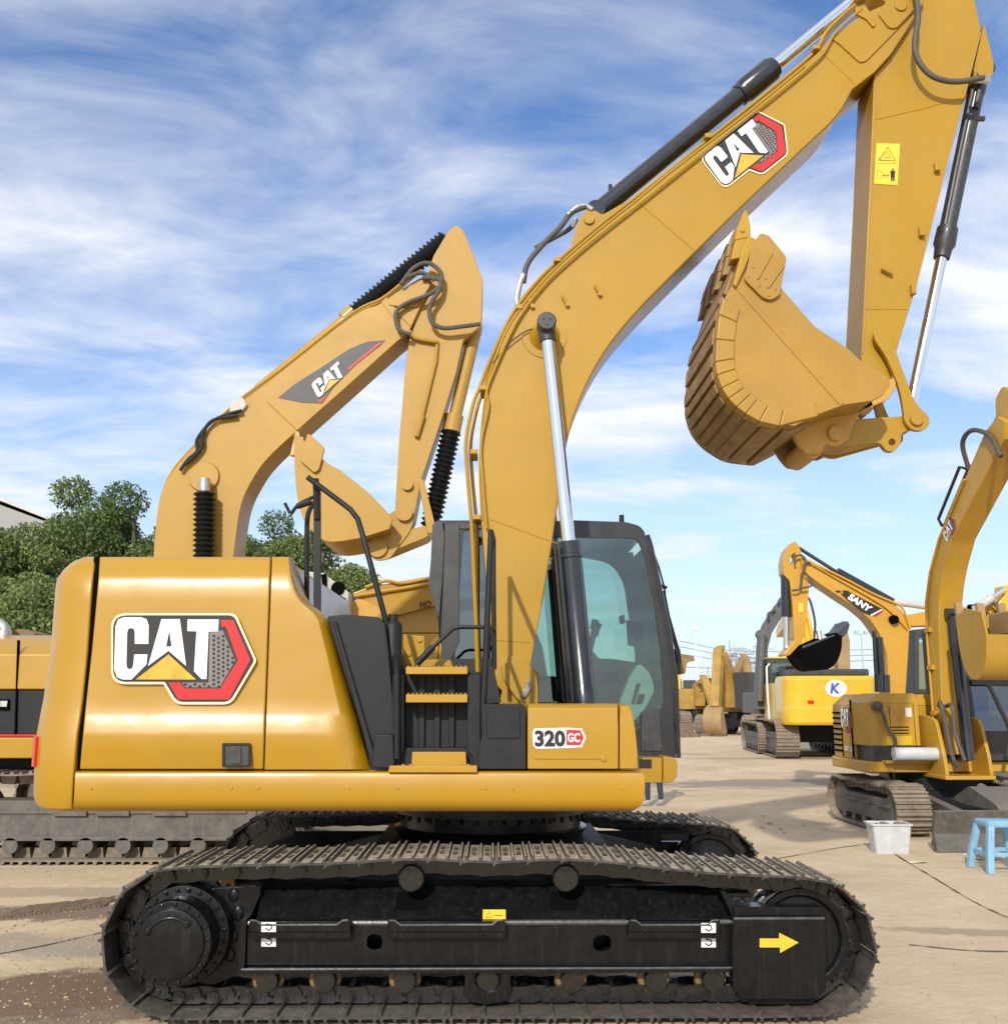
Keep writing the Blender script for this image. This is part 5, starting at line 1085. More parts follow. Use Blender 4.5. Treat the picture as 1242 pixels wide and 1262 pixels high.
# ---- medium excavator beyond the compact one, boom reaching left -----
SYa = 17.5
def z5(pts): return [(920+x/5.175, 660+y/5.175) for x, y in pts]
sx0 = at(1150, 900, SYa).x
SE = root('excavator', (sx0+1.5, SYa+1.0, 0), 'orange-yellow excavator with SANY lettering on its boom and a black bucket hanging left', 'excavator')
bg_tracks(SE, Xf((sx0+1.5, SYa+1.0, 0)), 3.4, .85, 2.0, .5)
def bs(mb, name, mats, par=SE, **k): return build(mb, name, mats, par, **k)
m = MB(); pl_ = [(345, 130), (420, 165), (600, 275), (800, 378), (930, 432), (985, 470), (1020, 530), (1038, 590), (1036, 660), (1028, 800), (1012, 1040), (905, 1040), (900, 860), (893, 760), (870, 680), (838, 610), (780, 530), (690, 455), (600, 398), (440, 290), (382, 245), (350, 200)]
m.prism(fillet(P(z5(pl_), SYa), .08), SYa, SYa+.42); sb_ = bs(m, 'boom', 'yellow_sany', bevel=.012)
m = MB(); m.tube(cat_rom(mid(z5([(380, 160), (600, 262), (800, 368), (930, 425), (985, 455), (1015, 510), (1045, 600)]), SYa-.03), 4), .022, 8); m.tube(cat_rom(mid(z5([(400, 175), (600, 290), (790, 398), (900, 470), (990, 560), (1025, 600)]), SYa-.03), 4), .016, 8); bs(m, 'hydraulic_pipe', 'yellow_sany', sb_)
m = MB(); c = at(*z5([(945, 535)])[0], SYa-.1); m.cyl((c.x, SYa-.1, c.z), (c.x, SYa+.01, c.z), .075); bs(m, 'cylinder_boss', 'dark', sb_)
d = MB(); Yd = SYa-.006; flat(d, mid(z5([(600, 372), (650, 358), (868, 470), (790, 512), (740, 492), (640, 412)]), Yd)); flat(d, mid(z5([(562, 352), (590, 350), (606, 362), (578, 366)]), Yd)); flat(d, mid(z5([(606, 352), (640, 350), (655, 356), (620, 368)]), Yd)); d.cur = 1
flat(d, mid(z5([(800, 508), (866, 474), (868, 486), (824, 518)]), Yd-.003)); d.cur = 2; flat(d, mid(z5([(786, 508), (858, 470), (866, 474), (798, 512)]), Yd-.004))
o3 = at(*z5([(640, 402)])[0], Yd-.004); u3 = at(*z5([(778, 492)])[0], Yd-.004)-o3; ux = u3.normalized(); uy = Vector((-ux.z, 0, ux.x)); text_poly(d, 'SANY', o3, ux, (uy+ux*.15).normalized(), u3.length, .125, off=.05)
bs(d, 'lettering_decal', ['badgeblack', 'badgered', 'white'], sb_, smooth=0)
m = MB(); pl_ = [(300, 38), (322, 45), (335, 70), (350, 115), (385, 160), (402, 250), (392, 400), (372, 640), (335, 690), (305, 670), (292, 440), (276, 290), (235, 248), (230, 170), (250, 90)]
m.prism(fillet(P(z5(pl_), SYa+.06), .05), SYa+.06, SYa+.36, [P(z5([(272, 185), (282, 130), (305, 108), (322, 140), (300, 175)]), SYa+.06)]); ss_ = bs(m, 'stick', 'yellow_sany', bevel=.01)
m = MB(); flat(m, mid(z5([(332, 430), (362, 430), (360, 490), (330, 488)]), SYa+.05)); bs(m, 'warning_decal', 'warn', ss_, smooth=0)
m = MB()
for pts in ([(310, 180), (305, 140), (340, 125), (372, 150), (370, 200), (350, 250), (345, 310), (330, 345), (290, 350)], [(360, 190), (380, 172), (405, 175)], [(375, 240), (410, 290), (405, 325), (340, 335)]): m.tube(cat_rom(mid(z5(pts), SYa-.06), 5), .020, 6)
bs(m, 'hydraulic_hose', 'rubber', ss_)
Yk = SYa+.2
m = MB(); m.cyl(at(*z5([(250, 255)])[0], Yk), at(*z5([(252, 520)])[0], Yk), .09); bcy = bs(m, 'bucket_cylinder', 'cyl'); m = MB(); m.cyl(at(*z5([(252, 515)])[0], Yk), at(*z5([(252, 720)])[0], Yk), .05); bs(m, 'rod', 'chrome', bcy)
m = MB(); m.cyl(at(*z5([(925, 428)])[0], Yk), at(*z5([(572, 232)])[0], Yk), .085); bcy = bs(m, 'stick_cylinder', 'cyl'); m = MB(); m.cyl(at(*z5([(575, 234)])[0], Yk), at(*z5([(325, 75)])[0], Yk), .032); bs(m, 'rod', 'cylgrey', bcy)
m = MB(); m.prism(fillet(P(z5([(240, 755), (320, 655), (350, 660), (345, 690), (275, 765), (245, 770)]), SYa), .04), SYa+.0, SYa+.4); bs(m, 'bucket_link', 'yellow_sany', bevel=.01)
KA, KB = SYa-.35, SYa+.75
cur = [tuple(v) for v in cat_rom([(610, 640), (606, 720), (585, 790), (545, 840), (495, 858), (440, 845), (395, 795), (365, 745)], 4)]
m = MB(); m.prism(P(z5(cur+[(360, 722), (560, 632)]), KA), KA, KA+.04); m.prism(P(z5(cur+[(360, 722), (560, 632)]), KA), KB-.04, KB); inn_ = [(x+(490-x)*.06, y+(730-y)*.06) for x, y in cur]; m.prism(P(z5(cur+inn_[::-1]), KA), KA+.01, KB-.01)
sk = bs(m, 'bucket', 'dark', bevel=.01)
m = MB(); m.prism(P(z5([(360, 706), (560, 630), (565, 642), (362, 722)]), KA-.02), KA-.02, KA+.05); m.prism(P(z5([(560, 620), (600, 600), (640, 545), (655, 570), (640, 620), (612, 650)]), KA), KA-.03, KA+.6); bs(m, 'cutting_lip', 'cylgrey', sk, bevel=.01)
m = MB(); m.prism(fillet(P(z5([(305, 735), (330, 715), (365, 720), (400, 790), (370, 800), (330, 790)]), SYa), .05), SYa, SYa+.4); bs(m, 'hinge_ear', 'dark', sk, bevel=.02)
for yy in (SYa-.14, SYa+.5):
    m = MB(); m.cyl(at(*z5([(865, 1000)])[0], yy), at(*z5([(862, 890)])[0], yy), .13); m.cyl(at(*z5([(862, 900)])[0], yy), at(*z5([(845, 650)])[0], yy), .06); bs(m, 'lift_cylinder', 'cyl'); m = MB(); m.cyl(at(*z5([(830, 960)])[0], yy), at(*z5([(812, 610)])[0], yy), .035); bs(m, 'cylinder_pipe', 'cyl')
m = MB(); m.prism(P(z5([(1072, 600), (1175, 590), (1185, 1010), (1072, 1010)]), SYa+.1), SYa+.1, SYa+.16, [P(z5([(1100, 640), (1160, 640), (1165, 980), (1100, 980)]), SYa+.1)]); m.prism(P(z5([(1068, 600), (1300, 585), (1300, 640), (1072, 650)]), SYa+.16), SYa+.165, SYa+1.2); m.prism(P(z5([(1072, 650), (1086, 650), (1086, 1010), (1072, 1010)]), SYa+.16), SYa+.17, SYa+1.2); m.prism(P(z5([(1072, 980), (1400, 980), (1400, 1150), (1072, 1150)]), SYa+.1), SYa+.17, SYa+1.2); scb = bs(m, 'cab', 'cab', bevel=.01)
m = MB(); m.prism(P(z5([(1098, 636), (1165, 636), (1168, 984), (1098, 984)]), SYa+.12), SYa+.12, SYa+.126); bs(m, 'side_window', 'glass', scb)
m = MB(); m.prism(fillet(P([(1090, 868), (1330, 868), (1330, 935), (1090, 935)], SYa), .1), SYa-.2, SYa+2.0); bs(m, 'body_panel', 'yellow_sany', bevel=.02)

# ---- bright yellow excavator seen from behind ------------------------
gk = ground_at(1033, 936)
KE = root('excavator', (gk.x, gk.y+1.9, 0), 'bright yellow excavator seen from behind with a round white K sticker on its counterweight', 'excavator', rot=math.pi/2+R(-6), local=True)
bg_tracks(KE, Matrix(), 4.2, 1.12, 2.45, .66, 'dirtytrack', 'dirtysteel', .20, 7)
def bk_(mb, name, mats, par=KE, **k): return build(mb, name, mats, par, **k)
cwp = fillet([(-2.6, -1.36), (-1.2, -1.40), (-1.2, 1.40), (-2.6, 1.36)], [.55, .05, .05, .55], 8)
m = MB(); m.loft([[Vector((x*.98, y*.98, .98)) for x, y in cwp], [Vector((x, y, 1.06)) for x, y in cwp], [Vector((x, y, 1.45)) for x, y in cwp], [Vector((x*.985, y*.99, 1.5)) for x, y in cwp], [Vector((x*.985, y*.99, 2.28)) for x, y in cwp], [Vector((x*.95, y*.95, 2.38)) for x, y in cwp]]); kc = bk_(m, 'counterweight', 'yellow_bright', bevel=.02)
m = MB(); m.box(-1.19, 1.0, .55, 1.38, 1.0, 2.2); m.box(-1.19, 1.0, -1.38, -.5, 1.0, 2.2); bk_(m, 'side_panel', 'yellow_bright', bevel=.03)
m = MB(); m.box(-2.2, .2, -1.15, 1.1, 2.38, 2.58); bk_(m, 'engine_cover', 'cab', bevel=.05)
m = MB(); m.box(-.2, 1.7, .45, 1.36, 1.1, 1.6); m.box(-.2, 1.7, .45, 1.36, 2.82, 2.95)
for x in (-.2, .7, 1.6):
    for y in (.45, 1.28): m.box(x, x+.08, y, y+.08, 1.6, 2.85)
kb_ = bk_(m, 'cab', 'cab', bevel=.01)
m = MB(); m.box(-.17, 1.66, 1.30, 1.31, 1.6, 2.82); m.box(-.17, -.16, .5, 1.3, 1.6, 2.82); bk_(m, 'cab_glass', 'glass_dark', kb_, smooth=0)
m = MB(); m.box(-.25, 1.72, .42, 1.39, 2.955, 3.02); bk_(m, 'cab_roof', 'yellow_bright', kb_, bevel=.03)
m = MB(); m.tube([Vector(v) for v in ((-.3, 1.45, 1.1), (-.3, 1.47, 2.0), (-.25, 1.45, 2.7), (-.2, 1.36, 2.8))], .03, 8); bk_(m, 'handrail', 'white', kb_)
m = MB(); m.box(-2.62, -2.60, .55, .72, 1.60, 1.68); bk_(m, 'rear_reflector', 'redlight', kc)
d = MB(); d.add([Vector((-2.575, -.10+.30*math.cos(a), 2.02+.24*math.sin(a))) for a in [i*math.pi/12 for i in range(24)]], [tuple(range(24))]); d.cur = 1
text_poly(d, 'K', Vector((-2.582, .08, 1.87)), Vector((0, -1, 0)), Vector((0, 0, 1)), .30, .30, off=.04, shear=.2); bk_(d, 'round_sticker', ['white', pm('sticker_blue', (.03, .08, .42), .4)], kc, smooth=0)
m = MB(); m.prism([(.4, 1.6), (.3, 2.6), (.9, 3.6), (1.9, 4.75), (2.2, 4.75), (1.6, 3.5), (1.1, 2.4), (1.0, 1.6)], -.33, .33); kbm = bk_(m, 'boom', 'yellow_bright', bevel=.02)
m = MB()
for y in (-.22, -.05, .12): m.tube(cat_rom([Vector(v) for v in ((.32, y, 2.0), (.25, y, 2.6), (.85, y, 3.65), (1.8, y, 4.8), (2.1, y, 4.85))], 4), .045, 6)
bk_(m, 'hydraulic_pipe', 'yellow_bright', kbm)
for y in (-.42, .42):
    m = MB(); m.tube(cat_rom([Vector(v) for v in ((.8, y*.6, 3.6), (1.1, y*.9, 4.2), (1.6, y*.8, 5.0), (2.0, y*.5, 4.95))], 5), .04, 6); bk_(m, 'hydraulic_hose', 'cylgrey', kbm)
m = MB(); m.cyl((.6, .55, 2.0), (1.2, .50, 4.1), .07); bk_(m, 'lift_cylinder', 'steel'); m = MB(); m.cyl((.6, -.55, 2.0), (1.2, -.50, 3.9), .09); bk_(m, 'lift_cylinder', 'steel')
m = MB(); m.prism([(1.8, 4.6), (2.3, 4.9), (4.6, 4.2), (4.6, 3.9), (2.6, 4.2)], -.28, .28); bk_(m, 'stick', 'yellow_bright', bevel=.02)

# ---- charcoal excavator beyond it ------------------------------------
YG = 33.; gx = at(990, 880, YG).x
GE = root('excavator', (gx, YG+1.2, 0), 'charcoal grey excavator with an arched boom standing just left behind the bright yellow one', 'excavator')
bg_tracks(GE, Xf((gx, YG+1.2, 0), R(84)), 4.0, 1.0, 2.3, .6)
def z9(pts): return [(820+x/5.645, 740+y/5.645) for x, y in pts]
def bg_(mb, name, mats, par=GE, **k): return build(mb, name, mats, par, **k)
m = MB(); m.prism(P(z9([(640, 760), (648, 560), (668, 250), (700, 165), (790, 25), (850, -30), (910, -60), (930, 40), (860, 60), (800, 130), (740, 230), (712, 340), (716, 520), (706, 760)]), YG), YG, YG+.6); gb = bg_(m, 'boom', 'greypaint', bevel=.03)
m = MB(); m.tube(cat_rom(mid(z9([(655, 235), (662, 300), (655, 560)]), YG-.1), 4), .07, 6); m.tube(cat_rom(mid(z9([(712, 140), (716, 95), (740, 80), (760, 60)]), YG-.1), 4), .05, 6); m.tube(cat_rom(mid(z9([(780, 30), (800, -10), (860, -50)]), YG-.1), 4), .05, 6); bg_(m, 'hydraulic_hose', 'cylgrey', gb)
m = MB(); c = at(*z9([(668, 238)])[0], YG-.2); m.cyl((c.x, YG-.25, c.z), (c.x, YG, c.z), .16); m.cyl(at(*z9([(672, 245)])[0], YG-.2), at(*z9([(655, 700)])[0], YG-.2), .12); bg_(m, 'lift_cylinder', 'greypaint')
m = MB(); m.prism(P(z9([(655, 640), (860, 640), (860, 790), (655, 790)]), YG+.3), YG+.3, YG+2.6); bg_(m, 'body_panel', 'greypaint', bevel=.05)
m = MB(); a = [(608, 560), (655, 545), (675, 600), (672, 830), (640, 850), (600, 800)]; 
YT = 30.; m = MB(); m.prism(P([(1037, 850), (1034, 800), (1040, 768), (1044, 764), (1050, 790), (1051, 850)], YG), YG+.2, YG+.6); bg_(m, 'stick', 'brown_far', bevel=.02)

# ---- far excavators down the yard ------------------------------------
def far_machine(px, py, s, label, body, rot, tall, wide):
    g = ground_at(px, py); e = root('excavator', (g.x, g.y, 0), label, 'excavator', group='far excavators down the yard', rot=rot, local=True)
    bg_tracks(e, Matrix(), 4.0, 1.0, 2.4, .7, 'dirtytrack', 'dirtysteel', .2, 6)
    m = MB(); plan(m, fillet([(-2.4, -1.3), (.6, -1.3), (.6, 1.3), (-2.4, 1.3)], [.4, .05, .05, .4], 5), 1.1, 2.35); build(m, 'hood', body, e, bevel=.05)
    m = MB(); m.box(-.3, 1.5, .4, 1.25, 1.2, 3.0); build(m, 'cab', 'cylgrey', e, bevel=.05)
    m = MB(); m.prism([(.2, 1.3), (.5, 2.6), (tall[0], tall[1]), (tall[0]+.5, tall[1]-.2), (1.3, 2.6), (1.0, 1.3)], -.3, .3); build(m, 'boom', body, e, bevel=.03)
    m = MB(); m.prism([(tall[0], tall[1]+.3), (tall[0]+.5, tall[1]+.1), (tall[2]+.35, 1.4), (tall[2], 1.2)], -.22, .22); build(m, 'stick', body, e, bevel=.03)
    m = MB(); cu = [(tall[2]+.2+.50*math.cos(a), .72+.66*math.sin(a)) for a in [R(80-i*26) for i in range(9)]]; m.prism(cu, -.45, .45); build(m, 'bucket', 'brown_far', e, bevel=.04)
    m = MB(); m.cyl((.9, 0, 2.2), (tall[0]*.75, 0, tall[1]*.78), .12); build(m, 'lift_cylinder', 'cylgrey', e)
    return e
far_machine(912, 905.5, 1, 'dusty tan and yellow excavator far down the yard, upright boom and bucket on the ground', 'yellow_far', R(-126), (1.9, 4.0, 2.7), 0)
far_machine(858, 896.5, 1, 'small faded yellow excavator farthest down the yard beside the cone', 'yellow_far', R(-84), (1.6, 2.9, 3.2), 0)
far_machine(836, 893, 1, 'small yellow excavator right behind the edge of the big cab, arm lowered', 'yellow_bright', R(-100), (2.2, 3.1, 3.6), 0)

far_machine(1075, 899, 1, 'yellow excavator far behind the right end of the bright yellow counterweight', 'yellow_far', R(150), (2.2, 4.4, 3.4), 0)
far_machine(1150, 903, 1, 'amber excavator glimpsed far between the SANY boom and the compact machine', 'yellow_sany', R(200), (2.0, 4.8, 3.6), 0)
far_machine(893, 892, 1, 'tan excavator farthest away in the gap left of the charcoal boom', 'brown_far', R(-60), (2.0, 4.6, 3.0), 0)
# ---- orange-yellow boom and cylinder beyond the compact machine ------
YY = 22.; yx = at(1215, 900, YY).x
HE = root('excavator', (yx, YY+1.3, 0), 'orange excavator with HYUNDAI lettering, its boom level behind the compact machine', 'excavator')
bg_tracks(HE, Xf((yx, YY+1.3, 0)), 3.9, .95, 2.3, .55)
m = MB(); m.prism(P([(1118, 758), (1142, 753), (1190, 748), (1229, 742), (1262, 738), (1262, 768), (1190, 770), (1120, 772)], YY), YY, YY+.5); hbm = build(m, 'boom', 'yellow_sany', HE, bevel=.02)
d = MB(); a = at(1194, 764, YY-.01); text_poly(d, 'HYUNDAI', a, Vector((1, 0, .04)).normalized(), Vector((0, 0, 1)), .60, .15, off=.03); build(d, 'lettering_decal', 'badgeblack', HE and hbm, smooth=0)
m = MB(); m.prism(P([(1236, 722), (1256, 718), (1260, 800), (1228, 800)], YY-.1), YY-.1, YY+.3); m.prism(P([(1228, 745), (1240, 728), (1242, 770), (1226, 770)], YY-.1), YY-.15, YY-.11); build(m, 'stick', 'yellow_bright', HE, bevel=.02)
m = MB(); m.cyl(at(1095, 741, YY+.3), at(1146, 748, YY+.3), .075); build(m, 'lift_cylinder', 'palegrey', HE); m = MB(); m.cyl(at(1200, 752, YY-.2), at(1222, 737, YY-.2), .09); hc = build(m, 'lift_cylinder', 'palegrey', HE)
m = MB(); m.cyl(at(1220, 738, YY-.2), at(1238, 727, YY-.2), .05); build(m, 'rod', 'chrome', hc)
m = MB(); m.tube(cat_rom(mid([(1206, 745), (1222, 742), (1230, 752), (1228, 768)], YY-.2), 5), .035, 6); build(m, 'hydraulic_hose', 'rubber', hbm)
m = MB(); m.prism(fillet(P([(1140, 790), (1320, 790), (1320, 880), (1140, 880)], YY), .1), YY-.1, YY+2.4); build(m, 'body_panel', 'yellow_sany', HE, bevel=.03)
# =================================================================== SMALL THINGS, PEOPLE
g = ground_at(1105, 1054)
t = root('plastic_tub', (g.x, g.y+.2, 0), 'translucent white plastic tub full of grey parts on the ground by the blade', 'tub', local=True)
m = MB(); r1 = lambda w, d, z: [Vector((x, y, z)) for x, y in fillet([(-w, -d), (w, -d), (w, d), (-w, d)], .04, 4)]
m.loft([r1(.215, .15, 0), r1(.25, .18, .33), r1(.27, .20, .335), r1(.27, .20, .355), r1(.25, .185, .355), r1(.235, .17, .30), r1(.205, .14, .02)]); build(m, 'shell', 'boxwhite', t, smooth=40)
m = MB()
for i in range(26): m.sphere((random.uniform(-.19, .19), random.uniform(-.13, .13), random.uniform(.29, .345)), random.uniform(.02, .05), 7, 5, (1, 1, .6))
build(m, 'contents', 'badgegrey', t, smooth=0)
t.rotation_euler.z = R(-4); t.scale = (.86, .86, .92)
g = ground_at(1242, 1076)
t = root('stool', (g.x, g.y+.14, 0), 'sky blue plastic stool standing in front of the dozer blade', 'stool', local=True)
m = MB(); q = lambda w, z: [Vector((x, y, z)) for x, y in fillet([(-w, -w), (w, -w), (w, w), (-w, w)], .05, 5)]
m.loft([q(.165, .44), q(.172, .455), q(.172, .485), q(.160, .497)]); build(m, 'seat', 'stoolblue', t, smooth=40)
for sx in (-1, 1):
    for sy in (-1, 1):
        m = MB(); m.loft([[Vector((sx*(c+a), sy*(c+b), z)) for a, b in ((.03, .03), (.03, -.035), (-.035, -.035), (-.035, .03))] for c, z in ((.215, 0), (.19, .2), (.14, .45))]); build(m, 'leg', 'stoolblue', t, bevel=.008)
m = MB()
for s in (-1, 1): m.box(-.18, .18, s*.185-.008, s*.185+.008, .16, .20); m.box(s*.185-.008, s*.185+.008, -.18, .18, .16, .20)
build(m, 'brace', 'stoolblue', t, bevel=.003)
g = ground_at(1212, 1062); m = MB()
for i in range(9):
    a = i*.7; m.add([(g.x+.04*i-.15+dx, g.y+.05+dy, .02+.02*(i % 3)+dz) for dx, dy, dz in ((0, 0, 0), (.12, .02, .03), (.13, .10, .0), (.02, .12, .04))], [(0, 1, 2, 3)])
o = build(m, 'crumpled_paper', 'white', None, smooth=0); tag(o, 'crumpled white paper on the ground under the blue stool', 'paper')
g = ground_at(1130, 1064); m = MB(); m.add([(g.x-.09, g.y-.05, .006), (g.x+.12, g.y-.03, .02), (g.x+.10, g.y+.07, .008), (g.x-.08, g.y+.05, .012)], [(0, 1, 2, 3)])
o = build(m, 'paper_scrap', 'cream', None, smooth=0); tag(o, 'small flat cream paper scrap on the sand between tub and stool', 'paper')
m = MB(); m.cyl((5.24, 13.42, 1.01), (5.86, 13.40, 1.01), .085, n=26); m.cyl((5.23, 13.42, 1.01), (5.24, 13.42, 1.01), .04, n=12); o = build(m, 'film_roll', 'boxwhite', None); tag(o, 'white roll of plastic film lying on the step of the compact excavator', 'roll')
# hazard cone
g = ground_at(847, 893); t = root('traffic_cone', (g.x, g.y, 0), 'red and white traffic cone beside the farthest excavator', 'cone', local=True)
m = MB(); m.lathe((0, 0, .04), (0, 0, 1.3), [(0, .30), (1, .05)], 16); m.box(-.35, .35, -.35, .35, 0, .05); c_ = build(m, 'body', 'badgered', t)
m = MB(); m.lathe((0, 0, .5), (0, 0, .8), [(0, .215), (1, .155)], 16, False); build(m, 'reflective_band', 'white', c_)

def person(loc, rot, label, top, legs, scale=1., pose=0):
    t = root('person', loc, label, 'person', rot=rot, local=True); t.scale = (scale,)*3
    V = []; E = []; Rr = []
    def n(p, r, par=None):
        V.append(p); Rr.append(r)
        if par is not None: E.append((par, len(V)-1))
        return len(V)-1
    pv = n((0, 0, .96), .125); wa = n((0, .0, 1.10), .115, pv); ch = n((0, .01, 1.32), .14, wa); nk = n((0, .0, 1.47), .062, ch); hd = n((0, -.015, 1.56), .065, nk); h2 = n((0, -.02, 1.65), .088, hd); n((0, -.01, 1.72), .062, h2)
    for s in (-1, 1):
        sh = n((s*.17, .01, 1.41), .062, ch); el = n((s*.23, .03, 1.13), .045, sh); wr = n((s*.22, -.05+pose*.0, .90), .030, el); ha = n((s*.215, -.07, .83), .034, wr); n((s*.21, -.08, .76), .02, ha); n((s*.185, -.11, .82), .012, ha)
        hp = n((s*.09, 0, .90), .10, pv); kn = n((s*.11, -.02, .50), .062, hp); an = n((s*.12, .02, .09), .042, kn); ft = n((s*.13, -.06, .045), .04, an); n((s*.14, -.15, .035), .032, ft)
    me = bpy.data.meshes.new('body'); me.from_pydata(V, E, []); o = bpy.data.objects.new('body', me); COL.objects.link(o)
    md = o.modifiers.new('skin', 'SKIN'); 
    for i, sv in enumerate(me.skin_vertices[0].data): sv.radius = (Rr[i], Rr[i]*(.8 if i in (0, 1, 2) else 1)); sv.use_root = (i == 0)
    o.modifiers.new('sub', 'SUBSURF').render_levels = 2; o.modifiers['sub'].levels = 2
    dg = bpy.context.evaluated_depsgraph_get(); dg.update(); m2 = bpy.data.meshes.new_from_object(o.evaluated_get(dg)); bpy.data.objects.remove(o)
    for mt in ('skin', top, legs, 'hair', 'boxwhite'): m2.materials.append(M_[mt])
    for p in m2.polygons:
        c = p.center; z = c.z
        p.material_index = 4 if z < .10 else 2 if z < .98 and abs(c.x) < .2 and not (abs(c.x) > .16 and z > .72) else 0 if z > 1.47 or (abs(c.x) > .16 and z < .93) else 1
        if z > 1.47 and (z > 1.70 or c.y > .02 and z > 1.58): p.material_index = 3
    m2.shade_smooth(); b = bpy.data.objects.new('body', m2); COL.objects.link(b); b.parent = t
    f = MB(); f.sphere((0, -.115, 1.635), .014, 6, 5, (1, 1, 1.6)); f.sphere((-.035, -.10, 1.66), .010, 6, 5); f.sphere((.035, -.10, 1.66), .010, 6, 5); f.box(-.025, .025, -.108, -.098, 1.595, 1.602); f.sphere((-.092, -.01, 1.645), .022, 6, 5, (.4, 1, 1.3)); f.sphere((.092, -.01, 1.645), .022, 6, 5, (.4, 1, 1.3)); build(f, 'face', 'skin', t)
    return t
g = ground_at(806, 994); person((g.x, g.y, 0), R(200), 'person in dark trousers and pale shoes standing behind the big excavator cab', 'shirt', 'jeans')
g = ground_at(839, 890); person((g.x, g.y, 0), R(20), 'distant person in a bright green jacket near the farthest excavator', 'hivis', 'jeans')

# =================================================================== TREES
def tree(px, top_y, Y, wid, mat, label, seed, n=15000, leaf=.105):
    rg = np.random.default_rng(seed)
    tp = at(px, top_y, Y); H = tp.z; cx = tp.x
    t = root('tree', (cx, Y, 0), label, 'tree', group='green trees behind the yard', local=True)
    m = MB(); base = H*.28
    m.tube([Vector((0, 0, 0)), Vector((.1, 0, base*.6)), Vector((0, .1, base)), Vector((.15, 0, H*.6)), Vector((.1, 0, H*.86))], [.26, .21, .17, .10, .03], 9)
    cl = []
    for i in range(11):
        a = rg.uniform(0, 2*math.pi); z = rg.uniform(.28, .72)*H; r = wid*rg.uniform(.35, .85)*(1.05-abs(z/H-.45))
        e = Vector((r*math.cos(a), r*math.sin(a), z+wid*.28)); s = Vector((0, 0, z*.8)); m.tube([s, s.lerp(e, .5)+Vector((0, 0, .2)), e], [.09, .06, .02], 6); cl.append(e)
    build(m, 'trunk', 'bark', t)
    cs = [(e.x, e.y, e.z, rg.uniform(.30, .48)*wid) for e in cl]+[(rg.normal(0, wid*.1), rg.normal(0, wid*.1), H-wid*.26, wid*.26)]
    for i in range(22):
        zz_ = rg.uniform(.14, .88); rr = wid*(.95*math.sqrt(max(.03, 1-((zz_-.42)/.58)**2))); a = rg.uniform(0, 2*math.pi); r_ = rr*math.sqrt(rg.uniform(.2, 1))*.8
        cs.append((r_*math.cos(a), r_*math.sin(a), zz_*H, rg.uniform(.16, .34)*wid))
    w_ = np.array([c[3]**2 for c in cs]); w_ /= w_.sum(); idx = rg.choice(len(cs), n, p=w_); C = np.array(cs)[idx]
    d = rg.normal(size=(n, 3)); d /= np.linalg.norm(d, axis=1)[:, None]; rad = C[:, 3]*(rg.uniform(.35, 1.12, n)**.6)
    p = C[:, :3]+d*rad[:, None]*np.array([1, 1, .82]); p[:, 2] = np.minimum(p[:, 2], H*1.02)
    # drooping leaf sprays
    ax = rg.normal(size=(n, 3)); ax[:, 2] = -np.abs(ax[:, 2])-.4; ax /= np.linalg.norm(ax, axis=1)[:, None]
    sd_ = np.cross(ax, rg.normal(size=(n, 3))); sd_ /= np.linalg.norm(sd_, axis=1)[:, None]
    L_ = leaf*rg.uniform(.7, 1.7, n)[:, None]; W_ = L_*.24
    v = np.stack([p, p+ax*L_*.5+sd_*W_, p+ax*L_, p+ax*L_*.5-sd_*W_], 1).reshape(-1, 3)
    me = bpy.data.meshes.new('crown'); me.vertices.add(4*n); me.vertices.foreach_set('co', v.astype(np.float32).ravel()); me.loops.add(4*n); me.loops.foreach_set('vertex_index', np.arange(4*n, dtype=np.int32))
    me.polygons.add(n); me.polygons.foreach_set('loop_start', np.arange(0, 4*n, 4, dtype=np.int32)); me.update(calc_edges=True); me.validate()
    at_ = me.attributes.new('tone', 'FLOAT', 'POINT'); at_.data.foreach_set('value', np.repeat(np.clip(rg.normal(.25, .28, n), 0, 1), 4).astype(np.float32))
    me.materials.append(M_[mat]); o = bpy.data.objects.new('crown', me); COL.objects.link(o); o.parent = t
T = [(-20, 648, 31, 3.2, 'leaf', 'bushy tree at the left edge, level with the grey roof', 1), (42, 636, 30, 2.7, 'leaf', 'round green tree standing in front of the grey roof', 2), (102, 582, 33, 2.6, 'leaf', 'tallest light green tree just right of the grey roof', 3),
     (165, 590, 32, 2.9, 'leaf2', 'dark green tree behind the raised boom foot of the older excavator', 4), (245, 640, 36, 3.2, 'leaf2', 'low dark tree mostly hidden by the older excavator boom', 5), (345, 624, 34, 2.3, 'leaf2', 'dark round tree left of the yellow bucket', 6),
     (395, 640, 32, 2.0, 'leaf', 'light green tree seen below the yellow bucket', 7), (432, 690, 32, 1.7, 'leaf', 'small light tree right of the hand rails', 8), (300, 650, 35, 2.4, 'leaf2', 'dark tree in the middle behind the big engine hood', 9), (-5, 705, 27, 2.0, 'leaf', 'low pale shrub-like tree in front at the left edge', 10), (52, 700, 26.5, 2.2, 'leaf', 'low full tree behind the counterweight', 11), (120, 690, 27, 2.1, 'leaf2', 'low dark tree hidden by the top of the counterweight', 12)]
for a in T: tree(*a, n=60000 if a[2] < 31 or a[6] in (1, 2, 3, 4, 7) else 36000)
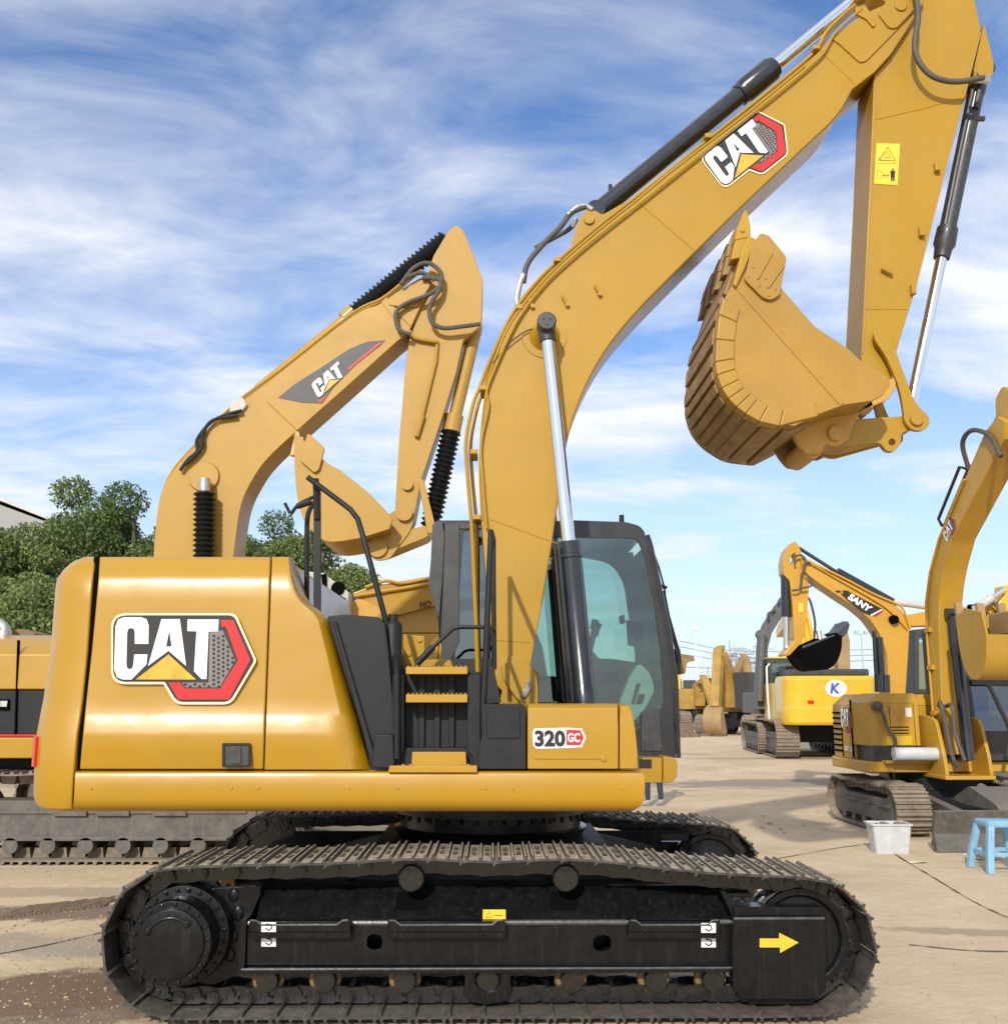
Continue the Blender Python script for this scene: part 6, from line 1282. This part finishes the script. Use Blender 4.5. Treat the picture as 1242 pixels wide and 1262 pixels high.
# grey warehouse roof beyond the trees
Yw = 75.; w0 = at(-200, 700, Yw).x; w1 = at(62, 700, Yw).x
t = root('warehouse', ((w0+w1)/2, Yw+8, 0), 'grey metal roofed warehouse rising behind the trees at the left', 'building')
m = MB(); m.prism(P([(-200, 590), (0, 622), (62, 645), (62, 870), (-200, 870)], Yw), Yw, Yw+18); build(m, 'wall', 'concrete_grey', t)
m = MB(); m.prism(P([(-200, 587), (0, 613), (64, 639), (64, 642), (0, 617), (-200, 592)], Yw), Yw-.12, Yw+18.5); build(m, 'roof', 'palegrey', t)
m = MB()
for i in range(90): x = w0+(w1-w0)*i/90; m.box(x, x+.07, Yw-.04, Yw, 2, 14.2)
build(m, 'cladding_rib', 'badgegrey', t)

# =================================================================== FAR SKYLINE
def hz(px, py, Y): return at(px, py, Y)
rg = random.Random(5)
def block(px0, px1, ty, Y, mat, label, win=True):
    a = hz(px0, ty, Y); b = hz(px1, ty, Y); t = root('factory_building', ((a.x+b.x)/2, Y+6, 0), label, 'building')
    m = MB(); m.box(a.x, b.x, Y, Y+12, 0, a.z); build(m, 'wall', mat, t)
    if win:
        m = MB(); n = max(2, int((b.x-a.x)/4)); z = 3.
        while z < a.z-2:
            for i in range(n): x = a.x+(b.x-a.x)*(i+.25)/n; m.box(x, x+(b.x-a.x)/n*.5, Y-.1, Y, z, z+1.5)
            z += 3.6
        build(m, 'window', 'haze_grey', t, smooth=0)
    m = MB(); m.box(a.x-.5, b.x+.5, Y-.5, Y+12.5, a.z, a.z+.6); build(m, 'roof', 'haze_grey', t)
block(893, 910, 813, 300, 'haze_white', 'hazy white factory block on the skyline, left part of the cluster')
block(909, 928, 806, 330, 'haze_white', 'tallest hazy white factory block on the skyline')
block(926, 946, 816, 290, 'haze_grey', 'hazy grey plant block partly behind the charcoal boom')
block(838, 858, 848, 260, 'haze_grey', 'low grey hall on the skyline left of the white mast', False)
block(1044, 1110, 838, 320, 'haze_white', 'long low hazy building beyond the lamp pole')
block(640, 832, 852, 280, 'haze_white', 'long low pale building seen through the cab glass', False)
t_ = hz(905, 803, 300); m = MB()
for i in range(26):
    x = t_.x+rg.uniform(-5, 9); z = rg.uniform(3, 17); m.tube([(x, 296, z), (x+rg.uniform(1, 6), 296, z)], .18, 5)
    m.tube([(x, 296, 0), (x, 296, z+rg.uniform(0, 3))], .15, 5)
o = build(m, 'pipe_rack', 'haze_grey', None); tag(o, 'tangle of hazy pipes and gantries in front of the factory blocks', 'pipework')
def pylon(px, ty, Y, label):
    a = hz(px, ty, Y); t = root('pylon', (a.x, Y, 0), label, 'pylon', local=True); h = a.z; m = MB(); w = h*.11
    for sx in (-1, 1):
        for sy in (-1, 1): m.tube([(sx*w, sy*w, 0), (sx*w*.25, sy*w*.25, h*.75), (0, 0, h)], h*.006, 4)
    for k in range(7):
        z0, z1 = h*k/9, h*(k+1)/9; f0, f1 = w*(1-.75*z0/(h*.75)), w*(1-.75*z1/(h*.75)); m.tube([(-f0, -f0, z0), (f1, -f1, z1)], h*.004, 4); m.tube([(f0, -f0, z0), (-f1, -f1, z1)], h*.004, 4)
    build(m, 'lattice', 'haze_grey', t)
    m = MB()
    for z, l in ((.72, .16), (.82, .20), (.92, .13)): m.tube([(-h*l, 0, h*z), (0, 0, h*(z+.03)), (h*l, 0, h*z)], h*.006, 4)
    build(m, 'cross_arm', 'haze_grey', t)
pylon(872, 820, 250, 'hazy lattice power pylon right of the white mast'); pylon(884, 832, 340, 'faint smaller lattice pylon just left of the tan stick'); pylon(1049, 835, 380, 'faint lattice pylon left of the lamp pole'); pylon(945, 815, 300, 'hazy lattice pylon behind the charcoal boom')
m = MB()
for (a, b, c) in (((836, 790), (920, 803), (1100, 800)), ((836, 797), (930, 811), (1110, 806)), ((836, 822), (900, 824), (960, 822)), ((836, 806), (940, 818), (1120, 812))):
    pts = cat_rom([hz(*a, 250), hz(*b, 250), hz(*c, 250)], 8); m = MB(); m.tube(pts, .07, 4); o = build(m, 'power_line', 'wire', None); tag(o, 'thin sagging power line crossing the sky above the far yard', 'cable', 'power lines over the far yard')
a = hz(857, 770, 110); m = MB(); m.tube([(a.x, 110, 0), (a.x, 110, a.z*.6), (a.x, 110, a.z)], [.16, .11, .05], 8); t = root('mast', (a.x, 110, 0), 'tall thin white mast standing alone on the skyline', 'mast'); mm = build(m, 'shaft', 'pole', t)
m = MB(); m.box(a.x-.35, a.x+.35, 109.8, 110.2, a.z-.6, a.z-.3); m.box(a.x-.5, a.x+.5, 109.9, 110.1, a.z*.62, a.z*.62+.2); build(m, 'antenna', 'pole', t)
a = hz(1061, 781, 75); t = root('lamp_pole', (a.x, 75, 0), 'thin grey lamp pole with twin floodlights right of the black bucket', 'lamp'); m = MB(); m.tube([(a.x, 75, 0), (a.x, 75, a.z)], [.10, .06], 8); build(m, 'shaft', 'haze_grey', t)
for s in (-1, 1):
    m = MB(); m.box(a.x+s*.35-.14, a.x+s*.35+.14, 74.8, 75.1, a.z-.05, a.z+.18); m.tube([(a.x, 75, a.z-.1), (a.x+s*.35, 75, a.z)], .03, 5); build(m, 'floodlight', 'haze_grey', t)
# tree belt at the horizon
rg2 = np.random.default_rng(3); n = 9000; xs = rg2.uniform(-260, 330, n); hgt = 3.2+1.6*np.sin(xs*.09)+1.1*np.sin(xs*.31+1)+.6*np.sin(xs*1.1); z = np.maximum(.2, rg2.uniform(0, 1, n)**.7*hgt); p = np.stack([xs, 210+rg2.uniform(-3, 3, n), z], 1)
d1 = rg2.normal(size=(n, 3))*1.0; d2 = rg2.normal(size=(n, 3))*.8
v = np.stack([p-d1*.5, p-d2*.5, p+d1*.5, p+d2*.5], 1).reshape(-1, 3); v[:, 2] = np.maximum(v[:, 2], 0)
me = bpy.data.meshes.new('far_trees'); me.vertices.add(4*n); me.vertices.foreach_set('co', v.astype(np.float32).ravel()); me.loops.add(4*n); me.loops.foreach_set('vertex_index', np.arange(4*n, dtype=np.int32)); me.polygons.add(n); me.polygons.foreach_set('loop_start', np.arange(0, 4*n, 4, dtype=np.int32)); me.update(calc_edges=True); me.validate()
me.materials.append(M_['leaf2']); o = bpy.data.objects.new('distant_woodland', me); COL.objects.link(o); tag(o, 'low hazy belt of dark trees along the horizon', 'woodland'); o['kind'] = 'stuff'

g = ground_at(848, 897); t = root('canopy', (g.x-1.2, g.y+6, 0), 'small blue canopy on thin posts among the farthest machines', 'canopy', local=True)
m = MB(); m.loft([[Vector((x*1.6, y*1.4, 2.1)) for x, y in ((-1, -1), (1, -1), (1, 1), (-1, 1))], [Vector((x*.2, y*.2, 2.8)) for x, y in ((-1, -1), (1, -1), (1, 1), (-1, 1))]]); build(m, 'roof', pm('blue_tarpaulin', (.05, .14, .38), .6), t)
for x in (-1.5, 1.5):
    for y in (-1.3, 1.3): m = MB(); m.tube([Vector((x, y, 0)), Vector((x, y, 2.1))], .05, 6); build(m, 'post', 'pole', t)
# =================================================================== GROUND
m, nt, b = newmat('sandy_yard'); L = nt.links.new; M_['sand'] = m
gm = N(nt, 'ShaderNodeNewGeometry'); pos = gm.outputs['Position']
def noise(s, det=6., rough=.6, vec=None, dist=0.):
    n = N(nt, 'ShaderNodeTexNoise', Scale=s, Detail=det, Roughness=rough, Distortion=dist); L(vec or pos, n.inputs['Vector']); return n.outputs[0]
c = mixc(nt, mapr(nt, noise(.5, 7., .62), .32, .68), (.50, .375, .235), (.66, .515, .335))
c = mixc(nt, mapr(nt, noise(2.3, 7., .7), .5, .75, 0, .6), c, (.72, .58, .40))
mp = N(nt, 'ShaderNodeMapping'); mp.inputs['Scale'].default_value = (.35, 1.0, 1); mp.inputs['Rotation'].default_value = (0, 0, R(-6)); L(pos, mp.inputs[0])
st = noise(1.2, 8., .7, mp.outputs[0], .4); c = mixc(nt, mapr(nt, st, .55, .74, 0, .40), c, (.21, .155, .105))
c = mixc(nt, mapr(nt, noise(.17, 5., .6), .56, .68, 0, .5), c, (.20, .165, .125))
def patch(cx, cy, rx, ry, col, amt, c, rot=0., edge=.35, grain=2.2):
    q = N(nt, 'ShaderNodeMapping'); q.vector_type = 'TEXTURE'; q.inputs['Location'].default_value = (cx, cy, 0); q.inputs['Rotation'].default_value = (0, 0, R(rot)); q.inputs['Scale'].default_value = (rx, ry, 1); L(pos, q.inputs[0])
    ln = N(nt, 'ShaderNodeVectorMath'); ln.operation = 'LENGTH'; L(q.outputs[0], ln.inputs[0])
    e = math_(nt, 'ADD', ln.outputs['Value'], mapr(nt, noise(grain, 7., .7), .2, .8, -.55, .55)); return mixc(nt, mapr(nt, e, 1-edge, 1+edge*.3, amt, 0), c, col)
def gp(x, y): v = ground_at(x, y); return v.x, v.y
x, y = gp(60, 1225); c = patch(x, y, 1.1, .55, (.17, .105, .065), .92, c, 15, .25, 4.)
x, y = gp(60, 1165); c = patch(x, y, 1.5, .40, (.36, .31, .24), .8, c)
x, y = gp(90, 1255); c = patch(x, y, .8, .22, (.20, .14, .095), .8, c, 25, .25, 6.)
x, y = gp(1215, 1150); c = patch(x, y, .9, .14, (.30, .24, .16), .7, c, -12, .3, 6.)
x, y = gp(960, 935); c = patch(x, y, 3., .6, (.26, .21, .16), .6, c, 0, .3, 3.)
x, y = gp(70, 1125); c = patch(x, y, 1.9, .32, (.17, .125, .09), .9, c, 3, .25, 4.)
x, y = gp(30, 1100); c = patch(x, y, 2.2, .25, (.30, .24, .175), .6, c)
x, y = gp(980, 965); c = patch(x, y, 3.6, 1.2, (.20, .175, .15), .75, c, 10)
x, y = gp(940, 905); c = patch(x, y, 5.5, 1.0, (.24, .20, .16), .6, c)
x, y = gp(1130, 1190); c = patch(x, y, 1.4, .9, (.56, .44, .30), .5, c)
vo = N(nt, 'ShaderNodeTexVoronoi', Scale=9.); vo.feature = 'F1'; L(pos, vo.inputs['Vector']); c = mixc(nt, mapr(nt, vo.outputs['Distance'], .0, .10, .55, 0), c, (.17, .13, .09))
L(c, b.inputs['Base Color']); b.inputs['Roughness'].default_value = .92
h = math_(nt, 'ADD', math_(nt, 'MULTIPLY', noise(1.1, 8., .65), 1.), math_(nt, 'MULTIPLY', noise(14., 8., .75), .35)); h = math_(nt, 'ADD', h, math_(nt, 'MULTIPLY', st, .3))
bp_ = N(nt, 'ShaderNodeBump', Strength=.55, Distance=.09); L(h, bp_.inputs['Height']); L(bp_.outputs[0], b.inputs['Normal'])
g = MB(); g.add([(-2500, -60, 0), (2500, -60, 0), (2500, 2900, 0), (-2500, 2900, 0)], [(0, 1, 2, 3)]); build(g, 'ground', 'sand', None, smooth=0, kind='structure')
# pressed tread marks, slab joints, loose lumps
rgx = random.Random(11)
M_['mud'] = pm('brown_dried_mud', (.165, .115, .075), .95, var=.3, scale=9, bump=.5, bscale=30); M_['joint'] = pm('dark_joint', (.11, .085, .06), .95, var=.3, scale=20); M_['lump'] = pm('tan_dirt', (.42, .315, .20), .95, var=.3, scale=20)
m = MB(); x0, y0 = gp(0, 1133); x1, y1 = gp(130, 1118)
for r_ in range(3):
    for i in range(26):
        t = i/26+rgx.uniform(-.01, .01); px_ = x0+(x1-x0)*t; py_ = y0+(y1-y0)*t+.16*r_; w = rgx.uniform(.04, .08); l = rgx.uniform(.08, .16)
        m.prism([(px_-w/2, 0), (px_+w/2, 0), (px_+w*.3, .016), (px_-w*.3, .014)], py_, py_+l)
o = build(m, 'tread_mark', 'mud', None, smooth=0, kind='stuff'); tag(o, 'pressed track tread marks in brown dirt left of the big sprocket', 'tread marks')
m = MB()
for pts in ([(1085, 1040), (1110, 1058), (1150, 1082), (1200, 1112), (1260, 1140)], [(-10, 1178), (60, 1165), (125, 1150)], [(840, 975), (960, 972), (1015, 975)], [(940, 1062), (1060, 1042), (1110, 1048)], [(1120, 1165), (1190, 1172), (1260, 1174)]):
    q = cat_rom([ground_at(*p_) for p_ in pts], 6)
    for a, b_ in zip(q, q[1:]):
        d = (b_-a).normalized(); w = Vector((-d.y, d.x, 0))*rgx.uniform(.003, .016); z = Vector((0, 0, .004)); m.add([a-w+z, b_-w+z, b_+w+z, a+w+z], [(0, 1, 2, 3)])
o = build(m, 'slab_joint', 'joint', None, smooth=0, kind='structure')
m = MB()
def lump(cx, cy, s):
    V = [Vector((cx, cy, 0))+Vector((rgx.gauss(0, 1), rgx.gauss(0, 1), abs(rgx.gauss(0, .7))))*s for _ in range(7)]
    m.sphere((cx, cy, s*.2), s, 6, 4, (rgx.uniform(.7, 1.3), rgx.uniform(.7, 1.3), rgx.uniform(.4, .8)))
for i in range(1500):
    k = rgx.random()
    if k < .45: x_, y_ = gp(rgx.uniform(-40, 150), rgx.uniform(1070, 1270))
    elif k < .75: x_, y_ = gp(rgx.uniform(860, 1260), rgx.uniform(950, 1262))
    else: x_, y_ = gp(rgx.uniform(830, 1100), rgx.uniform(900, 960))
    lump(x_, y_, abs(rgx.gauss(0, .0045))+.002 if y_ < 12 else abs(rgx.gauss(0, .012))+.005)
o = build(m, 'dirt_clods', 'lump', None, smooth=0, kind='stuff'); tag(o, 'loose dirt lumps and grit scattered over the yard', 'dirt')
m = MB()
for (px_, py_, w, h_) in ((838, 908, 1.6, .5), (842, 900, 2.2, .7)):
    x_, y_ = gp(px_, py_); n = 0
    for i in range(24): m.sphere((x_+rgx.gauss(0, w*.35), y_+rgx.gauss(0, .5), 0), rgx.uniform(.2, h_), 8, 6, (1.2, 1, .7))
o = build(m, 'rubble_heap', 'mud', None, smooth=0, kind='stuff'); tag(o, 'low heap of brown rubble beside the cab edge in the far yard', 'rubble')
# ------------------------------------------------------------------ sky, sun, render
w = bpy.data.worlds.new('World'); sc.world = w; w.use_nodes = True; nt = w.node_tree; nt.nodes.clear(); L = nt.links.new
SUN_EL, SUN_AZ = R(29), R(197)       # azimuth measured clockwise from +Y
sky = N(nt, 'ShaderNodeTexSky'); sky.sky_type = 'NISHITA'; sky.sun_disc = False; sky.sun_elevation = SUN_EL; sky.sun_rotation = SUN_AZ; sky.air_density = 1.; sky.dust_density = .8; sky.ozone_density = 2.2
tc = N(nt, 'ShaderNodeTexCoord'); sx = N(nt, 'ShaderNodeSeparateXYZ'); L(tc.outputs['Generated'], sx.inputs[0])
den = math_(nt, 'MAXIMUM', math_(nt, 'ADD', sx.outputs[2], .16), .05)
cx = N(nt, 'ShaderNodeCombineXYZ'); L(math_(nt, 'DIVIDE', sx.outputs[0], den), cx.inputs[0]); L(math_(nt, 'DIVIDE', sx.outputs[1], den), cx.inputs[1])
mp = N(nt, 'ShaderNodeMapping'); mp.inputs['Rotation'].default_value = (0, 0, R(24)); mp.inputs['Scale'].default_value = (.62, 1.15, 1); mp.inputs['Location'].default_value = (1.35, .4, 0); L(cx.outputs[0], mp.inputs[0])
n1 = N(nt, 'ShaderNodeTexNoise', Scale=1.0, Detail=5., Roughness=.5, Distortion=.15); L(mp.outputs[0], n1.inputs['Vector'])
mp2 = N(nt, 'ShaderNodeMapping'); mp2.inputs['Rotation'].default_value = (0, 0, R(-48)); mp2.inputs['Scale'].default_value = (1.25, 1.9, 1); L(cx.outputs[0], mp2.inputs[0])
n2 = N(nt, 'ShaderNodeTexNoise', Scale=1.9, Detail=12., Roughness=.60, Distortion=.45); L(mp2.outputs[0], n2.inputs['Vector'])
f = math_(nt, 'ADD', math_(nt, 'MULTIPLY', n1.outputs[0], .95), math_(nt, 'MULTIPLY', n2.outputs[0], .50))
f = mapr(nt, f, .555, .82, 0., 1.)
f = math_(nt, 'POWER', f, 1.25)
hz = mapr(nt, sx.outputs[2], .0, .36, .72, 0.)
f = math_(nt, 'MAXIMUM', f, hz)
cl = mixc(nt, mapr(nt, sx.outputs[2], 0, .5), (8.3, 8.9, 9.6), (9.7, 9.9, 10.3))
skc = mixc(nt, 1., sky.outputs[0], (1.20, 1.45, 1.80), 'MULTIPLY')
c = mixc(nt, f, skc, cl)
bg = N(nt, 'ShaderNodeBackground', Strength=.105); L(c, bg.inputs[0]); o = N(nt, 'ShaderNodeOutputWorld'); L(bg.outputs[0], o.inputs[0])
sd = bpy.data.lights.new('sun', 'SUN'); so = bpy.data.objects.new('sun', sd); COL.objects.link(so); sd.energy = 3.7; sd.angle = R(1.2); sd.color = (1, .94, .84)
dirn = Vector((math.sin(SUN_AZ)*math.cos(SUN_EL), math.cos(SUN_AZ)*math.cos(SUN_EL), math.sin(SUN_EL)))
so.rotation_euler = dirn.to_track_quat('Z', 'Y').to_euler(); so.location = dirn*50
sc.render.engine = 'CYCLES'; sc.view_settings.view_transform = 'Standard'; sc.view_settings.look = 'None'; sc.view_settings.exposure = 0
sc.cycles.max_bounces = 6; sc.cycles.transparent_max_bounces = 12
